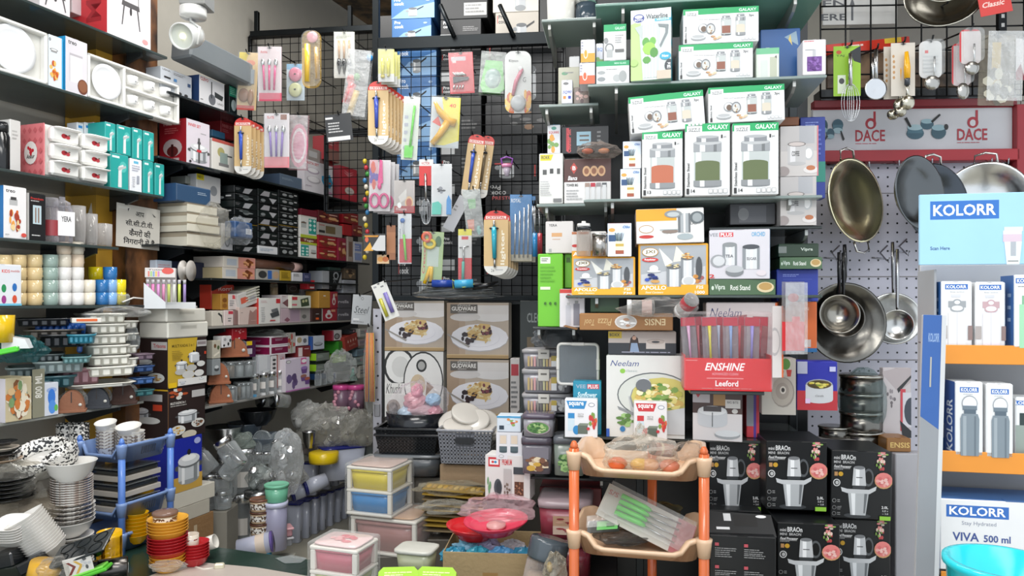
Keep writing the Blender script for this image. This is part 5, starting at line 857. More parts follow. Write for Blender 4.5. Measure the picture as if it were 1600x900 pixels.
def rack(name,label,loc,rz,W,D,levels,ptop,tc,pc,hi=.075,lo=.035,pr=.016,posts=(0,1,2,3),cap=True):
    t = thing(name,label,'rack',loc,rz)
    X,Y_ = W/2,D/2; rr = .05
    def peri(sx,n=14):
        pts = []
        a,b = X*sx,Y_*sx
        for cx,cy,a0 in ((a-rr,-b+rr,-pi/2),(a-rr,b-rr,0),(-a+rr,b-rr,pi/2),(-a+rr,-b+rr,pi)):
            for i in range(5): q = a0+pi/2*i/4; pts.append((cx+rr*cos(q),cy+rr*sin(q)))
            nx,ny = [(a,b-rr),(-a+rr,b),(-a,-b+rr),(a-rr,-b)][[( a-rr,-b+rr),(a-rr,b-rr),(-a+rr,b-rr),(-a+rr,-b+rr)].index((cx,cy))]
            lx,ly = pts[-1]
            for i in range(1,n): pts.append((lx+(nx-lx)*i/n,ly+(ny-ly)*i/n))
        return pts
    def hz(x,y):
        if abs(y) > Y_*.8:
            u = abs(x)/X; return lo+(hi-lo)*min(1,max(0,(u-.62)/.16))
        return hi
    for lv in levels:
        o = peri(1.0); i_ = peri(.94); b = peri(.86); n = len(o); z0 = lv-hi
        rings = [[(x,y,z0+hz(x,y)-.012) for x,y in o],[(x,y,z0+hz(x,y)) for x,y in o],[(i_[k][0],i_[k][1],z0+hz(*o[k])) for k in range(n)],[(b[k][0],b[k][1],z0+.006) for k in range(n)],[(b[k][0],b[k][1],z0) for k in range(n)],[(i_[k][0]*1.01,i_[k][1]*1.01,z0+hz(*o[k])-.012) for k in range(n)]]
        vs = sum(rings,[]); fs = [[r*n+k,r*n+(k+1) % n,((r+1) % 6)*n+(k+1) % n,((r+1) % 6)*n+k] for r in range(6) for k in range(n)]
        m = MB().add(vs,fs,tc,True); m.add([(x,y,z0+.003) for x,y in b],[list(range(n))],tc)
        sh = m.build('tray',t)
        s = MB()
        for sx in (-1,1):
            for i in range(7):
                y = -.03+i*.011; x0,x1 = sx*X*.955,sx*X*.90; s.add([(sx*X*.972,y,z0+hi*.72),(sx*X*.972,y+.005,z0+hi*.72),(sx*X*.912,y+.005,z0+hi*.3),(sx*X*.912,y,z0+hi*.3)],[[0,1,2,3]],'3a4250')
        q = s.build('vent_slot',sh); q['kind'] = 'stuff'
    for i,(sx,sy) in enumerate(((-1,-1),(1,-1),(1,1),(-1,1))):
        if i not in posts: continue
        p = MB().lathe([(pr,0),(pr,ptop)],pc,14).build('post',t,loc=(sx*(X-.01),sy*(Y_-.01),0))
        for lv in levels: MB().lathe([(0,0),(pr*1.15,0),(pr*1.5,.045),(pr*1.6,.055),(0,.055)],tc,14).build('collar',p,loc=(0,0,lv-.053))
        if cap: MB().lathe([(0,0),(pr*.8,0),(pr*.8,.008),(pr*.4,.02),(0,.022)],pc,12).build('cap',p,loc=(0,0,ptop+.001))
    return t
np_ = Vector((-1.538,2.9)); rzb = radians(-19.2); W,D = .24,.27
cxy = np_-d1*(W/2-.01)+d2*(D/2-.01)
rack('plastic_rack','light blue three tier plastic rack with bowls on top, at the lower left',(cxy.x,cxy.y,TZ+.0005),rzb,W,D,[.43,.20,.02+.06],.435,'7d96c4.g','5f86cf.g',pr=.0135)
rkz = lambda lv: TZ+lv-.07
for i in range(3):
    z = TZ+.215-.07+.07+i*.062-.066
    t = thing('baking_tray_pack',f'black tray in a pale open carton inside the blue rack, {ordn(2-i, 3)}','tray',(cxy.x,cxy.y,z),rzb,'cartoned black trays')
    MB().box(-.10,.085,-.10,.10,0,.022,'b1aaa0',.002).build('carton',t); MB().box(-.095,.08,-.095,.095,.023,.045,'1c1e20.g',.008).build('tray_body',t); MB().box(-.098,.083,-.098,.098,.046,.049,'c9cfd0.f',.001).build('film',t)
# bowls on top
zt = TZ+.43-.066
PT = '3b3b3d.p'; PT2 = '8a7f78.p'
for px,yb,w,n,lab,dy in ((157,0,36,7,'small patterned bowl',-.02),(199,0,42,6,'wider small patterned bowl',.02)):
    p = Vector((cxy.x,cxy.y))+(-d1*.055 if px < 160 else d1*.045)-d2*(.04 if px < 160 else .02)
    k = 2.95/F
    for i in range(n):
        o = MB().lathe(sc(BOWL,w*k/2,15*k),PT2 if i < n-1 else 'e3e0da.g',22).build('bowl',loc=(p.x,p.y,zt+i*.0128)); tag(o,f'{lab}, {ordn(n-1-i, n)} of its stack on the blue rack','bowl','bowls on the blue rack')
    o = MB().lathe(sc(BOWL,w*k/2*.92,15*k),'e3e0da.g',22).build('bowl',loc=(p.x,p.y-.01,zt+n*.0128+.012),rot=(radians(14),0,0)); tag(o,f'plain white open bowl tipped forward on the {"narrower" if px < 160 else "wider"} patterned stack','bowl')
for i in range(5):
    p = Vector((cxy.x,cxy.y))+d1*.06+d2*.075; o = MB().lathe(sc(PLATE,.045,.012),PT2 if i < 4 else 'dcd9d4.g',22).build('saucer',loc=(p.x,p.y,zt+i*.009)); tag(o,f'small saucer, {ordn(4-i, 5)} of the pile at the back of the blue rack','saucer','saucers on the blue rack')
# patterned cups behind rack
for j,(px,yb) in enumerate(((103,712),(124,712))):
    for i in range(4):
        k = 3.1/F; o = MB().lathe(sc(CUP,14*k,16*k),'2a2a2c.p',20).build('patterned_cup',loc=at(px,yb-i*11.5,3.12)); tag(o,f'speckled cup, {ordn(3-i, 4)} of the {["left", "right"][j]} stack behind the big bowls','cup','patterned cups')
tag(MB().box(-.24,.03,0,.16,TZ,at(112,712,3.1).z-.001,'4a4038',.004).build('crate',loc=(at(112,0,3.0).x+.02,3.0,0)),'dark crate at the back holding up the patterned cups','crate')
# big bowls
vess(72,738,2.78,80,40,[('body',BOWL,'dcd9d3.g'),('pattern_band',[(.8,.42),(1.003,1.003),(.93,1.0),(.76,.52)],'222224.p',dict(cap=False))],'large white bowl with a black speckled rim, tilted toward the viewer','mixing_bowl','bowl',rot=(radians(24),0,0),n=26)
vess(108,726,2.74,56,26,[('body',BOWL,'2b2b2d.p')],'speckled black and white bowl leaning in the plain white bowl','mixing_bowl','bowl',rot=(radians(20),radians(-24),0),n=26)
vess(111,750,2.72,74,30,[('body',BOWL,'dedcd7.g')],'plain white flared bowl on top of the wavy plate stack','mixing_bowl','bowl',n=26)
Ys = 2.76; k = Ys/F; pz = at(112,862,Ys); z = TZ+.001; pz.z = z
for seg,n,w,dz,h,c,nm,lab,cat in ((0,8,62,6.2,8,'dedbd6.g','dinner_plate','white round plate','plate'),(1,1,74,22,24,'dcdad6.g','serving_bowl','white flared serving bowl in the middle of the tall plate pile','bowl'),(2,4,66,6.5,9,PT2,'side_plate','patterned white plate','plate'),(3,11,60,3.7,8,'b9a79c.p','wavy_plate','small wavy edged plate','plate')):
    for i in range(n):
        o = MB().lathe(sc(PLATE if seg != 1 else BOWL,w*k/2,h*k),c,24).build(nm,loc=(pz.x-(.012 if seg in (1,) else 0),pz.y,z)); tag(o,lab if n == 1 else f'{lab}, {ordn(n-1-i, n)} of its part of the tall plate pile',cat,None if n == 1 else nm.replace('_',' ')+'s in the tall pile'); z += dz*k
# left edge plates and film
for i in range(6):
    o = MB().lathe(sc(PLATE,.085,.016),'17181a.g',26).build('black_plate',loc=at(12,782-i*6.2,2.62)); tag(o,f'black plate, {ordn(5-i, 6)} of the stack in film at the left edge','plate','black plates')
for i,c in enumerate(('b59a80.g','2a2a2c.g','c9beb0.g','1f2022.g')):
    o = MB().lathe(sc(PLATE,.065-.006*i,.014),c,24).build('plate',loc=at(4,722-i*9,2.7)); tag(o,f'{["brown", "dark", "pale", "black"][i]} plate in the small mixed pile at the upper left of the crockery','plate')
bag(30,752,2.68,88,60,'crumpled clear film draped over the black plates','c9c6bc.f',12,dep=.1); bag(30,800,2.68,110,50,'brownish film bag under the black plates','b5aa98.x',13,dep=.1)
bag(20,862,2.6,110,46,'grey film bag under the square white bowls','9c9a97.x',14,dep=.08)
def sqstack(px,yb,Y,w,h,n,dz,rotd,lab,grp):
    k = Y/F; M = Matrix.Rotation(radians(rotd[0]),4,'Y') @ Matrix.Rotation(radians(rotd[1]),4,'X'); b = at(px,yb,Y)
    for i in range(n):
        p = b+M.to_3x3() @ Vector((0,0,i*dz*k)); o = MB().lathe(sc(BOWL,w*k/2,h*k),'e3e0db.g',28,sq=4).build('square_bowl',loc=p,rot=M.to_euler()); tag(o,f'{lab}, {ordn(n-1-i, n)}','bowl',grp)
sqstack(24,848,2.52,50,16,6,4.2,(0,16),'square white bowl in the short level stack at the left edge','short square bowl stack')
sqstack(84,868,2.56,50,16,15,4.4,(-28,14),'square white bowl in the long leaning stack','leaning square bowl stack')
# muffin tin
Y = 2.45; k = Y/F; t = thing('muffin_tin','dark metal six cup muffin tin propped on the green tray','tin',at(129,868,Y)+Vector((0,0,.02)),rot=(radians(24),radians(-20),0))
m = MB().box(-46*k,46*k,-.055,.055,0,.008,'2b2f31.g',.004); 
for i in range(3):
    for j in range(2): m.lathe([(.0,-.02),(.016,-.02),(.021,.0085),(.024,.0095),(.021,.010),(.015,-.015),(0,-.016)],'33383a.m',16,c=(-28*k+28*k*i,-.026+.052*j,0))
m.build('body',t)
t = thing('green_tray','bright green plastic tray at the bottom left under the muffin tin','tray',at(136,900,2.42),rot=(0,radians(-18),.15)); MB().box(-.07,.075,-.03,.03,0,.012,'55b534.g',.004).build('rim',t); MB().box(-.06,.065,-.025,.025,.012,.02,'7ad04f.g',.004).build('insert',t)
m = MB().box(-.045,.045,0,.002,0,.06,'d5d0c9'); draw(m,Po([(.1,.2),(.3,.5),(.1,.9),(.2,.9),(.42,.5),(.2,.2)],'7a3a34')+Po([(.35,.2),(.55,.5),(.35,.9),(.45,.9),(.67,.5),(.45,.2)],'c9a24a')+Fo(.6,.1,.95,.7,['888','555','bbb'],8,3,.2),(-.045,0,.06),(1,0,0),(0,-1,0),.09,.06)
tag(m.build('print_card',loc=at(126,898,2.4),rot=(0,radians(-14),.1)),'white card with brown and gold arrows under the muffin tin','card')
tag(MB().box(-.06,.02,0,.1,0,.05,'1c1e20.g',.006).build('black_case',loc=at(12,888,2.45),rot=(0,radians(-12),0)),'black case under the short square bowl stack','case')
tag(MB().box(-.04,.04,0,.1,0,.04,'202224.g',.006).build('black_case',loc=at(50,893,2.45),rot=(0,radians(-25),.2)),'black case tilted beside the mustard tub','case')
tag(MB().lathe([(0,0),(.045,0),(.05,.07),(.0,.07)],'c99a2e.g',18).build('mustard_tub',loc=at(62,912,2.42),rot=(0,radians(20),0)),'mustard yellow tub in film at the bottom left','tub')
bag(85,892,2.4,50,40,'clear film around the mustard tub','d5d2cb.f',15,dep=.05)
# yellow cups and bowls
def nest(px,yb,Y,w,h,n,dz,c,lab,grp,prof=BOWL,nm='bowl',z=None):
    return stack(px,yb,Y,w,h,n,dz,prof,c,lab,nm,'bowl' if nm == 'bowl' else 'cup',grp,z=z)
nest(171,905,2.6,36,26,9,7,'d9a80f.g','yellow cup in the stack left of the blue rack post','yellow cups',CUP,'cup',TZ+.001)
nest(213,0,2.98,36,14,7,5.6,'d9a30f.g','yellow bowl in the filmed stack behind the blue rack post','filmed yellow bowls',z=TZ+.02)
nest(224,0,3.1,34,14,9,7,'d39a12.g','yellow bowl in the rear stack under the blue rack','rear yellow bowls',z=TZ+.02)
z = nest(262,0,2.72,54,16,3,5.5,'e0a63a.g','yellow bowl at the bottom of the red and yellow pile','low yellow bowls',z=TZ+.001)
z = nest(262,0,2.72,60,17,6,4.6,'b5262c.g','red bowl in the middle of the red and yellow pile','middle red bowls',z=z-.022)
z = nest(262,0,2.72,61,17,5,4.6,'e3a83c.g','yellow bowl at the top of the red and yellow pile','upper yellow bowls',z=z-.022)
k = 2.72/F; vess(258,0,2.72,38,27,[('body',[(0,0),(.86,0),(.93,.7),(0,.7)],'d2c3a8.g'),('pattern_band',[(.885,.15),(.935,.62)],'5a3a28.p',dict(cap=False)),('lid',[(0,.7),(1,.7),(1,.86),(.9,.92),(.3,1),(0,1)],'7a5f52.g')],'cream container with brown lid standing in the yellow bowls','food_container','container',z=z-.034)
nest(304,0,2.78,44,15,6,4.5,'b5262c.g','red bowl in the small stack by the white cable','small red bowls',z=TZ+.001)
vess(298,0,2.77,24,22,[('body',CUP,'cfc4b4.g'),('pattern_band',[(.96,.25),(1.01,.7)],'8a3a30.p',dict(cap=False))],'small cream cup with red print in the small red bowls','cup','cup',z=TZ+.07)
vess(318,0,2.86,22,20,[('body',CUP,'d5d0c6.g')],'white cup lying by the small red bowls','cup','cup',z=TZ+.05,rot=(0,radians(70),0))
t = thing('steel_flask','black and steel flask lying down with a white sticker on its base','flask',at(200,886,2.5),rot=(radians(90),0,radians(-62)))
MB().lathe([(0,0),(.034,0),(.037,.004),(.037,.09),(0,.09)],'55524f.m',22).build('body',t); MB().lathe([(0,.09),(.038,.09),(.036,.13),(0,.13)],'1d1e22.g',22).build('band',t); MB().box(-.014,.014,-.014,.012,-.0015,-.0003,'d9d9d6').build('sticker',t)
bag(262,884,2.5,56,14,'clear film crumpled beside the lying flask','cfcac2.f',17,dep=.04)
t = thing('power_cable','white cable with a plug lying on the green table','cable',(0,0,0))
cp = [at(x,y,(H-.47)*F/(y-HZ)) for x,y in ((289,858),(292,868),(302,878),(318,883),(335,881))]; cp = [Vector((p.x,p.y,TZ+.004+(.03 if i == 0 else 0))) for i,p in enumerate(cp)]
MB().tube(cp,.004,'d0cabd.g',8).build('wire',t); e = cp[-1]; MB().box(0,.035,-.011,.011,-.003,.017,'d3cdb4.g',.004).build('plug',t,loc=tuple(e),rz=.2)
# ================================================================ clear jars behind the green table
zp = .131
JL = [(.04,.45,'b9b2a8'),(.2,.42,'6a4a36')]
for i,(px,z,Yq,w,h,l) in enumerate(((352,zp,3.98,38,76,'tall clear jar with picture label on the low platform, front one'),(380,zp,4.08,40,74,'tall clear jar with picture label, right of the front one'),(352,zp+.2645,3.98,36,66,'tall clear jar standing on the front labelled jar'),(381,zp+.265,4.08,40,68,'tall clear jar standing on the second labelled jar'),(404,zp,4.2,30,50,'shorter clear jar at the right end of the low platform'),(404,zp+.184,4.2,28,44,'clear jar with wrapped label on the shorter clear jar'))):
    jar(px,0,Yq,w,h,l,lid='e0e0e0.m',body='cdd2d3.c',z=z,lab=[(.02*Yq/4,.105,'d0cbc4')] and [(.15,.5,'c9c4bd')],name='storage_jar')
tag(MB().box(-.05,.05,-.03,.03,0,.03,'d0d4dd.s',.006).build('clip_box',loc=at(349,872,3.6),rz=.3),'small clear clip box on the floor behind the green table','box')
for i,(px,yb,w,h,l) in enumerate(((327,760,26,22,'small clear jar, left of the upper row'),(350,762,26,24,'small clear jar, right of the upper row'),(325,785,28,22,'small clear jar, left of the lower row'),(348,784,26,20,'small clear jar, right of the lower row'))):
    jar(px,yb+10,3.85,w,h+8,l,lid='dcdcdc.m',body='c9cecf.c')
tag(MB().box(-.10,.06,0,.16,zp,at(336,795,3.85).z-.001,'8a867c',.003).build('inner_step',loc=(at(336,0,3.8).x,3.8,0)),'dull step supporting the small clear jars','step')
for i,(px,yb,w,h,r,l) in enumerate(((331,736,30,40,-40,'clear jar with metal lid leaning left on the small jars'),(352,744,28,40,38,'clear jar tipped to the right on the small jars'),(374,728,32,50,-34,'clear jar with bright metal lid tipped left at the top of the jar heap'))):
    k = 3.82/F; jar(0,0,3.82,w,h,l,lid='ececec.m',body='cdd2d3.c',loc=at(px,yb,3.82),rot=(0,radians(r),0))
for i,(px,yb,w,h,c,l) in enumerate(((350,692,60,26,'a7a9aa.m','shallow steel pan at the back under the spice shelf'),(383,690,56,30,'4a5560.s','bluish smoky bowl at the back under the spice shelf'),(402,664,60,24,'15171a.g','black frying pan at the back under the spice shelf'),(420,700,70,20,'6f7a85.s','smoky flat tub behind the round clear lids'))):
    vess(px,yb,4.25 if i else 4.1,w,h,[('body',BOWL,c)],l,'pan' if i in (0,2) else 'bowl','pan' if i in (0,2) else 'bowl')
bag(378,690,4.1,40,26,'bag of green and clear scraps in the jar heap','b9c4bb.x',21,dep=.05)
for i,(px,py) in enumerate(((396,700),(416,702),(440,704),(411,688),(436,690))):
    k = 4.15/F; vess(0,0,4.15,32,5,[('disc',[(0,.2),(.9,.2),(.92,0),(1,0),(1,1),(.86,1),(.84,.6),(0,.6)],'c3cacd.c')],f'round clear cover standing on edge, {["left one in front", "middle one in front", "right one in front", "left one behind", "right one behind"][i]}','round_cover','cover',loc=at(px,py,4.15+.03*(i > 2)),rot=(radians(82),0,radians(12*(i % 3-1))),n=22)
for i,(px,yb) in enumerate(((388,722),(402,724),(416,724))): jar(px,yb,4.05,15,18,f'small jar with steel lid, {NTH[i]} from the left under the round lids',body='b9bdbd.c',group='small steel lid jars')
bag(404,745,4.05,40,44,'clear bag full of small glass cups under the steel lid jars','c5cbc8.x',22,dep=.06,inside=['aab4b0','c3c9c6','b9bdb9','9aa39f'])
vess(404,776,4.0,44,10,[('body',DISC,'9ea0a1.m')],'steel rimmed base ring under the bag of glass cups','steel_ring','ring')
bag(448,722,4.1,54,104,'large crinkled silvery clear bag between the lids and the big tub','eef0f0.x',29,dep=.07,amp=.07,inside=['c9cccc','d9dada','b9bcbc','d0d2d2'],flat=False)
# mint, lavender, floral containers
TUB = [(0,0),(.82,0),(.86,.04),(.94,.84),(0,.84)]; TL = [(0,.84),(1,.84),(1,.98),(.96,1),(.88,.96),(0,.94)]
Yc = 3.82
vess(431,0,Yc,36,74,[('body',[(0,0),(.93,0),(.96,.9),(.9,.91)],'b5b4d0.s'),('rim',[(.9,.9),(1.04,.9),(1.04,1),(.9,1)],'c5c8e0.g',dict(cap=False))],'lavender clear tall container under the mint green tub','food_container','container',z=.165)
zq = .165+74*Yc/F+.001
vess(432,0,Yc,38,27,[('body',TUB,'6fb394.g'),('lid',TL,'7cc5a3.g')],'mint green round tub standing on the lavender container','food_container','container',z=zq)
z = .001
for i,(c,h,w,l) in enumerate((('3f93b5.s',26,40,'teal blue tub at the bottom of the floral tub tower'),('c9c6bf.g',18,30,'white floral tub, second from the bottom of the tower'),('c3a98a.g',18,31,'tan floral tub with brown lid, lowest of three'),('c3a98a.g',18,31,'tan floral tub with brown lid, middle of three'),('c3a98a.g',19,32,'tan floral tub with brown lid, topmost of three'))):
    vess(406,0,3.8,w,h,[('body',TUB,c),('pattern_band',[(.9,.2),(.955,.7)],('5a4636.p' if i > 1 else '445566.p'),dict(cap=False)),('lid',TL,['3a8fae.g','b3b0ab.g','5c3a2c.g','5c3a2c.g','7a5340.g'][i])] if i else [('body',TUB,c),('lid',TL,'3a8fae.g')],l,'food_container','container',z=z+.10); z += h*3.8/F+.0008
tag(MB().box(-.1,.12,-.1,.1,0,.099,'a9a79b',.004).build('low_step',loc=(at(418,0,3.85).x,3.85,0)),'pale low step under the floral tub tower','step')
for i,(c,l) in enumerate((('8d8f95.s','grey clip box under the pink clip box'),('cf9aa2.s','pink clip lid box next to the first canister'))):
    t = thing('clip_box',l,'box',at(438,858,3.88)+Vector((0,0,.05*i+.02)),.5); MB().box(-.05,.055,-.04,.04,0,.045,c,.006).build('body',t); MB().box(-.058,.062,-.046,.046,.036,.047,'dba7ad.g' if i else 'b5b5b8.g',.003).build('lid',t)
t = vess(395,856,3.5,30,50,[('body',[(0,0),(.9,0),(1,.95),(0,.95)],'b9bccf.s'),('lid',[(0,.95),(1.06,.95),(1.06,1),(0,1)],'5a4a86.g'),('label',[(.9,.3),(1.02,.8)],'c9b9a9',dict(cap=False))],'clear tub with a violet label lying at the back edge of the green table','tub','tub',loc=at(372,858,3.3),rot=(0,radians(80),radians(10)))
# canister row
CANB = 'b4b8c6.g'; NV = '23286a.g'
def canister(px,z,w,h,l,off=.0,dp=.10,body=CANB):
    s,_,Yq = A.hit(px,0,off); k = Yq/F; W = w*k*.5*.62/ .5/2
    W = .034
    t = thing('canister',l,'canister',A.loc(s,off,z),A.a+.25); hh = h*k
    MB().lathe(sc([(0,0),(.88,0),(.92,.01),(1,.985),(0,.985)],W,hh),body,24,sx=1,sy=1.25,sq=6).build('body',t)
    MB().lathe(sc([(0,.965),(1.08,.965),(1.08,.998),(.9,1),(0,1)],W,hh),NV,24,sy=1.25,sq=6).build('lid',t)
    MB().box(-W*.5,-W*.38,-W*1.27,-W*1.2,hh*.08,hh*.3,'3a3d44').build('gauge_strip',t)
    return hh
xs = [461,475,488,500,512,524,534,543]
for i,x in enumerate(xs): canister(x,.001,20,61-i*1.8,f'tall grey clear canister with navy lid on the floor, {NTH[i]} from the front',off=.02)
for i,(x,h,l) in enumerate(((486,50,'upper tall canister with cream topped navy lid, nearest of the second layer'),(508,36,'upper canister under the yellow lidded tub'),(520,34,'upper canister right of the yellow lidded tub'),(536,20,'short upper canister near the big tub end'))): canister(x,.245,20,h,l,off=.02)
for i,(px,py) in enumerate(((456,772),(477,762))):
    vess(0,0,4.3,25,34,[('body',[(0,0),(.95,0),(.9,1),(0,1)],CANB),('lid',[(0,-.06),(1.05,-.06),(1.05,.06),(0,.06)],NV)],f'round canister lying with its navy lid facing out, {["left", "right"][i]} of two','canister','canister',loc=at(px,py,4.28),rot=(radians(-75),0,radians(-60)))
bag(463,745,4.2,34,24,'crumpled silvery bag of small boxes above the lying canisters','c9c9c4.x',25,dep=.05)
Y = 4.55; k = Y/F; t = thing('storage_tub','large clear grey tub with a navy rim standing upside up behind the canisters','tub',at(533,745,Y)-Vector((0,0,.0)),.5)
MB().lathe(sc([(0,0),(.8,0),(.85,.02),(1,.97),(0,.97)],34*k,50*k),CANB,28,sy=.8,sq=7).build('body',t); MB().lathe(sc([(0,.96),(1.04,.96),(1.04,1.0),(0,1.0)],34*k,50*k),NV,28,sy=.8,sq=7).build('lid',t)
vess(506,0,4.38,45,16,[('body',DISC,'d9b516.g'),('rim',[(.99,.1),(1.02,.15),(1.02,.95),(.9,1.03),(0,1.03)],'e6c41e.g')],'round yellow lidded tub resting on the canisters','yellow_tub','tub',z=at(506,722,4.38).z,n=26)
vess(483,700,4.4,22,26,[('body',BOWL,'aeb0b1.m')],'steel bowl between the silvery bag and the big tub','bowl','bowl')
vess(566,0,4.6,20,12,[('body',TUB,'c9b89a.g'),('pattern_band',[(.9,.2),(.955,.7)],'8a4a3a.p',dict(cap=False)),('lid',TL,'dcd3bf.g')],'small cream floral tub at the right end behind the big tub','food_container','container',z=at(566,694,4.6).z)
tag(MB().box(-.08,.09,-.04,.1,0,at(566,694,4.6).z-.003,'3a423f.s',.004).build('dark_tank',loc=(at(570,0,4.6).x,4.6,0)),'dark green clear tank under the small cream floral tub','tank')
bag(572,745,4.4,60,30,'smoky clear pack lying before the dark tank','8a90a0.x',27,dep=.05)
for i in range(5): tag(MB().box(-.05,.05,0,.1,0,.02,['9aa0ae.s','b5bac4.s'][i % 2],.004).build('clear_lid_box',loc=at(560,800-i*9,4.45),rz=.3),f'flat clear box, {ordn(4-i, 5)} of the pile beside the last canister','box','flat clear boxes')
# bagged heaps
for i,(px,py,w,h,l,c,ins) in enumerate(((510,668,92,70,'big crumpled clear bag full of little jars under the spice shelf','d6d4cc.x',['b9b9b0','8a8a84','c9c4b4','9a9c98','d0cfc8']),(560,672,60,60,'crumpled clear bag at the right of the bag heap','cfcdc4.x',['a9a79c','8c8a80']),(480,652,50,50,'crumpled glossy bag on the dark basket end','d3d4d0.x',['aaa','999']),(505,705,60,22,'dark brown tray in film below the big crumpled bag','8a807c.x',['6a5a54']))):
    bag(px,py,4.55,w,h,l,c,30+i,dep=.09,inside=ins,amp=.16,flat=True)
for i,px in enumerate((434,455)): vess(0,0,4.35,21,26,[('body',[(0,0),(1,0),(1,.8),(0,.8)],'b9bcb9.c'),('lid',[(0,.8),(1.04,.8),(1.04,1),(0,1)],'a9abac.m')],f'glass jar lying on the dark basket, {["left", "right"][i]} of two','glass_jar','jar',loc=at(px-6,627,4.35),rot=(radians(80),0,radians(-40)))
for i,px in enumerate((534,556)):
    t = vess(px,0,4.62,26,40,[('body',[(0,0),(1,0),(1,.82),(0,.82)],'8c6a80.s'),('lid',[(0,.82),(1.08,.82),(1.08,.98),(1,1),(0,1)],'d94f96.g')],f'clear tub with bright pink lid and flower print, {["left", "right"][i]} of two','pink_lid_tub','tub',z=at(px,641,4.62).z)
    m = MB()
    for j in range(6): m.ball((RND.uniform(-.035,.035),-.052,.02+.02*j),.012,.004,.012,'c98a9a.g',8,5)
    m.build('flower_print',t)
# ================================================================ behind the main grid: cookware cartons
def gb(*a,**k): k.setdefault('off',-.06); k.setdefault('snap',.05); k.setdefault('name','cookware_carton'); k.setdefault('cat','carton'); return bx(G,*a,**k)
s0,s1 = pxs(G,594,1000,-.47)
tag(MB().box(0,s1-s0,0,.01,.6,3.2,'1b1d1f',.001).build('gap_shade_board',loc=G.loc(s0,-.47,0),rz=G.a),'added dark board filling the gaps behind the black wire grid with shade','board')  # added sheet that darkens the gaps between cartons behind the grid
s0,s1 = pxs(G,602,884,-.05); zg = G.z(740,470,-.05); G.sup.append((s0,s1,zg,.05,.42))
t = thing('stock_shelf','dark stock shelf behind the wire grid, above the dinner set cartons','shelf',G.loc((s0+s1)/2,-.05,zg-.02),G.a); MB().box(-(s1-s0)/2,(s1-s0)/2,0,.38,0,.018,'1b1e20').build('board',t)
def PC(c='dcdcdc',r='c33a34'): return Rc(.04,.1,.055,.4,r)+Tx(.07,.08,.22,.22,'Pro',c)+Tx(.07,.25,.3,.4,'cook',c)
PAN = Rc(.3,.3,.7,.9,'b5b9bc')+Rc(.36,.3,.45,.9,'eee')+El(.5,.3,.2,.1,'5a5e62')+El(.5,.9,.2,.08,'8a8e91')+Po([(.68,.35),(1,.1),(1,.2),(.7,.45)],'1d1f22')+El(.25,.5,.08,.1,'8a8e91')
blue = PC('e0e8f2','4f86bd')+Po([(0,1),(.3,.6),(1,.3),(1,1)],'86aed6')+S(PAN,.25,.4,.75,.95)+El(.85,.2,.05,.04,'9ab8d6')
nb = 9
tops = [-60,-6,29,66,118,170,222,280,340,400,466]
for i in range(len(tops)-2,-1,-1):
    x0,x1 = (612,674) if i > 1 else (611,679)
    gb(x0+(i > 2)*8,x1+(i > 2)*8,tops[i],tops[i+1],.3,'3f6fa6' if i < 7 else '1e2022',blue if i < 7 else PC()+S(PAN,.4,.3,.95,.95),f'{"blue" if i < 7 else "black"} saucepan carton, {ORD[i]} in the column right of the tall black post',group=None,snap=.06)
tops = [-70,30,64,110,165,222,285,345,402,468]
for i in range(len(tops)-2,-1,-1):
    a_ = PC('e2e2e2','1b1d20')+Ln(.55,.35,.95,.6,3,'8a8a8a')+Rc(0,.7,.35,1,'b9bcbd') if i == 1 else (Rc(.5,.75,.98,.95,'b5b5b2')+Ln(.53,.78,.95,.93,3,'888')+Ln(.1,.1,.7,.3,3,'555')) if i == 0 else Rc(.0,.05,.35,.3,'b9bcbd')+S(PC('ddd'),.0,.4,1,1)+Ln(.5,.4,.95,.7,3,'6a6a6a')
    gb(688,752 if i else 762,tops[i],tops[i+1],.3,'1d1f21',a_,f'black saucepan carton, {ORD[i]} in the middle column behind the grid',snap=.06)
wt = PC('333')+S(PAN,.3,.25,.9,1.0)
tops = [-60,19,61,112,160,208]
for (x0,x1,a,b,c,ar,l,dp) in ((756,868,400,466,'1a1c1e',PC('aaa'),'wide black carton at the bottom right behind the grid',.3),(756,868,340,399,'202a26',Ln(.1,.3,.6,.6,3,'557')+Rc(.0,.1,.3,.9,'2a4a34'),'dark green and black carton behind the blue knife packs',.3),(758,868,284,339,'17191b',flip(PC('bbb'))+Tx(.1,.4,.4,.5,'PRESTO','b55'),'black carton behind the pair of kraft lighter cards',.3),(744,840,212,283,'15171a',flip(Rc(.03,.1,.05,.35,'c33a34')+Tx(.06,.1,.2,.22,'Pro','ddd')+Tx(.06,.25,.28,.38,'COOK','ddd'))+S(PAN,.2,.45,.8,.95)+Rc(.3,.6,.6,.64,'b33'),'black carton with upside-down lettering behind the pink baby feeder',.3),(758,868,160,211,'2a2c2e',Fo(.3,.2,.9,.8,['c9c5bb','8a6a50','6a6a6a'],8,3,.15),'dark carton with pale blurred pictures behind the grid',.3),(760,868,62,159,'232527',wt,'dark carton between the peeler cards and shelves',.3),(774,842,19,61,'bcb5aa',wt,'greige saucepan carton with a pan drawing, lower of two at the top',.3),(770,842,-60,18,'d2cec4',wt,'off-white saucepan carton cut by the top edge',.3),(843,868,-40,61,'1c1e20',None,'narrow black carton at the top beside the greige one',.25)):
    gb(x0,x1,a,b,dp,c,ar,l,snap=.06)
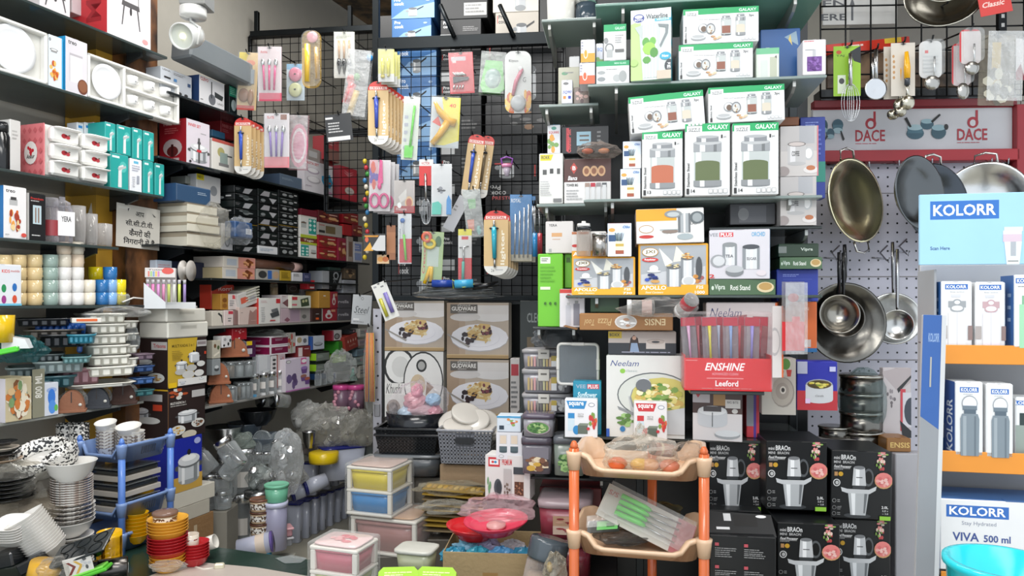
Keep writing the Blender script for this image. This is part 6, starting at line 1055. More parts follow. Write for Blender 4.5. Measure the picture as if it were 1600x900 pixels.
# dinner set cartons
GP = PL(700,3.95,-9)
def gw(x0,x1,a,b,art,l,col='c9bfb0',**k): return bx(GP,x0,x1,a,b,.10,col,art,l,name='dinner_set_carton',cat='carton',snap=0,kt='3a3632',**k)
KH = Rc(0,0,1,1,'dcdad6')+El(.25,.22,.27,.27,'242322')+El(.25,.22,.23,.23,'e3e2df')+El(.27,.22,.15,.15,'cfcecb')+El(.66,.42,.34,.42,'242322',26)+El(.66,.42,.32,.395,'e6e4e1',26)+El(.63,.2,.09,.09,'2b2a29')+El(.63,.2,.06,.06,'a9a8a5')+El(.57,.47,.13,.15,'cdb89a')+Po([(.72,.42),(.84,.5),(.7,.62)],'8a6242')+Rc(0,.45,.34,.62,'e2e0dc')+Tx(.02,.46,.3,.6,'Khushi','2b2b2b',0,.35)+El(.15,.8,.12,.12,'8a7a70')+El(.15,.8,.08,.08,'4a3a34')+El(.1,1.0,.2,.08,'242322')
for l,a in (('brown dinner set carton with cake picture, upper left of four',0),): gw(601,694,470,548,GUD,l)
gw(698,795,473,560,GUD,'brown dinner set carton with cake picture, upper right of four')
gw(601,693,549,660,KH,'white carton picturing black rimmed plates, lower left of four','d9d7d3')
gw(698,795,562,652,GUD,'brown dinner set carton with cake picture, lower right above the grey basket')
SP = lambda x,y: Rc(x,y,x+.02,y+.03,'333')
bx(GP,797,812,560,650,.08,'cfc9c6',Rc(.1,.1,.9,.3,'b5303c')+Ln(.1,.4,.9,.9,6,'777'),'narrow pale carton with a dark red square beside the dinner set cartons',snap=0)
bx(GP,812,850,470,659,.08,'2a302e',Tx(.3,.1,.9,.18,'CLEO','8a8f8e')+Rc(.3,.3,.6,.6,'6a5a40')+Ln(.2,.65,.8,.95,5,'5a5f5e'),'dark tall carton behind the lime green box',off=.1,snap=0)
zc = GP.z(700,660)
tag(MB().box(-.42,.56,0,.3,0,GP.z(650,661)-.002,'37322c',.004).build('stock_crate',loc=GP.loc(0,-.0,0),rz=GP.a),'dark crate under the four dinner set cartons','crate')
# baskets
def basket(name,label,loc,rz,W,D,hh,key,nx=14,nz=7,tap=.88,rim=.006,handle=False,bar=.45):
    t = thing(name,label,'basket',loc,rz); walls = [((0,-D/2),0,W),((W/2,0),pi/2,D),((0,D/2),pi,W),((-W/2,0),-pi/2,D)]
    for (cx,cy),a,ww in walls:
        m = MB(); tb_ = tap
        def P(u,v,d): return (u*ww/2*(tb_+(1-tb_)*v),(1-v)*( (D if ww == W else W)/2*(1-tb_))+d,v*hh)
        n = max(4,int(nx*ww/W))
        def quad(u0,u1,v0,v1): m.add([P(u0,v0,0),P(u1,v0,0),P(u1,v1,0),P(u0,v1,0),P(u0,v0,.003),P(u1,v0,.003),P(u1,v1,.003),P(u0,v1,.003)],[[0,1,2,3],[7,6,5,4],[0,4,5,1],[3,2,6,7]],key)
        for i in range(n+1): u = -1+2*i/n; wd = 1/n*bar; quad(max(-1,u-wd),min(1,u+wd),0,1)
        for j in range(nz+1): v = j/nz; wd = .5/nz*bar*1.2; quad(-1,1,max(0,v-wd),min(1,v+wd))
        if handle and a == 0: quad(-.34,.34,.45,.92); m.plate([(x*ww*.15,hh*.70+z*hh*.09) for x,z in ((-1,1),(-1.25,0),(-1,-1),(1,-1),(1.25,0),(1,1))],-.0045,-.0035,'1d1e20')
        m.build('wall',t,loc=(cx,cy,0),rz=a)
    MB().box(-W/2*tap,W/2*tap,-D/2*tap,D/2*tap,0,.003,key).build('base',t)
    m = MB(); m.box(-W/2-rim,W/2+rim,-D/2-rim,-D/2+rim,hh-.008,hh+.004,key,.003); m.box(-W/2-rim,W/2+rim,D/2-rim,D/2+rim,hh-.008,hh+.004,key,.003); m.box(-W/2-rim,-W/2+rim,-D/2+rim,D/2-rim,hh-.008,hh+.004,key,.003); m.box(W/2-rim,W/2+rim,-D/2+rim,D/2-rim,hh-.008,hh+.004,key,.003); m.build('rim',t)
    return t
Yb = 3.55; kb = Yb/F; zb = at(640,745,Yb).z; xb = at(638,0,Yb).x
t = thing('storage_tub','dark grey translucent tub under the black baskets','tub',(xb,Yb+.12,zb),radians(-6)); MB().lathe(sc([(0,0),(.92,0),(1,.93),(0,.93)],.165,.10),'55595d.s',28,sy=.72,sq=7).build('body',t); MB().lathe(sc([(0,.9),(1.05,.9),(1.05,1),(0,1)],.165,.10),'6a6e72.g',28,sy=.72,sq=7).build('rim',t)
for i in range(2): basket('woven_basket',['black woven plastic basket, lower of two on the grey tub','black woven plastic basket, upper of two holding the pink bag'][i],(xb,Yb+.12,zb+.105+i*.03),radians(-6),.31,.225,.095,'16181b.g',16,6,bar=.62)
t = MB().lathe(sc([(0,0),(.86,0),(1,1),(.94,1),(.8,.1),(0,.1)],.15,.13),'1c1e23.g',26,sy=.72); tag(t.build('oval_bucket',loc=(xb+.02,Yb+.12,zb+.165),rz=radians(-6)),'black oval bucket nested in the upper woven basket','bucket')
zz = zb+.28
t = thing('clothes_bag','clear bag stuffed with pink and pale blue soft bundles in the black bucket','bag',at(655,628,Yb+.1))
for i,(dx,dz,rx,rz_,c,sd_) in enumerate(((-.02,.0,.055,.05,'d9a3ac',41),(.01,-.045,.085,.04,'c9a9b0',42),(-.06,-.055,.045,.035,'b9cfe0',43),(.07,.01,.04,.03,'9fc0dc',44),(-.01,.05,.03,.04,'dc97a8',45),(.075,-.05,.04,.035,'d99aa8',46))): MB().crumple((dx,0,dz),rx,.05,rz_,c+'.g',sd_,amp=.12,flat=False).build('bundle',t)
MB().crumple((0,0,-.01),.15,.07,.11,'f2eef0.f',47,amp=.14).build('film',t)
Yg = 3.45; bz = at(728,726,Yg).z; gx = at(730,0,Yg).x
basket('grey_basket','grey perforated basket with a handle slot holding round white boxes',(gx,Yg+.10,bz),radians(-7),.26,.20,.16,'84868d.g',15,9,handle=True,bar=.5)
for i,(dx,dy,dz,tx,ty) in enumerate(((-.07,.06,.15,40,-10),(-.02,.06,.19,30,15),(.03,.04,.16,35,-5),(-.05,.0,.135,20,5),(.07,.06,.15,45,20),(.09,.0,.12,15,0))):
    vess(0,0,Yg,50,14,[('body',[(0,0),(.9,0),(.95,.7),(0,.7)],'c9c4bc.s'),('lid',[(0,.68),(1,.68),(1,.95),(.9,1),(0,.96)],'dcd6cd.g')],f'round white lidded box in the grey basket, {NTH[i]} counting from the back left','round_box','box',loc=(gx+dx,Yg+.1+dy,bz+dz),rot=(radians(tx),radians(ty),0),n=24)
bx(PL(727,3.5,-7),687,768,727,758,.25,'9c8468.r',None,'brown cardboard carton under the grey perforated basket',name='cardboard_carton',cat='carton',snap=0)
bx(PL(690,3.6,-7),588,688,746,800,.3,'6a665e.r',None,'dull cardboard carton hidden under the grey tub',name='cardboard_carton',cat='carton',snap=0)
# golden trays in film
for i in range(9):
    y = 768+i*8; m = MB(); Yt_ = 3.4; k = Yt_/F
    m.box(-26*k,72*k,0,.09,0,.008,'a98a3a.g' if i % 3 < 2 else '7a6a50.g',.003); m.x = Matrix()
    if i < 2: draw(m,sum([El(.08+.09*j,.5,.035,.3,['d9b04a','c9a040','e6c870'][j % 3],8) for j in range(10)],[]),(-26*k,.09,.0081),(1,0,0),(0,0,1),98*k,.09)
    o = m.build('gift_tray',loc=at(684,y,Yt_)+Vector((.0,.0,0)),rot=(radians(4),radians(2.5-i*.3),radians(-10))); tag(o,f'golden cardboard tray in film, {ordn(i, 9)} of the pile behind the yellow drawers','tray','golden trays')
bag(706,762,3.42,110,20,'clear film over the golden trays','cfc8b4.f',51,dep=.08); bag(700,792,3.38,90,22,'silvery film between the golden trays','c9c6bc.x',52,dep=.05)
tag(MB().box(-.05,.21,0,.09,0,at(690,842,3.4).z-.004,'4a443c',.004).build('low_crate',loc=(at(684,0,3.4).x,3.4,0)),'dark low crate under the golden trays','crate')
# drawer units
def drawers(label,loc,rz,W,D,tiers,lidc='e3ddd2.g',fr='e6e2da.g',film=True):
    t = thing('drawer_unit',label,'drawers',loc,rz); z = 0
    MB().box(-W/2,W/2,-D/2,D/2,0,.014,fr,.005).build('base',t)
    for i,(h,c) in enumerate(tiers):
        zt_ = z+h
        for sx in (-1,1):
            for sy in (-1,1): MB().box(sx*(W/2-.012)-.01,sx*(W/2-.012)+.01,sy*(D/2-.012)-.01,sy*(D/2-.012)+.01,z+.0145,zt_-.0005,fr,.003).build('post',t)
        d = MB().lathe([(0,0),(W*.42,0),(W*.465,h*.86),(0,h*.86)],c,28,sy=D/W,sq=9).build('drawer',t,loc=(0,0,z+.015))
        MB().lathe([(W*.455,h*.76),(W*.485,h*.76),(W*.485,h*.86),(W*.455,h*.86)],c,28,sy=D/W,sq=9,cap=False).build('drawer_lip',d)
        MB().box(-W/2,W/2,-D/2,D/2,zt_,zt_+.014,fr,.005).build('shelf_frame' if i < len(tiers)-1 else 'top_frame',t); z = zt_
    MB().lathe([(0,.015),(W*.44,.015),(W*.47,.019),(W*.45,.023),(0,.022)],lidc,28,sy=D/W,sq=8).build('lid_panel',t,loc=(0,0,z))
    if film: MB().box(-W/2-.006,W/2+.006,-D/2-.006,D/2+.006,-.0,z+.028,'f2f2f0.f',.006).build('film',t)
    return t
Yd = 3.35; k = Yd/F; zd = at(590,872,Yd).z
dz2 = at(585,822,Yd-.02).z
pd = at(606,872,Yd)
tag(MB().box(-.2,.16,-.13,.14,0,zd-.001,'55504a',.004).build('low_crate',loc=(pd.x,Yd+.15,0)),'dark low crate under the white drawer units','crate')
drawers('wide white drawer unit with dusky pink drawer, under the yellow and blue one',(pd.x+.01,Yd+.15,zd),radians(-19),.34,.25,[(.155,'a97a76.g')],'b58a62.g')
drawers('small white drawer unit with a yellow drawer above a blue drawer',(pd.x-.06,Yd+.14,zd+.155+.024),radians(-19),.235,.22,[(.105,'3488c8.g'),(.105,'e0cc3c.g')],'cbaea2.g')
Yp = 2.55; pp = at(533,0,Yp)
t = drawers('white and pink drawer unit in clear film standing on the green table',(pp.x,Yp+.05,TZ+.001),radians(-19),.19,.15,[(.05,'c9cf9a.g'),(.085,'c8707e.g')],'e6c6c6.g')
draw_m = MB(); draw(draw_m,Fo(.1,.1,.9,.9,['c9485a','d9707c','e0a0a4'],14,6,.16),(-.07,.055,.0),(1,0,0),(0,0,1),.14,.11); draw_m.build('lid_print',t,loc=(0,0,.1585))
# plain clear tub, green bags, cardboard carton
t = thing('clear_tub','clear white lidded tub with pale contents between the pink unit and the cardboard box','tub',at(648,900,2.6)+Vector((0,.05,0)),radians(-15)); t.location.z = TZ+.03; t.location.y = 2.66
MB().lathe([(0,0),(.058,0),(.066,.07),(0,.07)],'c9cda9.s',28,sy=.8,sq=6).build('body',t); MB().lathe([(0,.07),(.073,.07),(.073,.08),(.066,.082),(0,.08)],'d9d9cf.s',28,sy=.8,sq=6).build('lid',t); MB().ball((0,0,.055),.04,.03,.014,'b5a87a',8,5).build('contents',t)
for i,(px,a) in enumerate(((622,18),(680,8))):
    p = at(px,916,2.3); tag(MB().box(-.06,.06,-.03,.03,TZ,p.z-.055,'8a7a5a.r',.002).build('prop_carton',loc=(p.x,2.33,0)),f'small carton hidden under the {["left", "right"][i]} lime green pouch','carton'); t = thing('green_bag',f'lime green pouch with a handle hole at the bottom edge, {["left", "right"][i]} of two','pouch',(p.x,2.3,p.z),rot=(radians(-38),0,radians(a-14)))
    m = MB().plate([(-.062,-.1),(.062,-.1),(.062,.045),(.048,.06),(-.05,.06),(-.064,.045)],0,.03,'9cc832.g'); draw(m,Ln(.2,.1,.85,.3,4,'d5e89a')+El(.6,.36,.16,.05,'1f2a14')+Po([(.4,.42),(.55,.36),(.62,.4),(.2,.6)],'dfe6d0'),(-.075,0,.06),(1,0,0),(0,-1,0),.15,.16); m.build('pouch',t)
Yk = 2.55; kk_ = Yk/F; p = at(757,0,Yk); t = thing('cardboard_box','open brown cardboard box full of blue film wrapped packs under the red plates','box',(p.x+.02,Yk,TZ+.001),radians(-5)); w = 150*kk_/2; hh_ = .125; dd = .25
for n_,(x0,x1,y0,y1) in {'front_panel': (-w,w,0,.004),'back_panel': (-w,w,dd,dd+.004),'left_panel': (-w,-w+.004,.0045,dd-.0005),'right_panel': (w-.004,w,.0045,dd-.0005)}.items():
    m = MB().box(x0,x1,y0,y1,0,hh_,'a58f68.r',.001)
    if n_ == 'front_panel': draw(m,Rc(.42,.55,.58,.85,'9c7a4a')+Po([(.9,.12),(.93,.2),(.91,.22)],'2a2418')+Po([(.9,.3),(.94,.38),(.92,.4)],'2a2418')+Po([(.9,.6),(.93,.68),(.91,.7)],'2a2418'),(-w,0,hh_),(1,0,0),(0,-1,0),2*w,hh_)
    m.build(n_,t)
MB().box(-w,w,.0045,dd-.0005,-.0,.003,'9a845e').build('base',t)
for i in range(7): tag(MB().crumple((0,0,0),.05,.035,.03,['2f7f9c.g','8fc6e0.g','3a9ab0.g','b9b0d0.g','5aa0cf.g','c9c9cc.g','3f8faf.g'][i],60+i,amp=.2).build('film_pack',loc=(p.x-.11+.042*i,Yk+.06+.08*(i % 2),TZ+hh_-.03)),f'shiny {["teal", "pale blue", "aqua", "lilac", "sky blue", "silver", "deep teal"][i]} film pack inside the cardboard box','packet')
tag(MB().box(-.1,.08,0,.1,0,.02,'b5983f.r',.002).build('cardboard_flap',loc=(at(757,0,2.25).x,2.25,TZ+.001),rz=.05),'golden cardboard piece at the bottom edge before the cardboard box','cardboard')
ZR = TZ+hh_+.012
vess(0,0,2.55,92,22,[('body',PLATE,'c3262c.g',dict(sy=.8))],'bright red round plate, left one on the cardboard box','red_plate','plate',loc=(at(737,0,2.55).x,2.68,ZR),rot=(radians(4),radians(3),0),n=30)
t = vess(0,0,2.55,104,22,[('body',PLATE,'d6405a.g',dict(sy=.8)),('plate_middle',[(0,.4),(.3,.42),(.3,.6),(0,.6)],'dba9a6.g')],'pink partitioned plate in film lying on the red plate','pink_plate','plate',loc=(at(775,0,2.55).x,2.64,ZR+.034),rot=(radians(8),radians(-3),0),n=30)
bag(778,794,2.5,112,34,'clear film around the pink partitioned plate','e6c6cc.f',71,dep=.1)
vess(0,0,2.45,62,100,[('body',[(0,0),(.9,0),(.95,.05),(.95,.62),(.8,.7),(0,.7)],'cfc6c0.c'),('lid',[(0,.69),(.98,.69),(1,.72),(1,.96),(.95,1),(0,1)],'4a535a.g'),('contents',[(0,.04),(.8,.04),(.8,.45),(0,.5)],'b5a08a.g')],'glass jar with a slate grey lid leaning in front of the orange rack','glass_jar','jar',loc=(at(852,0,2.42).x-.03,2.42,TZ+.004),rot=(radians(-6),radians(13),0))
bag(868,890,2.35,36,50,'crumpled silvery film on gold card beside the slate lidded jar','c6bfae.x',72,dep=.06,inside=['b59a50','8a8a8a'])
# stuff on the left of the orange rack
L2 = PL(860,2.75,-8)
def lb(*a,**k): k.setdefault('snap',0); return bx(L2,*a,**k)
JP = Rc(0,0,1,1,'d8d5d2')+Rc(.07,.05,.33,.27,'c3343c')+Rc(.1,.1,.3,.22,'e8e6e4')+El(.17,.16,.03,.03,'c33')+El(.23,.16,.03,.03,'38b')+Tx(.38,.08,.6,.22,'PREMIUM','c9484a')+S(Rc(.05,.2,.95,1,'c9bfb8')+Rc(.08,.5,.92,.98,'5f3a2a')+Fo(.1,.5,.9,.95,['8a5a40','4a2a20','a9785a'],20,3,.12)+Rc(0,0,1,.24,'3a3f45'),.64,.25,.88,.92)+S(Rc(.1,.0,.95,1,'b9b4b2')+Fo(.1,.5,.95,.98,['5a4a40','7a6a60'],14,3,.14),.4,.3,.6,.95)+El(.29,.74,.09,.2,'4a4f55')+El(.31,.74,.06,.15,'33383d')+Fo(.05,.5,.13,.9,['6a9a6a'],4,3,.3)
lb(757,829,712,780,.09,'d8d5d2',JP,'white carton with two spice jars with dark lids pictured, above the pink plate',yaw=-6)
JP2 = Rc(0,0,1,1,'dcdce0')+sum([S(Rc(0,0,1,1,'c9c9cc')+Rc(.1,.05,.9,.5,'d9c9b4')+Rc(0,.55,1,.6,'eee')+Rc(.0,.65,1,.95,'4f6066')+El(.5,.95,.5,.06,'3f5056'),x,.08,x+.3,.75) for x in (.12,.55)],[])+El(.2,.88,.1,.06,'999')+El(.2,.88,.08,.045,'dcdce0')
lb(775,816,676,718,.08,'d9d9de',JP2,'white carton picturing two slate bottomed jars, on the dark lidded jar carton')
lb(776,814,650,675,.08,'cfd9e2',Fo(.4,.1,.9,.6,['c9503a','d98a4a','8aaa5a','d0e0ea'],10,3,.2)+Rc(.1,.6,.3,.85,'2a3a4a')+Rc(0,0,1,.12,'4f9ac6'),'pale blue carton with fruit picture above the two jar carton')
# storage boxes with clips, green-pea containers
LS = PL(860,2.85,-8)
def contain(x0,x1,yt,yb,l,fill,Yp=LS,dep=.12,body='a9a7ae.s',lid='6a6270.g',off=0):
    s0,_,_ = Yp.hit(x0,0,off); s1 = Yp.hit(x1,0,off)[0]; m_ = (x0+x1)/2; z1,z0 = Yp.z(m_,yt,off),Yp.z(m_,yb,off); W = (s1-s0)/2; h = z1-z0
    t = thing('clip_container',l,'container',Yp.loc((s0+s1)/2,off,z0),Yp.a)
    MB().lathe([(0,0),(W*.9,0),(W*.95,h*.8),(0,h*.8)],body,28,c=(0,dep/2,0),sy=dep/2/W,sq=8).build('body',t)
    MB().lathe([(0,h*.8),(W,h*.8),(W,h*.95),(W*.9,h),(0,h)],lid,28,c=(0,dep/2,0),sy=dep/2/W,sq=8).build('lid',t)
    m = MB(); 
    if fill: draw(m,fill,(-W*.8,-.0015,h*.74),(1,0,0),(0,-1,0),W*1.6,h*.66); m.build('contents',t)
    return t,W,h
BT = sum([Rc(.04+.075*i,.15+.04*(i % 2),.09+.075*i,.95,['b9a06a','c9a98a','cf9a9a','8f8a84','7a7470','b9b48a'][i % 6]) for i in range(8)],[])+Rc(.62,.1,.75,.5,'b9a24a')+Rc(.62,.5,.75,.95,'ddd')+Fo(.78,.1,1,.95,['444','888','bbb'],12,3,.25)
for i,(a,b) in enumerate(((616,645),(577,614),(546,576))):
    t,W,h = contain(814,894,a,b,f'clear clip lid container of small bottles, {["bottom", "middle", "top"][i]} one of three',BT,dep=.14,lid='b0aeb0.s'); MB().box(-.022,.022,-.006,0,h*.5,h*1.0,'c9c4bb.g',.004).box(-.012,.012,-.0065,-.006,h*.76,h*.84,'6a665f',.0002).build('clip',t,loc=(-.01,0,0))
k = 2.7/F; t = thing('clear_container','big square clear container on its side facing out, right of the clip lid containers','container',at(903,569,2.66),radians(-14))
def rsq(w,r,n=5): return [(sx*(w-r)+r*cos(a0+pi/2*i/n),sy*(w-r)+r*sin(a0+pi/2*i/n)) for sx,sy,a0 in ((1,-1,-pi/2),(1,1,0),(-1,1,pi/2),(-1,-1,pi)) for i in range(n+1)]
O = rsq(31*k,.014); MB().tube([(x,0,z) for x,z in O],.0055,'cfcdc8.g',8,closed=True).build('rim',t); I = rsq(26*k,.014)
m = MB(); n = len(O); m.add([(x,.0,z) for x,z in O]+[(x,.14,z) for x,z in I],[[i,(i+1) % n,n+(i+1) % n,n+i] for i in range(n)]+[[n+i for i in range(n)]],'7f878e.s',True); m.build('body',t)
MB().plate([(x*.96,z*.96) for x,z in O],-.001,.001,'c3cacf.c').build('lid',t)
for x,z,w,h in ((0,31*k,.025,.006),(0,-31*k,.025,.006),(31*k,0,.006,.022),(-31*k,0,.006,.022)): MB().box(x-w,x+w,-.008,.01,z-h,z+h,'d3d0ca.g',.003).build('clip',t)
bag(868,528,2.8,74,34,'smoky film pack lying above the clip lid containers','8a8f94.x',73,dep=.07)
PEA = El(.5,.5,.48,.45,'9c8f94')+El(.5,.5,.42,.38,'5f8f4a')+Fo(.1,.15,.9,.85,['8fb56a','4a7a3c','b5cf8a','3a6a34'],40,3,.1)
NUT = Rc(0,.0,1,.5,'77737c')+Fo(0,.45,1,1,['c9a040','5a3a2a','c9b090','7a5038','e0d0b0'],16,3,.22)
contain(813,862,684,741,'dark clear canister showing nuts, under the pea print container',NUT,PL(840,2.7,-8),lid='55505a.g',body='86838c.s')
contain(815,866,648,683,'clear container with a pea picture and plum lid',PEA,PL(840,2.7,-8),lid='5a5260.g')
contain(863,914,682,744,'clear canister filled with green peas print beside the nut canister',Fo(0,.2,1,1,['6f9a55','4a7a3c','9cc07a','35602f'],60,5,.12)+El(.7,.15,.15,.08,'ddd'),PL(880,2.7,-8),lid='7d8187.s',body='9aa59a.s')
contain(918,962,690,745,'smoky container behind the orange rack post',Fo(0,.5,1,1,['9a5a3a','5a4a40'],12,3,.2),PL(940,2.75,-8),lid='6a6a50.g')
def shelfR(pl,x0,x1,py,off,d,label,k='86959100'[:6]+'.s',t=.01,reg=True,br=((-.75),(.75))):
    s0,s1 = pxs(pl,x0,x1,off); z = pl.z((x0+x1)/2,py,off)
    if reg: pl.sup.append((s0,s1,z,-off,-off+d))
    T = thing('glass_shelf',label,'shelf',pl.loc((s0+s1)/2,off,z-t),pl.a); w_ = (s1-s0)/2
    MB().box(-w_,w_,0,d,0,t,k,.002).build('board',T)
    for q in br: MB().plate([(0,-.001),(0,-.02),(.03,-.035),(d,-.075),(d,-.001)],-.005,.005,'a9aaa6.b').build('bracket',T,loc=(w_*q,.02,0),rz=pi/2) if 1 else None
    return T
shelfR(L2,800,960,746,-.0,.22,'dark shelf under the nut and pea canisters','25292b.g')
shelfR(L2,806,900,647,-.0-.1,.22,'dark shelf under the clip lid containers','25292b.g')
shelfR(PL(890,2.9,-8),838,950,791,0,.2,'dark shelf under the maroon carton behind the orange rack','1f2122.g')
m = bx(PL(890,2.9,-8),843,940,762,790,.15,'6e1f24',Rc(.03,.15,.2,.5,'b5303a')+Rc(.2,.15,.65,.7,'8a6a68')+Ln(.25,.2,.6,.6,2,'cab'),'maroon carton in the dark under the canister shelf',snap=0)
t,W,h = contain(838,925,784,842,'pink clear box with white lid and berry label behind the orange rack',Rc(.25,.2,1,.95,'b9967a')+Fo(.3,.25,.95,.55,['8a2f38','c9a08a'],10,3,.18)+Rc(.25,.6,1,.95,'d0b9a8')+Fo(.3,.65,.95,.9,['9a3a42'],6,3,.2),PL(880,2.7,-8),dep=.25,body='b0485a.s',lid='c9b3b8.s')
contain(843,925,843,905,'dark red clear box below the berry label box',None,PL(880,2.7,-8),dep=.25,body='8a3040.s',lid='6a3038.s')
t = MB().box(-.2,.2,0,.28,0,PL(880,2.7,-8).z(880,905),'2a2624',.004); tag(t.build('dark_crate',loc=PL(880,2.72,-8).loc(0,0,0),rz=radians(-8)),'dark crate under the red boxes behind the orange rack','crate')
# orange rack
pA,pB = Vector(at(897,0,2.25).xy),Vector(at(1100,0,2.16).xy); dA = (pB-pA).normalized(); W = (pB-pA).length+.02; dn = Vector((-dA.y,dA.x)); D = .30; cc = (pA+pB)/2+dn*(D/2-.01)
RZ = atan2(dA.y,dA.x); lvt = at(897,706,2.25).z; lv2 = at(897,828,2.25).z
rack('orange_rack','peach plastic rack with orange posts standing in front of the right shelves',(cc.x,cc.y,0),RZ,W,D,[lvt,lv2,lv2-.26],lvt+.012,'dfbc9c.g','cf6a3c.g',hi=.075,lo=.03,pr=.0155,posts=(0,1))
MB().lathe([(.0155,0),(.0155,lvt-.02)],'cf6a3c.g',14).build('post',[o for o in COL.objects if o.name == 'orange_rack'][0],loc=(.03,D/2-.03,0))
def onrack(u,v,z): p = cc+dA*u+dn*v; return Vector((p.x,p.y,z))
t = thing('produce_bag','knotted clear bag with orange and yellow fruit shapes on the top tier','bag',onrack(-.0,-.02,lvt-.02),RZ)
for i,(x,c) in enumerate(((-.07,'d96a3a'),(-.0,'e0b040'),(.03,'d9a070'),(.09,'d98a70'))): MB().ball((x,-.02,-.03),.032,.03,.02,c+'.g').build('toy_fruit',t)
MB().crumple((0,0,.0),.12,.08,.055,'ddd8cc.x',81,amp=.16).build('film',t); MB().crumple((.0,0,.055),.02,.02,.035,'e0dcd2.x',82,amp=.3,flat=False).build('knot',t)
vess(0,0,2.2,22,42,[('body',[(0,0),(.9,0),(1,.1),(1,.9),(0,.9)],'8a5038.g'),('band',[(1.0,.55),(1.03,.6),(1.0,.66)],'b9a888.g',dict(cap=False)),('lid',[(0,.9),(.95,.9),(.9,1),(0,1)],'6a4a38.g')],'brown bottle lying in film at the right of the top tier','brown_bottle','bottle',loc=onrack(.10,.02,lvt-.015),rot=(radians(80),0,radians(-70)))
bag(1075,706,2.2,46,30,'clear film over the brown bottle','c9bdb0.f',83,dep=.05)
def cardflat(label,loc,rot,w,h,col,art,prod,name='blister_card',cat='packet'):
    t = thing(name,label,cat,loc,rot=rot); m = MB().plate([(-w/2,-h/2),(w/2,-h/2),(w/2,h/2),(-w/2,h/2)],0,.002,col); draw(m,art,(-w/2,0,h/2),(1,0,0),(0,-1,0),w,h); m.build('backing_card',t)
    for nm,f in prod: m = MB(); f(m); m.build(nm,t)
    m = MB().plate([(-w*.48,-h*.48),(w*.48,-h*.48),(w*.48,h*.48),(-w*.48,h*.48)],-.024,-.023,'f0f0ee.f'); m.build('clear_cover',t); return t
def kn(m):
    for i,z in enumerate((.035,.012,-.012,-.034)): m.tube([(-.10,-.01,z),(-.02,-.014,z*.9),(.0,-.012,z*.9)],[.008,.009,.006],'4fd03f.g',8); m.tube([(0,-.012,z*.9),(.1,-.012,z*1.1)],.003,'b9bcbd.m',6)
cardflat('grey blister card holding green handled cutlery on the middle tier',onrack(.02,-.03,lv2+.012),(radians(-52),radians(24),RZ),.30,.13,'c3bfb6',Rc(.8,0,1,1,'b0686a')+Tx(.03,.15,.14,.3,'S/S','b66'),[('cutlery',kn)])
cardflat('green and black packet at the left of the middle tier',onrack(-.11,-.08,lv2+.0),(radians(-60),radians(-8),RZ),.10,.05,'232624',Rc(.3,.1,.95,.8,'6fc06a')+Rc(.6,.3,.85,.6,'2f6a30'),[])
bag(975,838,2.3,90,22,'dark smoky film bag lying in the middle tier','5a5a58.x',85,dep=.06); bag(1035,800,2.45,60,30,'yellowish film pack behind the cutlery card','9a8a5a.f',86,dep=.03)
# ================================================================ right shelving unit
s0,s1 = pxs(R,905,1262,-.47)
tag(MB().box(0,s1-s0,0,.01,.0,3.0,'1f2224',.001).build('gap_shade_board',loc=R.loc(s0,-.47,0),rz=R.a),'added dark board imitating the shaded depth behind the right shelving unit','board')  # added dark sheet, painted to pass for the unlit depth behind these shelves
for x in (1000,1240):
    s = R.hit(x,0,-.455)[0]; MBo = MB().box(-.015,.015,0,.012,0,2.9,'3c4042.b',.002).build('slotted_upright',loc=R.loc(s,-.458,0),rz=R.a); tag(MBo,f'dark slotted upright behind the {"left" if x < 1100 else "right"} part of the right shelves','post')
GL = '93a29d.s'
shelfR(R,930,1292,-4,0,.34,'uppermost green glass shelf of the right unit, cut by the top edge','6f9a8c.s')
shelfR(R,918,1292,124,0,.38,'thick glass shelf under the jug carton and two green banded jar cartons',GL)
shelfR(R,912,1285,308,0,.38,'glass shelf under the three upright jar cartons',GL)
shelfR(R,884,1285,461,0,.38,'glass shelf under the yellow canister cartons','4a5450.g')
shelfR(R,880,1272,686,0,.38,'bottom shelf of the right unit under the pot cartons','3f4442.g')
LL = PL(880,2.66,-8)
shelfR(LL,846,940,28,0,.28,'small glass shelf with a white pot at the upper left of the right unit',GL)
shelfR(LL,842,935,162,0,.28,'small glass shelf under the two dot carton',GL)
shelfR(LL,838,962,318,0,.28,'small glass shelf under the yellow flash carton and brown jar carton',GL)
shelfR(LL,832,905,511,0,.28,'small dark shelf under the lime green cartons','2c3130.g')
def rb(*a,**k): k.setdefault('off',-.012); k.setdefault('snap',.05); return bx(R,*a,**k)
def ll(*a,**k): k.setdefault('off',-.012); k.setdefault('snap',.05); return bx(LL,*a,**k)
vess(878,0,2.8,44,50,[('body',[(0,0),(.9,0),(.96,.06),(1,1),(0,1)],'dcd9d0.g')],'white pot on the small upper left glass shelf','pot','pot',loc=on(LL,877,-.09,LL.z(890,28)+.001))
vess(916,0,2.8,34,40,[('body',[(0,0),(.9,0),(1,.1),(1,.6),(.94,.62),(.94,.8),(0,.8)],'38454f.g'),('lid',[(0,.8),(1,.8),(1,1),(0,1)],'b9bcbd.m')],'dark blue grey pot beside the white pot','pot','pot',loc=on(LL,916,-.09,LL.z(890,28)+.001))
ll(872,906,105,160,.12,'b9b8a5',El(.3,.15,.15,.04,'6a9a7a')+Ln(.3,.12,.8,.18,1,'888')+Rc(.0,.8,1,1,'a9a898')+El(.1,.92,.08,.03,'3a8a4a'),'pale olive carton behind the small two dot carton',off=-.07)
ll(877,895,125,160,.05,'d9dae0',El(.4,.15,.25,.06,'777')+Tx(.1,.45,.9,.6,'SQ90','5a6ab0',1,.3)+Rc(.15,.68,.4,.8,'d98a3a')+Rc(.6,.68,.85,.8,'3a4ab0'),'small white carton with blue lettering and two colour dots',off=.0)
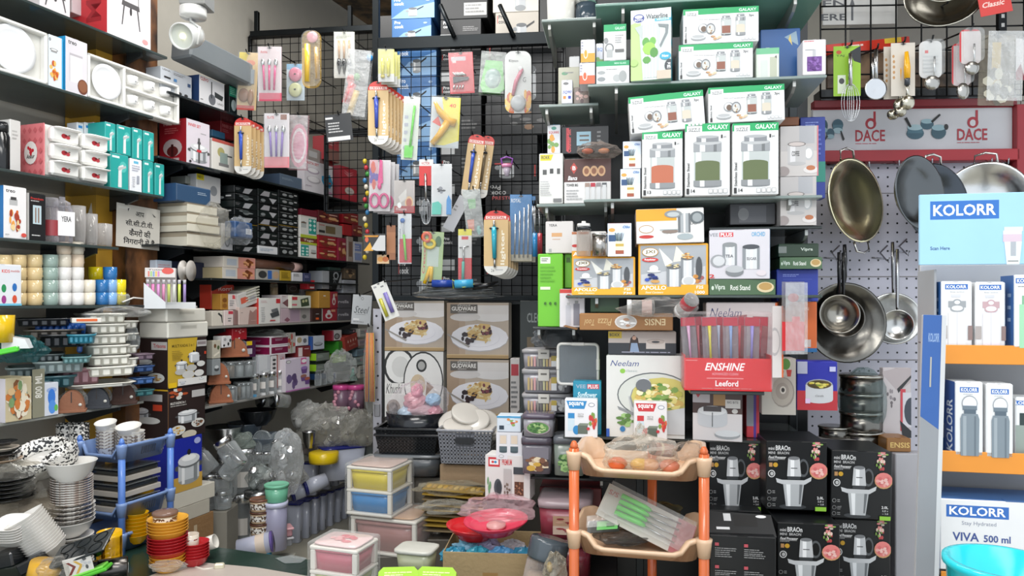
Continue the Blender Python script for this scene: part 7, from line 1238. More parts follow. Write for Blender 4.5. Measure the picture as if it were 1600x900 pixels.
ll(896,921,136,160,.08,'8c8079',Fo(.1,.1,.9,.9,['b9a8a0','6a5a58','d0b0a8'],8,3,.2),'brown grey carton with a faint picture, right of the two dot carton',off=-.01)
ll(889,906,88,103,.05,'cfcfd0',None,'small plain white carton lying on the pale olive one',off=-.1)
oc = lambda c: Rc(0,.6,1,1,c)+El(.35,.62,.15,.22,'e9e6e0')+El(.35,.62,.11,.17,c)+Rc(.6,.05,.9,.5,'e6e8ee')+Ln(.05,.1,.2,.5,3,'99a')
rb(905,930,98,131,.09,'d5d6dc',oc('d5603a'),'small white carton with orange red lower half',off=-.0,snap=0)
rb(907,930,62,97,.09,'d5d6dc',oc('d09a2c'),'small white carton with mustard lower half',off=-.0,snap=.05)
mg = Rc(0,0,1,.22,'1b9a62')+Tx(.55,.07,.9,.15,'MINI GLASS','bfe3d0')+El(.16,.5,.12,.08,'9c9fa0')+El(.16,.78,.12,.1,'8c9092')+El(.62,.75,.12,.16,'b0b3b3')+El(.8,.68,.12,.25,'9fa3a3')+Ln(.3,.35,.7,.42,1,'999')
rb(931,984,95,133,.09,'e3e4e4',mg,'white carton with a green band below the small green topped carton')
g1 = Rc(0,0,1,.2,'14a060')+Tx(.5,.07,.95,.15,'GALAXY','c9ebd8')+El(.25,.66,.2,.14,'77797a')+El(.25,.66,.14,.1,'cdd0d0')+Rc(.12,.7,.4,.92,'a9acac')+Ln(.5,.3,.9,.55,4,'a9a9a9')+Rc(.5,.7,.9,.78,'666')+El(.1,.45,.1,.08,'8a8c8d')
rb(943,979,38,93,.09,'e3e3e3',g1,'small green topped jar carton on the green banded carton',snap=.06)
rb(931,943,68,94,.06,'d9dbe2',Fo(.0,.6,1,1,['d9604a','c9a04a','7aa05a'],6,3,.3)+Tx(.2,.2,.9,.4,'SQ','7a9ad0'),'slim white carton with a flower picture left of the small green topped carton',off=-.05,snap=.06)
wl_ = Rc(0,0,1,1,'d0dcd8')+Po([(0,.2),(.25,.15),(.3,1),(0,1)],'b5cf8a')+Rc(0,.0,1,.12,'e0e5e6')+El(.2,.12,.16,.07,'d9dfea')+El(.2,.12,.14,.06,'3c4a8c')+Tx(.1,.13,.3,.16,'ROYO','fff')+El(.2,.1,.1,.025,'eef')+Tx(.38,.07,.92,.14,'Waterline','55595c')+Rc(.6,.145,1,.18,'5ab5d0')+Tx(.65,.15,.95,.175,'INFINI JUG','fff')+Po([(.2,.25),(.62,.2),(.72,.23),(.68,.97),(.3,.97)],'c3cbc9')+sum([Rc(.3+.075*i,.22,.335+.075*i,.97,'eef2f1') for i in range(5)],[])+Po([(.1,.25),(.3,.22),(.28,.42)],'b9c2c0')+Po([(.68,.22),(.94,.24),(.92,.36),(.74,.56),(.72,.52),(.86,.35),(.86,.28),(.7,.26)],'7c8487')+Rc(.3,.38,.66,.45,'d0dad6')+El(.38,.47,.09,.07,'5fa04a')+El(.55,.46,.08,.06,'6fb050')+El(.46,.56,.16,.09,'9acb5a')+El(.58,.62,.1,.07,'4f9040')+El(.4,.72,.1,.05,'5a9a48')+El(.86,.68,.14,.055,'2fa0c0')+Tx(.78,.66,.94,.7,'New','fff')+El(.96,.82,.12,.09,'3a3f45')+Tx(.9,.78,.99,.86,'1200 ml','fff',1,'r')+El(.08,.75,.1,.05,'a9d07a')+Rc(.65,.88,1,1,'c9bba9')
rb(985,1049,14,128,.09,'d5dcd9',wl_,'tall white and green carton with a glass jug picture',off=.02,yaw=-7,right=Rc(0,0,1,1,'2f93a8')+Rc(.2,.2,.8,.4,'b9a9a0')+Rc(.2,.5,.8,.65,'c9a890'))
rb(1060,1177,68,124,.14,'e4e4e4',SIZ3,'green banded three jar carton, lower of two right of the jug carton',kt='1a9a5c',off=.0)
rb(1067,1186,12,67,.14,'e4e4e4',SIZ3,'green banded three jar carton, upper of two right of the jug carton',kt='1a9a5c',off=.0,right=Rc(0,0,1,.2,'128a50'),snap=.06)
rb(1181,1218,75,118,.12,'d5dccf',Rc(0,0,1,.2,'6fb58a')+Rc(.2,.4,.5,.95,'c9cfc9')+Rc(.6,.3,.9,.95,'b5b9a5')+Tx(.8,.25,.9,.35,'4','555'),'pale green carton beside the lower green banded three jar carton',off=-.02)
rb(1188,1251,45,117,.06,'2d5a94',Po([(.6,.15),(.9,.05),(.95,.3)],'8aa0b0')+Po([(.7,.2),(.75,.1),(.8,.3)],'d0b86a'),'glossy blue pack with a gold mark behind the soap dispenser carton',off=-.12)
rb(1254,1291,62,118,.08,'e2dee0',Ln(.05,.03,.7,.08,1,'c55')+Rc(.42,.28,.56,.5,'b9babc')+Rc(.1,.27,.5,.3,'a9abad')+Rc(.18,.48,.82,.9,'6d3f8c')+Fo(.2,.5,.8,.88,['7f52a0','5a3078','8a62ac'],24,3,.14),'white carton with a purple soap dispenser picture',off=-.0)
rb(985,1103,146,204,.14,'e4e4e4',SIZ3,'tilted green banded three jar carton on the orange jar carton',roll=-4,off=.03,snap=0,kt='1a9a5c')
rb(1107,1227,134,190,.14,'e4e4e4',SIZ3,'level green banded three jar carton on the green jar cartons',roll=-1,off=.03,snap=0,kt='1a9a5c')
rb(1003,1067,206,305,.10,'e4e4e3',SIZ1('b9694c','13'),'upright green topped carton with orange filled jar',off=.03,kt='1a9a5c'); rb(1070,1141,193,304,.10,'e4e4e3',SIZ1('5f6b44'),'upright green topped carton with green filled jar, left of two',off=.03,kt='1a9a5c'); rb(1144,1217,192,304,.10,'e4e4e3',SIZ1('5f6b44'),'upright green topped carton with green filled jar, right of two',off=.03,kt='1a9a5c')
rb(969,1001,264,307,.06,'dfe5ee',UTEN,'small utensil holder carton, lower of two left of the orange jar carton'); rb(973,1002,221,263,.06,'dfe5ee',UTEN,'small utensil holder carton, upper of two left of the orange jar carton',snap=.06)
mgb = Rc(0,0,1,1,'b9b4b2')+Rc(.5,0,.9,.35,'a9a9ac')+Rc(.0,.5,1,1,'c6c0bc')+S(MUG,.15,.3,.85,.8)+Tx(.3,.5,.5,.6,'COFFEE','555')+El(.8,.88,.2,.07,'d9d3d0')+El(.8,.84,.12,.05,'b5704a')+El(.08,.9,.16,.1,'9a8f8c')
rb(1219,1276,276,352,.2,'b9b4b2',mgb,'grey carton with a steel mug picture, lower of two',off=-.05,snap=0); rb(1219,1279,197,275,.2,'b9b4b2',mgb+Rc(.97,0,1,1,'c9707a'),'grey carton with a steel mug picture, upper of two',off=-.05,snap=.06)
rb(1250,1290,183,310,.06,'2d3f94',Ln(.2,.06,.8,.12,2,'7f8fd0')+Rc(.6,.55,1,.8,'2f8a78')+Ln(.7,.15,.85,.5,6,'5f70c0'),'tall deep blue carton behind the grey mug cartons',off=-.27,snap=0)
rb(1217,1249,183,196,.1,'8f5a3c',None,'brown carton top showing above the grey mug cartons',off=-.27,snap=0)
shelfR(R,1108,1285,354,-.05,.3,'dark glass shelf under the grey mug cartons','2c3130.g')
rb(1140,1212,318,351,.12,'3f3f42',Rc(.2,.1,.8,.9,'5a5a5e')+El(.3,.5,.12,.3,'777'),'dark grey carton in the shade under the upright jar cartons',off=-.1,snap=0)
ll(842,880,240,311,.08,'dbdbd6',Po([(.05,.02),(.6,.02),(.5,.14),(.05,.14)],'d9c92c')+Tx(.1,.04,.45,.11,'ROKK','555')+Rc(.15,.32,.32,.42,'555')+Rc(.45,.3,.6,.4,'444')+Rc(.75,.3,.88,.41,'555')+Ln(.05,.55,.6,.85,7,'bbb')+Rc(.6,.9,.95,.97,'777'),'white carton with a yellow corner mark, front of the small glass shelf',off=.0)
tw = Rc(0,0,1,.52,'50302b')+Po([(.13,.2),(.21,.08),(.29,.2),(.21,.34)],'b5453c')+Tx(.18,.16,.25,.25,'B','eee')+Tx(.08,.38,.28,.48,'Bianca','eee',1,.35)+El(.48,.28,.085,.12,'c9a078')+El(.64,.28,.085,.12,'c9a078')+El(.8,.28,.085,.12,'c9a078')+El(.48,.28,.05,.07,'8a5a40')+El(.64,.28,.05,.07,'8a5a40')+El(.8,.28,.05,.07,'8a5a40')+Tx(.05,.56,.3,.62,'TOWER BIG','333')+Ln(.05,.7,.4,.95,4,'aaa')+sum([Rc(.46+.12*i,.6,.54+.12*i,.95,'cfcfcf')+Rc(.45+.12*i,.55,.55+.12*i,.64,['9c8478','b03040','8a8486','55585c'][i]) for i in range(4)],[])
ll(881,955,248,308,.12,'dcdad8',tw,'brown and white carton with jar pictures and three gold rings',off=.0,right=Rc(0,0,1,1,'c5c0bb'))
ll(877,952,197,240,.07,'202226',Rc(.1,.05,.16,.9,'c8404a')+Tx(.12,.1,.2,.95,'Counter Set','e05a5a',1,'r')+Rc(.32,.2,.62,.7,'9cc0d0')+Rc(.38,.32,.58,.38,'6a5a50')+Rc(.38,.48,.58,.54,'6a5a50')+Ln(.75,.2,.85,.8,4,'888'),'black carton with a pale blue window on the brown jar carton',off=-.1,snap=0)
ll(855,876,195,240,.06,'dbdbde',El(.5,.12,.2,.06,'5a9a8a')+Tx(.1,.22,.9,.32,'SQUARE','c9404a')+Fo(.0,.4,.8,.9,['d9503a','e0a04a','7aa05a'],8,3,.25),'white salt carton with flower picture above the yellow marked carton',off=-.1,snap=0,kt='2f8fc0')
t = bag(934,236,2.62,66,26,'clear pouch with an orange item lying on the brown jar carton','d0c4bc.f',91,dep=.05,inside=['c9684a','3a2a28','cf8a60'])
# row 3
ll(840,880,397,511,.10,'6fbf2e',Rc(.1,.04,.5,.13,'dfe8d8')+Ln(.15,.06,.45,.11,2,'666')+Rc(.1,.45,.5,.49,'e0efd0')+Ln(.1,.17,.8,.4,5,'64ad2a')+El(.5,.68,.05,.02,'3a6a20')+El(.7,.68,.05,.02,'3a6a20')+El(.3,.68,.05,.02,'3a6a20'),'lime green tall carton, front one')
ll(882,894,397,450,.10,'6fbf2e',Rc(.2,.1,.8,.25,'44701a'),'narrow lime green carton behind the white bottle carton',off=-.05,snap=0)
ll(874,914,452,510,.04,'dcd9dc',Rc(0,0,1,.1,'c9403a')+Tx(.3,.13,.9,.24,'MI','c33')+S(Rc(.3,0,.7,.12,'bbb')+Rc(.15,.12,.85,1,'c3c3c9'),.2,.35,.5,.95)+S(Rc(.3,0,.7,.12,'999')+Rc(.15,.12,.85,1,'8c8a94'),.5,.3,.85,.95),'white carton with two bottle pictures leaning on the lime green carton',off=.04,snap=.06)
ll(852,896,346,396,.10,'d5d0cd',Tx(.12,.08,.42,.16,'YERA','444')+Rc(.22,.36,.6,.48,'d0a070')+Ln(.25,.55,.7,.6,1,'c9a080')+Rc(.12,.86,.22,.96,'aaa'),'pale carton with an orange stamp on the lime green cartons',off=-.02,snap=.06)
rb(893,993,402,460,.16,'e9a92c',APO('730'),'yellow canister carton, smaller one on the left')
rb(893,948,362,401,.12,'dcd9d5',Rc(0,.75,1,1,'e5a52a')+Rc(0,0,.5,.1,'b5704a')+Tx(.03,.8,.2,.95,'A','fff')+Rc(.8,.8,.97,.95,'f5d890')+El(.1,.55,.1,.06,'c33a34'),'white and yellow carton behind the clear bottle',off=-.03,snap=.06)
rb(949,987,349,400,.07,'dfe5ee',UTEN,'utensil holder carton with torn red top on the smaller yellow canister carton',right=Rc(0,0,1,1,'9a5a4a'),off=.01,kt='b5503f',snap=.06)
k = 2.45/F; zb_ = R.z(910,401)+.0
vess(0,0,2.45,23,56,[('body',[(0,0),(.95,0),(1,.03),(1,.68),(.9,.74),(0,.74)],'cfc6be.c'),('band',[(.92,.74),(1.02,.74),(1.02,.84),(.9,.84)],'262a2e.g',dict(cap=False)),('cap',[(0,.84),(.95,.84),(.9,.93),(.3,.94),(.3,1),(0,1)],'dcdad6.g')],'clear bottle with a black band and white cap on the smaller yellow canister carton','clear_bottle','bottle',loc=on(R,912,.015,zb_-.002+.003))
vess(0,0,2.45,24,32,[('body',DISC,'a5a19c.m'),('lid',[(0,1),(1.05,1),(1.05,1.12),(0,1.14)],'b9b9b6.m')],'steel canister standing right of the clear bottle','steel_canister','canister',loc=on(R,937,.015,zb_+.001))
rb(997,1107,381,459,.18,'e9a92c',APO('1000'),'yellow canister carton, larger one',yaw=-1)
apu = S(flip(Rc(.4,.65,1,1,'efa52c')+Tx(.45,.72,.8,.9,'APOLLO','fff')+Tx(.88,.68,.97,.8,'F2S','fff')+Tx(.87,.83,.98,.95,'730','fff')+El(.85,.42,.11,.12,'b58a5a')+El(.85,.42,.1,.1,'ece9e2')+Tx(.8,.36,.9,.48,'JXI','777')+El(.85,.2,.11,.05,'c33a34')),0,0,1,1)+S(lathe_pic('a9adb0','6a6e72'),.62,.15,.8,.7)+El(.55,.16,.13,.11,'8a9092')+El(.55,.17,.09,.07,'b9bfc0')+El(.9,.28,.11,.18,'5f6669')+El(.9,.28,.07,.13,'9aa0a2')+El(.72,.82,.12,.09,'a5b0b3')+El(.5,.66,.12,.06,'8a7a70')+Rc(.35,.6,.62,.62,'9aa9ac')
rb(994,1101,326,380,.16,'e2dfdb',apu,'white and yellow canister carton turned upside down',off=.0,roll=-1,snap=.06)
VP = Tx(.0,.06,.15,.13,'VEE','8a8c94')+Rc(.17,.05,.4,.14,'cf4048')+Tx(.19,.06,.38,.13,'PLUS','fff')+Tx(.7,.05,.92,.14,'ORCHID','5aa5cf')+S(lathe_pic(),.22,.3,.46,.72)+El(.34,.3,.12,.05,'8a8e90')+S(lathe_pic(),.55,.35,.83,.8)+El(.69,.35,.14,.05,'4a4e54')+Tx(.27,.5,.4,.56,'TEA','6a6a70')+Tx(.62,.56,.78,.62,'SUGAR','6a6a70')+El(.15,.63,.13,.13,'9a9da0')+El(.16,.63,.1,.1,'cfd1d3')+El(.42,.85,.15,.1,'7f8386')+El(.42,.8,.15,.07,'b9bcbe')+El(.86,.88,.08,.06,'d9d0d4')+Tx(0,.9,.09,.98,'2','c33')
rb(1108,1203,359,436,.12,'d3d0d6',VP,'pale carton with tea and sugar canisters',off=.0,right=Rc(0,0,1,1,'4f9cc0'),yaw=-6,snap=0)
VI = Rc(0,0,1,1,'4f6a4c')+Tx(.08,.3,.24,.75,'Vipra','d9e2d6')+El(.05,.55,.02,.14,'cfdccb')+Tx(.32,.35,.62,.7,'Roti Stand','e2e6dc')+El(.85,.5,.13,.35,'d9c9a0')+El(.85,.45,.1,.25,'b9965a')
rb(1108,1212,437,459,.2,'4f6a4c',VI,'long green Roti Stand carton under the tea and sugar canister carton',off=.0)
rb(1218,1285,402,420,.2,'33482f',VI,'dark green Roti Stand carton, lower of two at the right',off=-.10,snap=0); rb(1216,1280,381,401,.2,'2e4030',flip(VI[:0])+Tx(.55,.3,.85,.6,'Vipra','c9d2c6')+Rc(.0,.2,.2,.7,'7a7f7a'),'dark green carton with a grey corner, upper of two at the right',off=-.10,snap=.06)
rb(1213,1279,421,471,.1,'2f3f9c',Ln(.15,.15,.6,.25,2,'8a98dc')+Rc(.15,.3,.85,.31,'5f70c4')+Ln(.2,.4,.8,.7,6,'4353ae'),'royal blue carton below the dark green Roti Stand carton',off=-.13,snap=0)
rb(1213,1277,472,550,.1,'d56a34',Tx(.45,.1,.8,.17,'50 TIN','e9b89a')+Rc(.45,.45,.7,.7,'4a3020')+Rc(.0,.92,1,1,'2a6a9c')+Rc(.5,.75,.85,.9,'c9b9b0'),'orange carton with small dark picture below the royal blue carton',off=-.13,snap=0)
# row 4
ens = S([],0,0,1,1)+Tx(.92,.7,.7,.3,'ENSIS','d9c49a')+Tx(.35,.72,.2,.3,'Pizza','c9ac7a',0,.3)+Tx(.16,.72,.05,.35,'Tool','c9ac7a',0,.3)+El(.5,.5,.12,.42,'d5d0cc')+El(.5,.5,.105,.37,'b9b4b0')+Fo(.43,.3,.6,.75,['6a6a6a','a9846a','eee'],8,3,.2)
MIR = bx(R,905,1052,490,516,.1,'9a6c3c',ens,'long brown carton turned upside down',name='open_carton',cat='carton',off=.03,snap=0)
MB().box(-.048,0,0,.09,0,.003,'8a6238.r').build('side_flap',MIR,loc=(-.165,0,.0),rot=(0,radians(14),0))
bk = Rc(0,.5,1,1,'33363c')+Rc(0,0,.2,.3,'c9b030')+Tx(.02,.08,.17,.22,'BOXX','333')+Po([(.3,.9),(.33,.3),(.38,.15),(.44,.3),(.47,.9)],'3a2a26')+El(.385,.28,.03,.09,'c9a08a')+Po([(.32,.9),(.34,.5),(.43,.5),(.46,.9)],'8fa3c0')+El(.7,.45,.14,.12,'8a7f78')+Rc(.56,.42,.84,.75,'cfc6bf')+El(.7,.45,.13,.1,'b9aca4')+El(.7,.45,.06,.05,'4a4a4c')+Ln(.2,.88,.95,.96,1,'aab')
rb(950,1057,518,554,.12,'b9afa9',bk,'small dark and beige carton picturing a pot and a woman in blue',off=-.02,snap=0)
rb(922,968,464,488,.1,'2c4a2c',None,'plain dark green carton behind the jars in film',off=-.05,snap=0)
nel = Rc(0,0,1,1,'d9dad6')+Tx(.05,.06,.42,.13,'Neelam','3a4a86',0,.3)+El(.21,.19,.035,.03,'8ac04a')+Tx(.25,.17,.4,.2,'classic','9aa',0)+El(.62,.48,.48,.28,'5f6466',30)+El(.62,.48,.465,.265,'cfd3cc',30)+Po([(.28,.5),(1,.35),(1.1,.8),(.9,.93),(.5,.9),(.33,.75)],'b9bcbc')+El(.72,.52,.42,.26,'8a8f8e')+El(.72,.5,.4,.24,'c9bf6a')+Fo(.36,.32,1.0,.7,['d9cc7a','b5b04a','e6dca0','7a9a4a','c9a85a','e9e2b8','5a8a3c'],110,4,.1)+Po([(.32,.62),(.5,.72),(1,.62),(1,.95),(.6,.95),(.4,.8)],'c3c5c6')+El(.48,.36,.1,.08,'6a6e72')+El(.48,.33,.09,.06,'d3d6d8')+El(.48,.3,.05,.03,'f0f1f2')+Po([(.14,.62),(.36,.7),(.37,.74),(.16,.66)],'888c8e')+Fo(.12,.72,.4,.86,['7aa05a','9abf7a','5a803f'],12,3,.2)+El(.21,.9,.035,.035,'3a7ab0')+Rc(0,.9,.04,1,'2a5ab0')
rb(947,1070,556,682,.14,'d9dad6',nel,'large white carton picturing a pot of pilaf',off=-.0,right=Rc(0,0,1,1,'6fb04a')+Rc(0,.8,1,1,'2f5fae'),left=Rc(0,0,1,1,'7dbb4c'),yaw=-3)
rb(895,940,596,682,.06,'2387a3',Tx(.1,.06,.45,.13,'VEE','9aa9b8')+Rc(.5,.05,.92,.14,'c04a58')+Tx(.53,.06,.88,.13,'PLUS','eee')+Tx(.15,.2,.85,.3,'Sunflower','d9eef2',1,.3),'teal blue carton behind the blue label salt and pepper carton',off=-.03)
def SQ(c): return Po([(.05,.04),(.68,.04),(.6,.25),(.14,.25)],c)+Tx(.13,.07,.58,.2,'square','fff')+El(.82,.14,.1,.055,'7a8090')+El(.82,.14,.08,.04,'e6e8ea')+Rc(.1,.36,.3,.5,c)+Rc(.1,.5,.3,.82,'c9dbe4')+El(.36,.8,.11,.12,c)+Rc(.4,.68,.7,.9,'5f6a60')+Po([(.4,.68),(.46,.62),(.74,.62),(.7,.68)],'7f8a7c')+Fo(.74,.36,1,.75,['d9603a','e0a040','c33a3a','7a9a4a'],16,3,.2)+El(.72,.76,.05,.04,'c33a44')+Tx(.4,.36,.58,.4,'SALT &','999')+Tx(.4,.42,.58,.46,'PEPPER','999')
rb(882,934,624,681,.05,'e2e3e6',SQ('2f86c0'),'white salt and pepper carton with blue label',off=.03); rb(990,1043,628,683,.05,'e4e2e2',SQ('c93a3f'),'white salt and pepper carton with red label',off=.05)
fb_ = Rc(0,0,1,.42,'4a3430')+Rc(0,0,.35,.2,'b9b4b8')+Po([(.06,.02),(.16,.02),(.11,.1)],'b5323c')+Rc(.42,0,.66,.25,'a8824e')+Rc(.66,.12,.96,.3,'d9d6d2')+Tx(.7,.15,.92,.2,'BIG BITE','777')+El(.85,.36,.06,.05,'c9c6c2')+El(.4,.38,.3,.11,'8f9296')+Rc(.1,.38,.7,.6,'c3c6ca')+El(.4,.62,.3,.1,'c3c6ca')+El(.4,.36,.29,.1,'dcdee0')+Rc(.22,.27,.58,.38,'4a4446')+Rc(.39,.4,.41,.7,'6a6d70')+El(.7,.86,.26,.09,'9a9da0')+El(.7,.83,.25,.07,'d3d5d7')
rb(1082,1160,615,684,.14,'d5d0d0',fb_,'white and brown carton with an oval steel lunch box picture',off=.03,right=Rc(0,0,1,1,'8f8a8c'),yaw=-8)
rb(1166,1187,612,682,.2,'d0404a',Rc(0,0,.6,.75,'9a9ca0')+Rc(.55,0,.75,1,'5a3f9c'),'narrow red and purple carton right of the lunch box carton',off=-.05)
ppb = Rc(0,.6,1,1,'b5343c')+El(.55,.48,.34,.12,'9da1a5')+Rc(.21,.48,.89,.78,'c5c8cb')+El(.55,.78,.34,.08,'c5c8cb')+El(.55,.47,.3,.09,'5a4a2a')+Fo(.28,.4,.82,.54,['c9b03a','7a9a3a','d9cf6a','4a4020'],20,3,.15)+Tx(.45,.68,.65,.72,'Corolla','777',0,.3)+Rc(.8,.1,.95,.2,'b9bce0')+Rc(.0,.0,.25,.25,'a9acc0')+Rc(.2,.76,.32,.86,'d9c0e0')
rb(1245,1309,565,641,.08,'2a2f9c',ppb,'blue and red carton with a steel casserole of vegetables',off=-.02,snap=0)
lidp = Rc(0,0,1,1,'b9b4aa')+Rc(.15,0,.85,.3,'c3beb2')+El(.7,.1,.14,.1,'5a8a40')+Po([(.5,.22),(.65,.22),(.62,.32),(.53,.32)],'b5423a')+Po([(.72,.2),(.88,.2),(.85,.32),(.75,.32)],'b5423a')+El(.62,.6,.34,.27,'8f8880')+El(.6,.59,.32,.25,'aaa297')+El(.6,.58,.2,.15,'9a9288')+El(.62,.56,.09,.07,'d0cac0')+El(.62,.56,.05,.04,'3a3633')
rb(1190,1244,560,648,.08,'b9b4aa',lidp,'greyish carton with a round lid and green plant picture',off=-.0,snap=0)
rb(1103,1215,473,560,.10,'d0c6c4',Tx(.05,.1,.5,.26,'Neelam','3a3f6a',0,.3)+El(.85,.9,.3,.3,'b9b4b4')+El(.85,.9,.25,.25,'cfcaca')+Rc(.97,0,1,1,'d5683a'),'pale carton with cursive lettering behind the toothbrush display',off=-.03,snap=0)
rb(1203,1222,560,590,.06,'b0b0b0',None,'small grey carton edge under the orange edged carton',off=-.04,snap=0)
for i,(px,py,r,l) in enumerate(((1005,480,90,'small glass jar in film lying on its side, left of two'),(1066,482,70,'small glass jar in film with red label, right of two'))):
    t = thing('jar_pack',l,'jar',on(R,px-20 if i == 0 else px,.05,R.z(px,py+ (0 if i == 0 else 3))),rot=(0,radians(90),R.a) if i == 0 else (radians(60),0,R.a+.4))
    kk2 = 2.45/F; MB().lathe(sc([(0,0),(.9,0),(1,.1),(1,.8),(.8,.85)],12*kk2,44*kk2),'d0d0ce.c',16).build('body',t); MB().lathe(sc([(0,-.12),(1,-.12),(1,.04),(0,.04)],12.5*kk2,44*kk2),'d9d9d9.g',16).build('lid',t); MB().lathe(sc([(1.02,.4),(1.02,.75)],12*kk2,44*kk2),'b9404a' if i else 'c9b0aa',16,cap=False).build('label',t)
bag(1035,482,2.42,120,32,'clear film around the two small glass jars','d5d3d0.f',93,dep=.04)
# toothbrush display
s0_,s1_ = pxs(R,1069,1206,.14); W = s1_-s0_; z0 = R.z(1137,611,.14); z1 = R.z(1137,560,.14); z2 = R.z(1137,487,.14)
t = thing('toothbrush_display','red counter display full of wrapped toothbrushes','display',R.loc((s0_+s1_)/2,.14,z0),R.a-radians(1)); h = z1-z0
m = MB().box(-W/2,W/2,0,.004,0,h,'d8262c',.001); draw(m,Tx(.24,.14,.7,.38,'ENSHINE','fff',1,.3)+Tx(.32,.44,.62,.52,'ADVANCED CLEAN','e9a0a8')+Rc(.26,.6,.68,.63,'eb9a9c')+Tx(.36,.68,.62,.86,'Leeford','fff')+Ln(.2,.92,.8,.95,1,'e9a0a0')+Ln(.02,.06,.18,.1,1,'eaa'),(-W/2,0,h),(1,0,0),(0,-1,0),W,h); m.build('front_panel',t)
MB().box(-W/2,-W/2+.004,.0045,.12,0,h*1.1,'c8242a',.001).build('side_panel',t); MB().box(W/2-.004,W/2,.0045,.12,0,h*1.1,'c8242a',.001).build('side_panel',t); MB().box(-W/2,W/2,.0045,.12,0,.004,'c8242a',.001).build('base',t); MB().box(-W/2,W/2,.121,.125,0,h,'c8242a',.001).build('back_panel',t)
for i in range(8):
    x = -W/2+.03+(W-.06)*i/7; y = .03+.045*(i % 2); c = ['c9a0c0','d0707a','cfc84a','b9c8dc','7f9cc9','c9505a','8f8ad0','a03040'][i]
    p_ = MB().plate([(-.023,0),(.023,0),(.025,.225+.006*(i % 3)),(-.024,.23)],-.002,.002,'b5303f.x' if i % 2 else 'cfd0d6.x'); o = p_.build('packet',t,loc=(x,y,.006),rot=(radians(-6),radians((i*37) % 9-4),0))
    MB().tube([(0,-.006,.08),(0,-.008,.15),(0,-.008,.2)],[.004,.0035,.006],c+'.g',6).build('toothbrush',o); MB().plate([(-.023,.2),(.023,.2),(.022,.228),(-.022,.228)],-.005,-.003,'b0243a').build('header',o)
MB().box(-W/2-.004,W/2+.004,-.004,.13,.001,z2-z0,'f2e9ea.f',.008).build('film',t)
e = MB().box(-.1,.1,0,.1,0,.004,'8a8a88'); shelfp = R.loc((s0_+s1_)/2,.13,z0-.006)
tag(MB().box(-W/2+.02,W/2-.02,0,.13,-.012,0,'3f4442.g',.002).build('shelf_ledge',loc=R.loc((s0_+s1_)/2,.13,z0-.001),rz=R.a),'narrow dark ledge carrying the toothbrush display','ledge')
# hanging pouches on the right side
card(1222,1257,440,554,2.28,'c9c5c6.x',Rc(0,.55,1,.95,'d4353a')+Rc(.45,.48,.8,.56,'d4353a')+El(.5,.22,.25,.06,'a03038'),'clear pouch with a red lower half hanging beside the orange carton',film='x',dep=.02,hook=False,notch=False)
card(1207,1224,478,590,2.3,'d9d2cf',Rc(.85,0,1,1,'d5683a')+El(.2,.5,.5,.2,'b9b4b4')+El(.2,.5,.42,.16,'d9d2cf'),'pale carton edge with an orange side strip',film=None,hook=False,notch=False,name='flat_carton',cat='carton')
# ================================================================ pegboard wall goods
def wok(px,py,Y,w,h,label,loops=1,hand=None,key='a9a7a0.m',name='wok',deep=.38,roll=0,pitch=86,side=1,hk='1b1c1e.g',nm2=None,hl=90):
    k = Y/F; r = h*k/2; yaw = math.acos(min(1,w/h))*abs(side)-math.atan((px-800)/F); p = at(px,py,Y)
    t = thing(name,label,'pan',p,rot=(radians(pitch),radians(roll),yaw))
    MB().lathe(sc([(0,0),(.45,.02),(.8,.45),(.98,.97),(1.03,1),(1.03,1.04),(.97,1.03),(.76,.5),(.42,.07),(0,.05)],r,r*deep),key,40).build('body',t)
    if loops:
        for sg in (1,-1): MB().tube([(-.26*r,sg*r*.98,r*deep*.85),(-.24*r,sg*r*1.22,r*deep*.9),(0,sg*r*1.28,r*deep*.92),(.24*r,sg*r*1.22,r*deep*.9),(.26*r,sg*r*.98,r*deep*.85)],.0045,'cfcdc8.m',8).build('handle',t)
    if hand:
        MB().tube([(0,r*.95,r*deep*.8),(0,r*1.2,r*deep*1.0),(0,r*1.05+hl*k*.5,r*deep*1.1),(0,r+hl*k,r*deep*1.1)],[.006,.009,.012,.010],hk,8,flat=.6).build('handle',t)
    return t
wok(1316,318,2.86,74,128,'large steel wok with two loop handles at the left of the pegboard',side=1,key='e2d9b4.m',roll=-6,pitch=84)
wok(1418,305,2.76,66,112,'steel frying pan half hidden behind the light blue header board',loops=0,side=-1,key='5f6264.m',roll=4); wok(1445,322,2.86,84,120,'dark steel wok behind the front frying pan',side=-1,key='4a4f55.m')
wok(1540,318,2.84,118,118,'round steel wok with a squared loop handle behind the light blue header board',key='cfd0d0.m')
wok(1312,505,2.84,92,120,'big dark steel wok under the two black handled saucepans',loops=0,side=.6,key='6d6b66.m',hand=1,hl=60)
wok(1306,492,2.76,52,58,'small saucepan with a black handle, front of two',loops=0,hand=1,key='96928a.m',side=.5,hl=66,deep=.8); wok(1314,497,2.82,54,60,'small saucepan with a black handle, behind its twin',loops=0,hand=1,key='6b6863.m',side=.5,hl=70,deep=.6)
wok(1394,498,2.84,76,78,'steel frying pan with a long steel handle on the pegboard',loops=0,hand=1,key='c9c9c6.m',hk='9a9b9d.m',hl=80,deep=.25); wok(1402,508,2.79,46,46,'small steel saucepan hanging in front of the frying pan',loops=0,hand=1,key='b5b5b3.m',hk='a9aaac.m',hl=95,deep=.4)
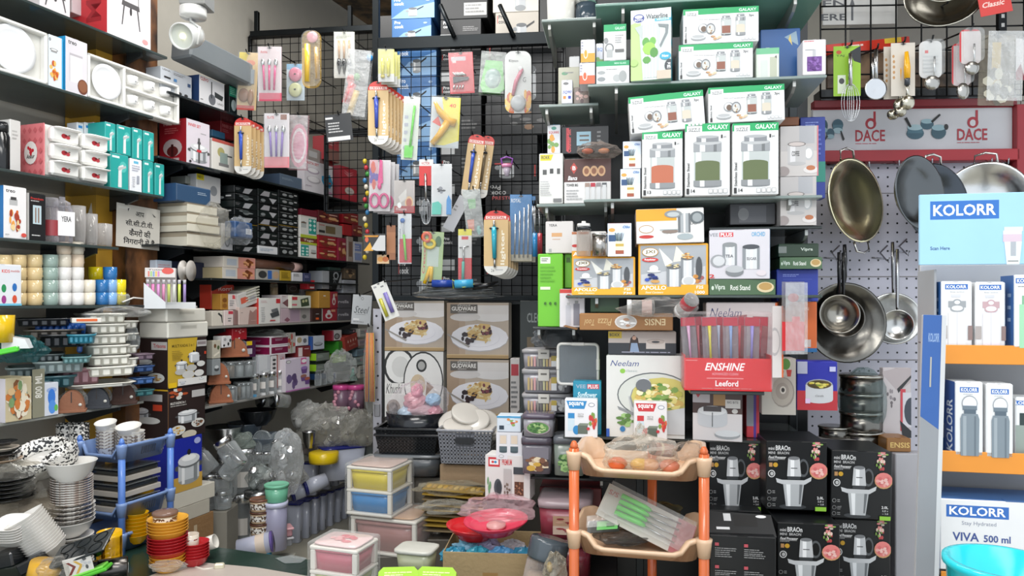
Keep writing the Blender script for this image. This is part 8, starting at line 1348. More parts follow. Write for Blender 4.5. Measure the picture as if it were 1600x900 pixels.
# steel container stack
for j,(px,yb,w,hs) in enumerate(((1345,718,62,(22,24,30,28,28)),(1303,722,46,(18,20,18)))):
    y = yb
    for i,hh_ in enumerate(hs):
        vess(px,y,2.7-.0*i,w-(i < 2)*-4,hh_,[('body',[(0,0),(.95,0),(.97,.1),(.97,.82),(0,.82)],'6a6863.m'),('rim',[(.95,.82),(1.03,.84),(1.03,.95),(.97,1),(0,.98)],'a5a39c.m')],f'steel round box, {ordn(len(hs)-1-i, len(hs))} of the {"tall" if j == 0 else "short"} steel stack under the pegboard','steel_box','container',group='steel boxes'); y -= hh_+.4
bag(1348,625,2.7,70,100,'crinkled clear film over the tall steel stack','8fa5a5.f',95,dep=.09,amp=.05)
tag(MB().box(-.2,.10,0,.28,0,at(1345,719,2.62).z,'2a2b2c',.004).build('dark_counter',loc=(at(1345,0,2.62).x,2.60,0)),'dark counter under the steel stacks behind the black cartons','counter')
bx(PL(1410,2.55,-6),1385,1424,685,706,.1,'8a5f30',Tx(.15,.3,.95,.7,'ENSIS','cfb06a'),'small brown carton with gold letters under the steel stacks',snap=0)
tag(MB().box(-.05,.08,0,.06,0,at(1405,707,2.55).z,'a9a8ad',.003).build('pale_counter',loc=(at(1408,0,2.55).x+.02,2.53,0)),'pale counter strip under the small brown carton','counter')
bx(PL(1405,2.66,-4),1379,1424,575,684,.03,'b9b2b3',Po([(0,.05),(.5,0),(1,.0),(1,.2),(.55,.35),(.0,.1)],'a99fa0')+Po([(.5,.3),(1,.1),(1,.14),(.55,.36)],'2a2a2c')+Fo(.1,.3,.5,.6,['6a6366','8a8286'],8,3,.12)+Rc(.62,.3,.8,.9,'b9404a')+Rc(.7,.35,1,.85,'c5c3c8')+El(1,.62,.25,.2,'39404a')+Po([(.6,.75),(1,.9),(1,1),(.7,1)],'202226'),'pale torn carton with line drawings between the steel stack and blue board',snap=0)
tag(MB().box(-.06,.10,0,.12,0,.004,'b5b1ad').build('paper_piece',loc=at(1300,694,2.58),rz=-.2),'white paper lying on the black cartons by the short steel stack','paper')
# black chopper cartons
def br(x0,x1,a,b,Y,l,yaw=-3,art=BRA,roll=0,top=None): return bx(PL((x0+x1)/2,Y,-4),x0,x1,a,b,.20,'121416',art,l,name='chopper_carton',cat='carton',snap=0,yaw=yaw,roll=roll,kt='17191b',top=top)
br(1215,1312,818,922,2.28,'black food processor carton, bottom row middle'); br(1303,1391,812,920,2.36,'black food processor carton, bottom row right')
ttx = sum([Rc(.08+dx,.12+dy,.14+dx,.17+dy,'b9505a')+Ln(.08+dx,.2+dy,.42+dx,.36+dy,5,'8d8d8d') for dx in (0,.44) for dy in (0,.36)],[])+El(.2,.92,.09,.08,'8a8a8a')+El(.2,.92,.07,.06,'5a4030')+El(.52,.95,.09,.08,'8a8a8a')+El(.82,.97,.09,.08,'8a8a8a')
br(1109,1212,838,935,2.18,'black carton with columns of small white text and an open top flap',art=ttx,yaw=-5)
m = MB().plate([(-.098,0),(.098,0),(.094,.075),(-.1,.085)],0,.003,'17191b'); draw(m,Rc(.25,.1,.36,.4,'d0d0d0')+Rc(.12,.65,.32,.75,'ddd')+Rc(.4,.15,.75,.6,'0a0b0c')+El(.82,.2,.08,.06,'ddd'),(-.098,0,.085),(1,0,0),(0,-1,0),.196,.085)
tag(m.build('carton_flap',loc=at(1161,838,2.20),rot=(radians(-48),0,radians(-6))),'black open flap of the text covered carton','flap')
br(1108,1190,690,797,2.48,'black food processor carton, top row left',art=S(BRA,-.02,0,1,1)); br(1197,1292,690,797,2.36,'black food processor carton, top row middle'); br(1298,1392,705,811,2.34,'black food processor carton, top row right',roll=1)
for x0,x1,a,b in ((1108,1190,798,838),(1205,1292,798,817)): br(x0,x1,a,b,2.42,f'black carton top showing beneath the top row {"left" if x0 < 1150 else "middle"} one',art=Fo(.7,.1,.9,.6,['ccc','8a9a5a'],4,3,.2))
tag(MB().box(-.28,.30,0,.32,0,PL(1250,2.3,-4).z(1250,938),'1c1d1f',.004).build('stock_crate',loc=(at(1250,0,2.3).x+.02,2.18,0),rz=-.05),'dark crate under the black food processor cartons','crate')
# ================================================================ bottle display stand at the right edge
def kp(x0,x1,a,b,off=0): s0,s1 = pxs(K,x0,x1,off); m_ = (x0+x1)/2; return s0,s1,K.z(m_,b,off),K.z(m_,a,off)
st = thing('display_stand','white bottle display stand with orange ledges and a light blue header','stand',K.loc(0,0,0),K.a)
s0,s1,z0,z1 = kp(1437,1680,301,413); W = s1-s0; h = z1-z0
cup_ = Rc(.15,0,.95,.12,'cfdcd8')+Rc(.1,.1,.9,.2,'d9d6e0')+Rc(.1,.2,.9,.4,'d0bcc8')+Po([(.15,.4),(.9,.4),(.8,1),(.25,1)],'d9e2e0')+Rc(.42,.4,.65,.78,'a9aeb4')+Rc(.3,.9,.75,.93,'888')
m = MB().box(s0,s1,0,.008,z0,z1,'9cc9e8',.001); draw(m,Rc(.07,.1,.52,.36,'2f6cb8')+Tx(.09,.15,.5,.31,'KOLORR','fff')+Tx(.07,.74,.2,.79,'Scan Here','4a6a8c')+S(cup_,.53,.48,.68,1.0),(s0,0,z1),(1,0,0),(0,-1,0),W,h); m.build('header_board',st)
b0,b1,_,bz1 = kp(1440,1680,413,500,-.13); b0 = K.hit(1470,0)[0]+.02; MB().box(b0-.02,b1,.132,.14,.02,bz1,'8f8f92',.001).build('back_panel',st); MB().box(b0-.02,b1,.125,.1315,K.z(1500,545,-.13),bz1-.001,'cdcdd2',.001).build('back_liner',st)
for i,(yt,yb,l) in enumerate(((540,570,'a'),(708,741,'b'),(900,935,'c'))):
    s0,s1,z0,z1 = kp(1471,1680,yt,yb); MB().box(s0,s1,0,.004,z0,z1,'e08e2c',.001).build('orange_ledge',st); MB().box(s0,s1,.0045,.124,z0+.003,z0+.009,'d3d4d6',.001).build('shelf_board',st)
    K.sup.append((s0-.1,s1,z0+.0105,0,.13)); MB().tube([(s0-.004,.01,z1-.002),(s0-.012,.1,z1+.0)],.0015,'d0d0d2.m',5).build('wire_rail',st)
sx = K.hit(1470,0)[0]; MB().box(sx-.006,sx-.001,.02,.125,0,K.z(1500,420),'9a9ca0',.001).build('side_panel',st)
def KB(c,hd='8f9496',body='e3e3e3'): return Rc(.14,.04,.86,.12,'2f68b5')+Tx(.18,.055,.82,.105,'KOLORR','fff')+Tx(.3,.15,.75,.17,'Stay active','8a8f96',0)+Rc(.33,.2,.63,.24,'d0d0d4')+Rc(.24,.3,.8,.4,hd)+El(.52,.32,.14,.05,hd)+El(.52,.32,.09,.03,body)+El(.52,.42,.22,.05,hd)+El(.52,.41,.18,.04,body)+Rc(.24,.47,.8,1,body)+Rc(.5,.47,.53,1,'cfcfd3')+Rc(0,.68,.2,.88,'a9a09c')+Rc(.86,.68,1,.9,'8a7470')
def kb(x0,x1,a,b,art,l,col='e2e2e2',dp=.06,off=-.012,**k): return bx(K,x0,x1,a,b,dp,col,art,l,name='bottle_carton',cat='carton',off=off,snap=k.pop('snap',0),**k)
SB = Rc(.0,0,1,1,'34629f')+sum([Rc(.55,.25+.17*i,.8,.3+.17*i,'9fb8d8')+El(.3,.45+.2*i,.12,.06,'8fa8cc') for i in range(3)],[])
kb(1469,1520,440,541,KB('','9a9da0'),'white bottle carton with grey cap picture, upper shelf left',left=SB)
kb(1523,1572,441,542,KB('','c0a0a4','e6dfe4'),'white bottle carton with pink cap picture, upper shelf middle')
kb(1449,1466,441,541,None,'blue sided bottle carton at the back left of the upper shelf',off=-.075,col='34629f',dp=.04)
kb(1583,1650,430,544,Rc(.05,.04,.6,.11,'2f68b5')+Tx(.08,.05,.56,.1,'KOLORR','fff')+Rc(.2,.28,.5,.42,'7fae8c')+Rc(.14,.4,.6,1,'9ccfa8')+Ln(.1,.15,.5,.17,1,'777'),'white carton with a mint green bottle picture',left=SB,col='e0e3e0',off=.0)
BT2 = Rc(.18,.07,.84,.14,'2f68b5')+Tx(.22,.08,.8,.13,'KOLORR','fff')+Ln(.3,.16,.7,.18,1,'bbb')+El(.52,.29,.28,.11,'9a9ea2')+El(.52,.29,.25,.095,'e2e2e4')+Rc(.27,.32,.78,.38,'6f7c86')+Rc(.32,.37,.74,.43,'566470')+Po([(.25,.43),(.8,.43),(.86,.5),(.84,1),(.2,1),(.19,.5)],'7d8890')+Rc(.28,.46,.4,1,'9aa3a9')+Rc(.68,.46,.74,1,'66717a')
kb(1491,1537,597,712,BT2,'white carton with a grey steel bottle, lower shelf left',left=Rc(0,0,1,1,'34579c')+Tx(.25,.25,.8,.97,'KOLORR','dfe6f0',1,'r'),off=.0)
kb(1540,1584,600,715,BT2,'white carton with a grey steel bottle, lower shelf middle',off=.0)
kb(1586,1650,622,718,Rc(0,.05,.4,.12,'2f68b5')+Tx(.0,.06,.36,.11,'LORR','fff')+Rc(.1,.25,.35,.45,'2a3a38')+Rc(.0,.45,.35,1,'8f9a92'),'white carton with a dark flip lid bottle, lower shelf right',off=-.02)
kb(1466,1482,598,712,Rc(0,0,1,.55,'34629f')+Rc(.3,.2,.7,.3,'8fa8cc')+Rc(.3,.35,.7,.4,'8fa8cc')+Rc(.1,.75,.9,1,'34629f'),'bottle carton edge with blue panels at the back left of the lower shelf',off=-.07,col='b9bfcc',dp=.04)
VV = Rc(.04,.08,.44,.25,'2f68b5')+Tx(.06,.1,.42,.22,'KOLORR','fff')+Tx(.14,.3,.36,.37,'Stay Hydrated','8a8fa0',0)+Tx(.08,.46,.25,.58,'VIVA','3a4f8c')+Tx(.28,.48,.45,.58,'500 ml','3a4f8c')+El(.07,.9,.02,.04,'2f68b5')
kb(1468,1720,785,898,VV,'big white carton reading 500 ml on the lowest shelf',kt='41689c',left=Rc(0,0,1,1,'8a9cb5')+El(.7,.45,.12,.1,'4a5568'),dp=.11,off=.0)
pk_ = PL(1443,1.42,-20); b_ = bx(pk_,1428,1466,492,960,.02,'b9bbbf',Rc(0,0,.8,.34,'2f5a9c')+Tx(.25,.06,.72,.09,'KOLORR','8fa8cc')+Rc(.0,.34,.8,1,'8c8e92')+Po([(.0,.34),(.8,.3),(.8,.38)],'2f5a9c')+Rc(.35,.14,.42,.24,'a5a39c')+Rc(.8,0,1,1,'c5c6c8'),'tall narrow leaning board with blue top and grey lower face',name='leaning_board',cat='board',snap=0,roll=1.5,seam=0)
t = thing('aqua_tub','bright aqua round tub cut by the lower right corner','tub',at(1560,925,1.2)+Vector((.01,.0,0))); MB().lathe([(0,-.1),(.075,-.1),(.083,.035),(.089,.04),(.089,.05),(.078,.05),(.072,-.05),(0,-.06)],'26c3cf.g',32).build('body',t)
tag(MB().box(-.1,.12,-.1,.1,0,at(1560,925,1.2).z-.101,'b9b9b5',.004).build('white_stool',loc=(at(1560,0,1.2).x,1.2,0)),'pale stool under the aqua tub','stool')
# ================================================================ packs hanging on hooks
LAR = lambda: Rc(0,0,1,.14,'cf3a34')+Rc(.08,.085,.92,.13,'f0d9d2')+Tx(.12,.09,.88,.125,'CRYSTAL','c8302a')+Tx(.68,.3,.9,.84,'lighter','f3ead6',1,'r')+Rc(0,.86,1,1,'e2e0da')+Tx(.3,.9,.42,.95,'2 in','555')+Ln(.5,.91,.85,.94,1,'aaa')
def lighter(x0,x1,a,b,Y,c,cn,n=1,**k):
    pr = [('lighter',[('t',[(.42,.16),(.42,.26)],.05,'c9cbcc.m'),('b',.42,.28,.2,.025,'33363c.g'),('t',[(.42,.26),(.43,.5),(.44,.74)],[.12,.1,.085],c),('t',[(.44,.74),(.45,.88)],.05,'b9bbbc.m')])]
    card(x0,x1,a,b,Y,'d2b27e',LAR(),f'kraft lighter card with a {cn} gas lighter',pr,name='lighter_card',cat='lighter pack',rad=.42,n=n,film=None,dep=.02,group='kraft lighter cards'+(' with '+cn if n > 1 else '') if n > 1 else None,**k)
lighter(366,393,184,272,3.9,'2f52b5.g','blue, left stack below the makeup cards',4,dx=3.5,plab='kraft lighter card in the left stack')
lighter(575,607,127,226,3.55,'3a4fae.g','blue, front of the big middle stack',6,dx=4,plab='kraft lighter card in the big middle stack')
lighter(726,752,210,312,3.6,'2f4fb0.g','blue, tilted pair',1,roll=8); lighter(746,767,212,310,3.66,'8a7a60.g','brown, right of the tilted pair',1,roll=8)
lighter(756,794,329,430,3.3,'2fa0b5.g','turquoise, front of the lower stack',5,dx=4,plab='kraft lighter card in the lower right stack')
def spoons(c,n=3): return [('cutlery',sum([[('t',[(.25+.25*i,.35),(.3+.2*i,.8)],.045,c),('b',.22+.28*i,.3,.09,.07,'c9cbcc.m')] for i in range(n)],[]))]
def cd(*a,**k): k.setdefault('dep',.015); return card(*a,**k)
cd(372,402,82,172,3.95,'d6b98a',Po([(0,0),(.5,0),(.1,.4),(0,.4)],'d9c23a')+Rc(0,.92,.9,1,'c9504a')+El(.6,.18,.25,.05,'d98a70'),'beige card with two wooden brushes and a yellow corner',[('brush',[('x',[(.45,.3),(.85,.3),(.85,.55),(.45,.55)],'9aa0a6.g'),('b',.35,.75,.28,.12,'8a5f40.g'),('b',.72,.78,.16,.14,'9a6f4c.g')])],roll=3)
cd(403,440,73,158,3.85,'cfc4c6',Rc(0,0,1,.25,'d9c9cc')+Tx(.1,.07,.4,.12,'Amba','c55')+Rc(.05,.85,1,1,'d0556c'),'white and pink card with hot pink handled spoons',spoons('d02f78.g'),n=1)
cd(413,452,177,262,3.8,'d3cccf',Tx(.1,.05,.4,.1,'S/S','c66')+Rc(0,.8,1,1,'d98088')+Rc(.65,.02,.9,.12,'8a5a48'),'card with purple handled forks and spoons',spoons('7e5fb0.g'))
cd(452,482,180,266,3.9,'c9a0a8.x',El(.5,.55,.48,.4,'c94f78')+El(.5,.55,.38,.32,'e0d5d8')+El(.5,.55,.3,.26,'d06a90'),'clear pack of pink round dishes right of the purple handled forks',roll=2,film='x')
cd(448,476,100,157,4.0,'b9c6d0',Rc(0,.0,1,.15,'6f9fc0'),'pale blue card with a pink and a cream whisk disc',[('disc',[('b',.5,.3,.38,.2,'d98098.g'),('b',.5,.3,.18,.09,'e9b0c0.g'),('b',.5,.72,.38,.2,'cfd0a0.g'),('b',.5,.72,.2,.1,'e2e2c8.g')])])
cd(472,502,48,138,3.8,'d9b860.x',Rc(.0,.3,.4,1,'c9a040'),'clear pack with a yellow rolling cutter and pink roller',[('tool',[('t',[(.3,.25),(.3,.9)],.16,'d9b23a.g'),('b',.55,.12,.3,.1,'d9a0a8.g'),('t',[(.75,.3),(.8,.85)],.12,'c9a050.s')])],rad=.4)
cd(522,554,50,122,4.0,'cfcdc6',Rc(0,0,1,.2,'c5c8b4')+Ln(.1,.05,.9,.15,3,'888'),'white card with three small garden tools',[('garden_tool',sum([[('t',[(.25+.25*i,.2),(.27+.24*i,.6)],.05,'c99a6a.g'),('t',[(.27+.24*i,.6),(.27+.24*i,.7),(.27+.24*i,.92)],[.1,.13,.03],'2a2c2e.g')] for i in range(3)],[]))])
cd(509,550,178,221,3.85,'26282b',Rc(.02,.1,.3,.17,'ddd')+Ln(.1,.3,.7,.72,4,'bbb')+Rc(.05,.82,.9,.97,'d5d5d5'),'square black card with white checklist lines',roll=-6,film=None)
cd(591,616,77,128,3.5,'cfcb70',Rc(0,.75,1,1,'c9c9c9'),'small yellow green pack with gold gas nozzles',[('nozzle',[('t',[(.3,.3),(.3,.85)],.1,'d9cf4a.g'),('t',[(.65,.3),(.65,.85)],.1,'d9cf4a.g'),('b',.3,.85,.14,.06,'c9b83a.g')])],n=3,dx=3)
cd(629,654,151,250,3.5,'cfd2ca',Rc(0,0,1,.1,'e2e2e2')+Ln(.1,.3,.4,.9,5,'aab'),'narrow pack with a lime green basting brush',[('brush',[('t',[(.7,.15),(.55,.8)],.08,'5fd033.g'),('x',[(.2,.78),(.75,.78),(.7,.97),(.2,.97)],'63cf3a.g')])],roll=3)
cd(673,718,152,231,3.5,'b9c0c4',Po([(.35,0),(1,0),(1,.85),(.5,.95),(.05,.95),(.5,.5)],'d6cc4a')+Tx(.62,.12,.85,.2,'40','d9503a')+Po([(.05,.5),(.25,.38),(.4,.6)],'d0483a'),'yellow and grey pack with a yellow glue gun',[('glue_gun',[('t',[(.12,.12),(.3,.3),(.62,.48),(.88,.52)],[.05,.11,.13,.14],'e0a818.g'),('t',[(.6,.5),(.35,.75),(.1,.95)],[.14,.11,.1],'e0a818.g')])],roll=3,dep=.03)
cd(702,740,82,146,3.55,'c9545a',Rc(.1,.1,.7,.2,'b9aeb4')+Rc(.15,.18,.3,.25,'d9c0c0'),'red pack with a fan of steel tool blades',[('knife_set',[('x',[(.15,.6),(.8,.62),(.78,.68),(.15,.75)],'3a3c40.g')]+[('t',[(.2+.12*i,.8),(.14+.12*i,.9)],.03,'c3c5c6.m') for i in range(4)]+[('t',[(.15+.09*i,.5),(.3+.1*i,.58)],.03,'d0d2d3.m') for i in range(5)])],roll=-3)
cd(750,790,84,150,3.5,'8f9a8f.x',[],'clear bag holding a bright green tape dispenser',[('dispenser',[('x',[(.2,.2),(.85,.2),(1,.85),(.85,.95),(.15,.95),(.05,.8)],'55c23a.g'),('b',.52,.62,.36,.26,'9cb5b0.g')])],dep=.03,film='x',roll=4)
cd(789,830,80,177,3.3,'d0d0ce',Tx(.15,.13,.5,.19,'Kiyon','444')+Fo(.0,.72,.45,1,['d9a040','c96a3a','e0c060'],10,3,.3)+Fo(.65,.6,1,1,['d9a040','e0c060','c95a3a'],12,4,.25)+Tx(.68,.42,.8,.5,'G','777',0),'white rounded card with a pink handled pizza cutter',[('pizza_cutter',[('t',[(.65,.3),(.42,.5),(.3,.72)],[.07,.08,.06],'c9788a.g'),('b',.6,.3,.1,.05,'d9d9d9.g'),('b',.5,.84,.3,.13,'b5b6b8.g')])],rad=.3)
cd(577,610,250,330,3.5,'ccc8c9',Rc(0,0,.4,.5,'c9a0a8')+Fo(0,.1,.4,.5,['7a9a5a','c9503a','5a4aa0'],8,3,.3),'pack with hot pink kitchen scissors',[('scissors',[('x',[(.5,.0),(.62,.02),(.66,.45),(.5,.5),(.42,.45)],'d92a80.g'),('o',.28,.8,.2,.13,.06,'d02a7c.g'),('o',.72,.8,.2,.13,.06,'d02a7c.g'),('b',.5,.52,.1,.06,'d92a80.g')])],n=3,dx=5,roll=1)
cd(616,648,282,333,3.45,'b3aaa6',El(.72,.68,.2,.2,'d9b080')+El(.72,.68,.14,.13,'b0503a')+Rc(0,.78,1,1,'a0282c')+Tx(.1,.83,.6,.92,'Pressure','ddd',0)+El(.25,.76,.1,.09,'eee')+Po([(.2,.5),(.6,.25),(.6,.55),(.3,.7)],'d0cbc6'),'square pack with a dark red bottom and food picture',roll=0)
cd(655,677,249,290,3.5,'c8302f',Rc(0,0,1,.25,'e0dcda')+Tx(.15,.1,.75,.2,'VICTOR','b55'),'red and white card with a steel balloon whisk',[('whisk',[('t',[(.45,.55),(.5,1.6)],.08,'c9cacb.m'),('o',.5,2.0,.25,.5,.03,'b9babb.m'),('o',.5,2.0,.12,.48,.03,'b9babb.m'),('o',.5,2.0,.36,.5,.03,'b9babb.m')])],film=None)
cd(674,706,256,338,3.45,'d4d4d6',Fo(.3,.45,.65,.55,['5a5a6a','8a8a94','3a3a44'],8,3,.3),'white pack with an aqua and a blue silicone spatula',[('spatula',[('x',[(.05,.75),(.35,.72),(.5,.78),(.48,.97),(.02,.97)],'4fc3b0.g'),('x',[(.75,.7),(.85,.6),(.98,.7),(.98,.97),(.74,.97)],'3f8fd0.g')])])
cd(622,643,334,412,3.45,'d3d5d8',Rc(.1,.5,1,.98,'c2303a')+Tx(.05,.3,.2,.6,'Freemate','446',0,'r'),'white and red pack with a lime and blue peeler',[('peeler',[('b',.35,.14,.18,.05,'2f6ab5.g'),('t',[(.36,.15),(.45,.45)],.05,'c9ccd0.g'),('t',[(.45,.42),(.6,.93)],.09,'7fd050.g')])])
cd(659,692,362,440,3.5,'a9c08a',Tx(.05,.2,.18,.85,'Crescent','c9404a',1,'r')+El(.75,.2,.15,.12,'3a6a3a')+Rc(.25,.3,.8,.7,'c3cfc6'),'green pack with a yellow lemon squeezer below an orange clip',[('clip',[('o',.2,.12,.18,.08,.09,'e0603a.g')]),('squeezer',[('o',.35,.25,.24,.08,.08,'e6c820.g'),('t',[(.45,.7),(.2,1.05)],.09,'e6b81a.g'),('t',[(.5,.7),(.5,1.0)],.09,'e6b81a.g')])],roll=3)
cd(716,737,358,440,3.45,'d5d3d2',Rc(0,0,1,.12,'d9cf3a')+Rc(.25,.14,.75,.2,'c8303a')+Rc(0,.55,1,.97,'cf2f35'),'white, red and yellow pack with a teal brush',[('brush',[('t',[(.4,.35),(.4,.7)],.07,'b5b7b8.m'),('t',[(.38,.62),(.35,.97)],.11,'4fb0a0.g'),('t',[(.1,.36),(.8,.33)],.05,'c9cbcc.m')])])
cd(704,722,305,362,3.6,'d0d1d6',Ln(.1,.3,.5,.5,2,'999'),'plain white card tilted beside the clear green funnel bag',roll=28,film=None)
cd(726,754,296,372,3.5,'b9c4bf.x',[],'clear bag with green cup and orange pot toy',[('toy',[('x',[(.25,.2),(.7,.2),(.65,.4),(.3,.4)],'5fae5a.g'),('x',[(.1,.62),(.5,.62),(.45,.85),(.15,.85)],'dd6a30.g'),('b',.7,.85,.14,.1,'5fb8b0.g')])],film='x',roll=-6)
cd(797,831,304,408,3.35,'3f82bd',Tx(.05,.06,.5,.12,'ROYAL','e0e6ee')+Rc(0,.9,1,1,'c9bfa8'),'blue film pack with steel straws and chopsticks',[('straw',[('t',[(.25+.2*i,.3-.05*i),(.2+.2*i,.95)],.04,'d9dadb.m') for i in range(4)])],n=2,dx=6)
for i,(x,c) in enumerate(((836,'2f7fb5'),(842,'b03a44'),(833,'3f8fc0'))): tag(MB().tube([(0,0,0),(.004*i,0,-.12)],.003,'b9bbbd.m',6).tube([(.004*i,0,-.12),(.006*i,0,-.22)],.011,c+'.g',8).build('cleaning_brush',loc=at(x,322,3.2+.04*i)),f'thin brush with a {["blue", "red", "lighter blue"][i]} bristle end beside the orange stamp carton','brush'); HOOKS.append((at(x,322,3.2+.04*i),.03))
cd(568,602,365,392,3.5,'2e2d2c',Po([(0,1),(.3,.5),(.45,1)],'d9a030')+Po([(.35,.9),(.75,.1),(1,.1),(1,1),(.6,1)],'c9c9c9')+Po([(.05,.1),(.7,.1),(.65,.2),(.05,.2)],'c98a2a')+El(.15,.35,.08,.15,'d0603a'),'black, amber and white rectangular pack',film=None)
cd(604,618,352,406,3.55,'a06a48',Rc(0,.2,1,.8,'b57c55'),'brown pack edge behind the peeler card',film=None)
cd(589,608,398,412,3.55,'d9b890',El(.3,.5,.25,.3,'e0a050')+El(.7,.5,.25,.3,'c9703a'),'small cream pack with orange ring pictures',film=None)
m = cd(590,614,440,500,3.3,'d6d5cf',Rc(.1,.05,.3,.1,'999')+Rc(.55,.1,.75,.14,'777'),'long white carton with a lime and a purple knife, hanging tilted',[('knife',[('t',[(.25,.4),(.25,.9)],.12,'b5b040.g'),('t',[(.68,.3),(.68,.85)],.14,'7a6fae.g')])],roll=-22,film=None,dep=.008)
cd(541,578,80,186,3.9,'c3c6c8.x',[],'crinkled clear bag with red, yellow and green utensils',[('utensil',[('t',[(.1,.8),(.3,.5)],.18,'c9303a.g'),('t',[(.3,.95),(.5,.6)],.14,'d9b030.g'),('b',.2,.45,.18,.08,'c04040.g'),('b',.45,.4,.14,.06,'5aa04a.g'),('b',.9,.1,.14,.05,'3a8fd0.g')])],film='x',roll=6,dep=.03)
for i in range(16): tag(MB()._ball((0,0,0),.011,.011,.013,['c9b02a','b5303a','3a8a3a','2f6fa0','d9d0c0'][i % 5]+'.g',8,6).tube([(0,0,0),(0,0,.024)],.001,'444.b',4).build('bead',loc=at(570+2*(i % 3),252+i*10,3.6)),f'coloured bead, {ordn(i, 16)} on the hanging string left of the pink scissors','bead','string of beads')
t = thing('baby_feeder','pink and clear baby fruit feeder with purple handles','feeder',at(792,262,3.4)); k = 3.4/F
MB().lathe([(0,-14*k),(3*k,-13*k),(7*k,0),(0,0)],'c9bccc.s',14).build('nipple',t); MB().lathe([(0,0),(8*k,0),(8.5*k,5*k),(0,6*k)],'d98ab0.g',16).build('collar',t); MB().tube([(-7*k,0,4*k),(-9*k,0,14*k),(0,0,17*k),(9*k,0,14*k),(7*k,0,4*k)],.004,'8a4aa8.g',8).build('handle',t); HOOKS.append((at(792,244,3.4),.03))
# folded bags shelf under the grid
for i in range(5): tag(MB().crumple((0,0,0),.20-.012*i,.05,.016,'a9aaa6.x' if i % 2 else '55585a.g',100+i,amp=.12,flat=False).build('folded_bag',loc=at(716,462-i*4,3.45)),f'grey film package, {ordn(4-i, 5)} of the sagging pile under the wire grid','pack','sagging film packages')
tag(MB().tube([(-.05,0,0),(.05,0,0)],.018,'1f3f94.g',10).build('blue_roll',loc=at(692,443,3.4)),'dark blue handle roll lying on the sagging film packages','roll'); tag(MB().tube([(-.04,0,0),(.045,0,.004)],.02,'3f9fc9.g',8).tube([(-.045,-.01,-.02),(-.05,-.01,.02),(.0,-.012,-.015),(.05,-.01,0)],.003,'a9b84a.g',5).build('blue_clip',loc=at(724,444,3.38)),'sky blue clip with yellow cord on the sagging film packages','clip'); tag(MB().tube([(-.07,0,-.01),(.05,0,.01)],.012,'1a1b1d.g',8).build('black_handle_tool',loc=at(762,446,3.4)),'black handled tool right of the sky blue clip','tool')
# right grid utensils
def rc(*a,**k): k.setdefault('a',-5); return card(*a,**k)
rc(1303,1344,72,150,2.7,'8fba2e',El(.2,.12,.1,.04,'b5502a')+Tx(.1,.17,.4,.22,'TAJ','4a6a1a')+Po([(.6,.12),(1,.0),(1,.35),(.75,.3)],'26282a')+Rc(.15,.58,.45,.95,'d5ddc5')+El(.3,.7,.1,.06,'444'),'lime green card with a long steel balloon whisk',[('whisk',[('t',[(.55,.18),(.56,.82)],.075,'c9cacb.m')]+[('o',.56,1.16,r,.38,.012,'c3c4c5.m') for r in (.34,.24,.12,.04)])],film=None,dep=.03,hx=1328)
t = thing('strainer','steel tea strainer with a white rim hanging beside the lime green card','strainer',at(1366,140,2.72)); k = 2.72/F
MB().lathe([(0,0),(12*k,1*k),(17*k,4*k),(17.5*k,5*k),(15*k,5*k),(0,3*k)],'c9cacc.m',24).build('bowl',t,rot=(radians(90),0,0)); MB().tube([(0,-.012,16*k),(3*k,0,62*k)],.008,'bcbdbe.m',8).build('handle',t); MB().tube([(-4*k,-.01,16*k),(-3*k,0,50*k)],.005,'d0d0d0.m',8).build('second_handle',t); HOOKS.append((at(1369,80,2.72),.03))
rc(1393,1429,67,150,2.7,'cdc5b8',El(.1,.25,.05,.03,'b58a5a')+sum([El(.12,.35+.1*i,.05,.03,'b58a5a') for i in range(4)],[]),'cream card with a yellow handled scoop',[('scoop',[('t',[(.55,.2),(.58,.5),(.58,.7)],[.08,.14,.13],'dda31c.g'),('t',[(.58,.66),(.58,.82)],.12,'3c4046.g'),('t',[(.58,.82),(.6,1.05)],.07,'c9c5b8.m'),('b',.6,1.15,.3,.14,'b9b4a4.m'),('b',.3,1.32,.26,.1,'a9a496.m')])],n=2,film=None,dep=.03,dx=-5)
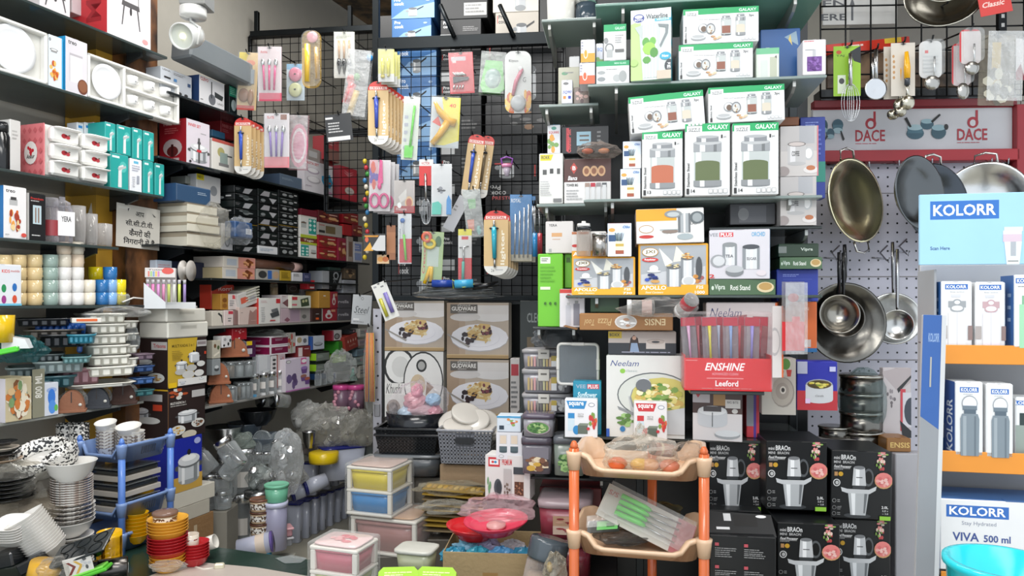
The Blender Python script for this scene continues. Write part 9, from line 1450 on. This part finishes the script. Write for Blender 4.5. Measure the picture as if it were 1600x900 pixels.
for x0,x1,a,b,c,l,sc_ in ((1437,1471,64,122,'cdcbc9','white card with a small steel scoop, left of the red edged cards',0),(1500,1532,46,100,'d0c6c4','red edged white card with a steel scoop, upper one',1),(1488,1516,68,134,'c9bcbc','red edged white card behind the upper scoop card',1)):
    rc(x0,x1,a,b,2.68-.03*(x0 == 1500),c,(Rc(0,0,.08,1,'c93a40')+Rc(0,0,1,.05,'c93a40')) if sc_ else Rc(.25,.25,.4,.33,'c33')+Ln(.15,.4,.85,.9,5,'bbb'),l,[('scoop',[('t',[(.6,.45),(.6,1.0)],.05,'c9c9c8.m'),('b',.5,1.15,.36,.2,'a9a7a2.m')])],film='f',dep=.02,rad=.25)
rc(1531,1584,55,165,2.66,'b5ad9c.x',Rc(.35,.1,.6,.9,'b0923a')+Fo(.1,.5,.9,.95,['8f8a80','6f6a60','c9c3b0'],16,3,.2),'crinkled clear bag of gold and steel spoons',film='x',dep=.04,roll=2)
rc(1588,1612,60,125,2.68,'c9c4c4',Po([(0,.8),(.3,.6),(.5,.9),(.8,.55),(1,.9),(1,1),(0,1)],'7a2a34'),'white card with a dark red pattern at the right edge',film=None)
rc(1530,1578,-20,22,2.6,'c23a34',Tx(.1,.5,.8,.7,'Classic','e9c9c0',1,.3),'red card cut by the top edge beside the big steel bowl',film=None,roll=-10,hook=False)
wok(1478,-2,2.75,112,112,'big steel bowl hanging at the top right, cut by the top edge',loops=0,key='8a8880.m',pitch=80); wok(1480,-28,2.68,80,80,'smaller steel bowl in front of the big one at the top right',loops=0,key='a9a79c.m',pitch=80)
# hooks: each one a part of the grid it is fixed to
HOOKS += HOOKS_+[(at(1478,10,2.72),.03)]
for p,ext in HOOKS:
    px = p.x/p.y*F+800; g = g_right if px > 1270 else (g_left if px < 585 else g_main); gl = g.location; ca,sa_ = cos(-g.rotation_euler.z),sin(-g.rotation_euler.z)
    d = p-gl; lx = d.x*ca-d.y*sa_; ly = d.x*sa_+d.y*ca
    MB().tube([(lx,.0,d.z+.045),(lx,max(ly+.02,ly*.9) if ly < 0 else ly,d.z+.012),(lx,ly-.012,d.z+.008),(lx,ly-.02,d.z+.022)],.0035,'16181a.b',6).build('hook',g)
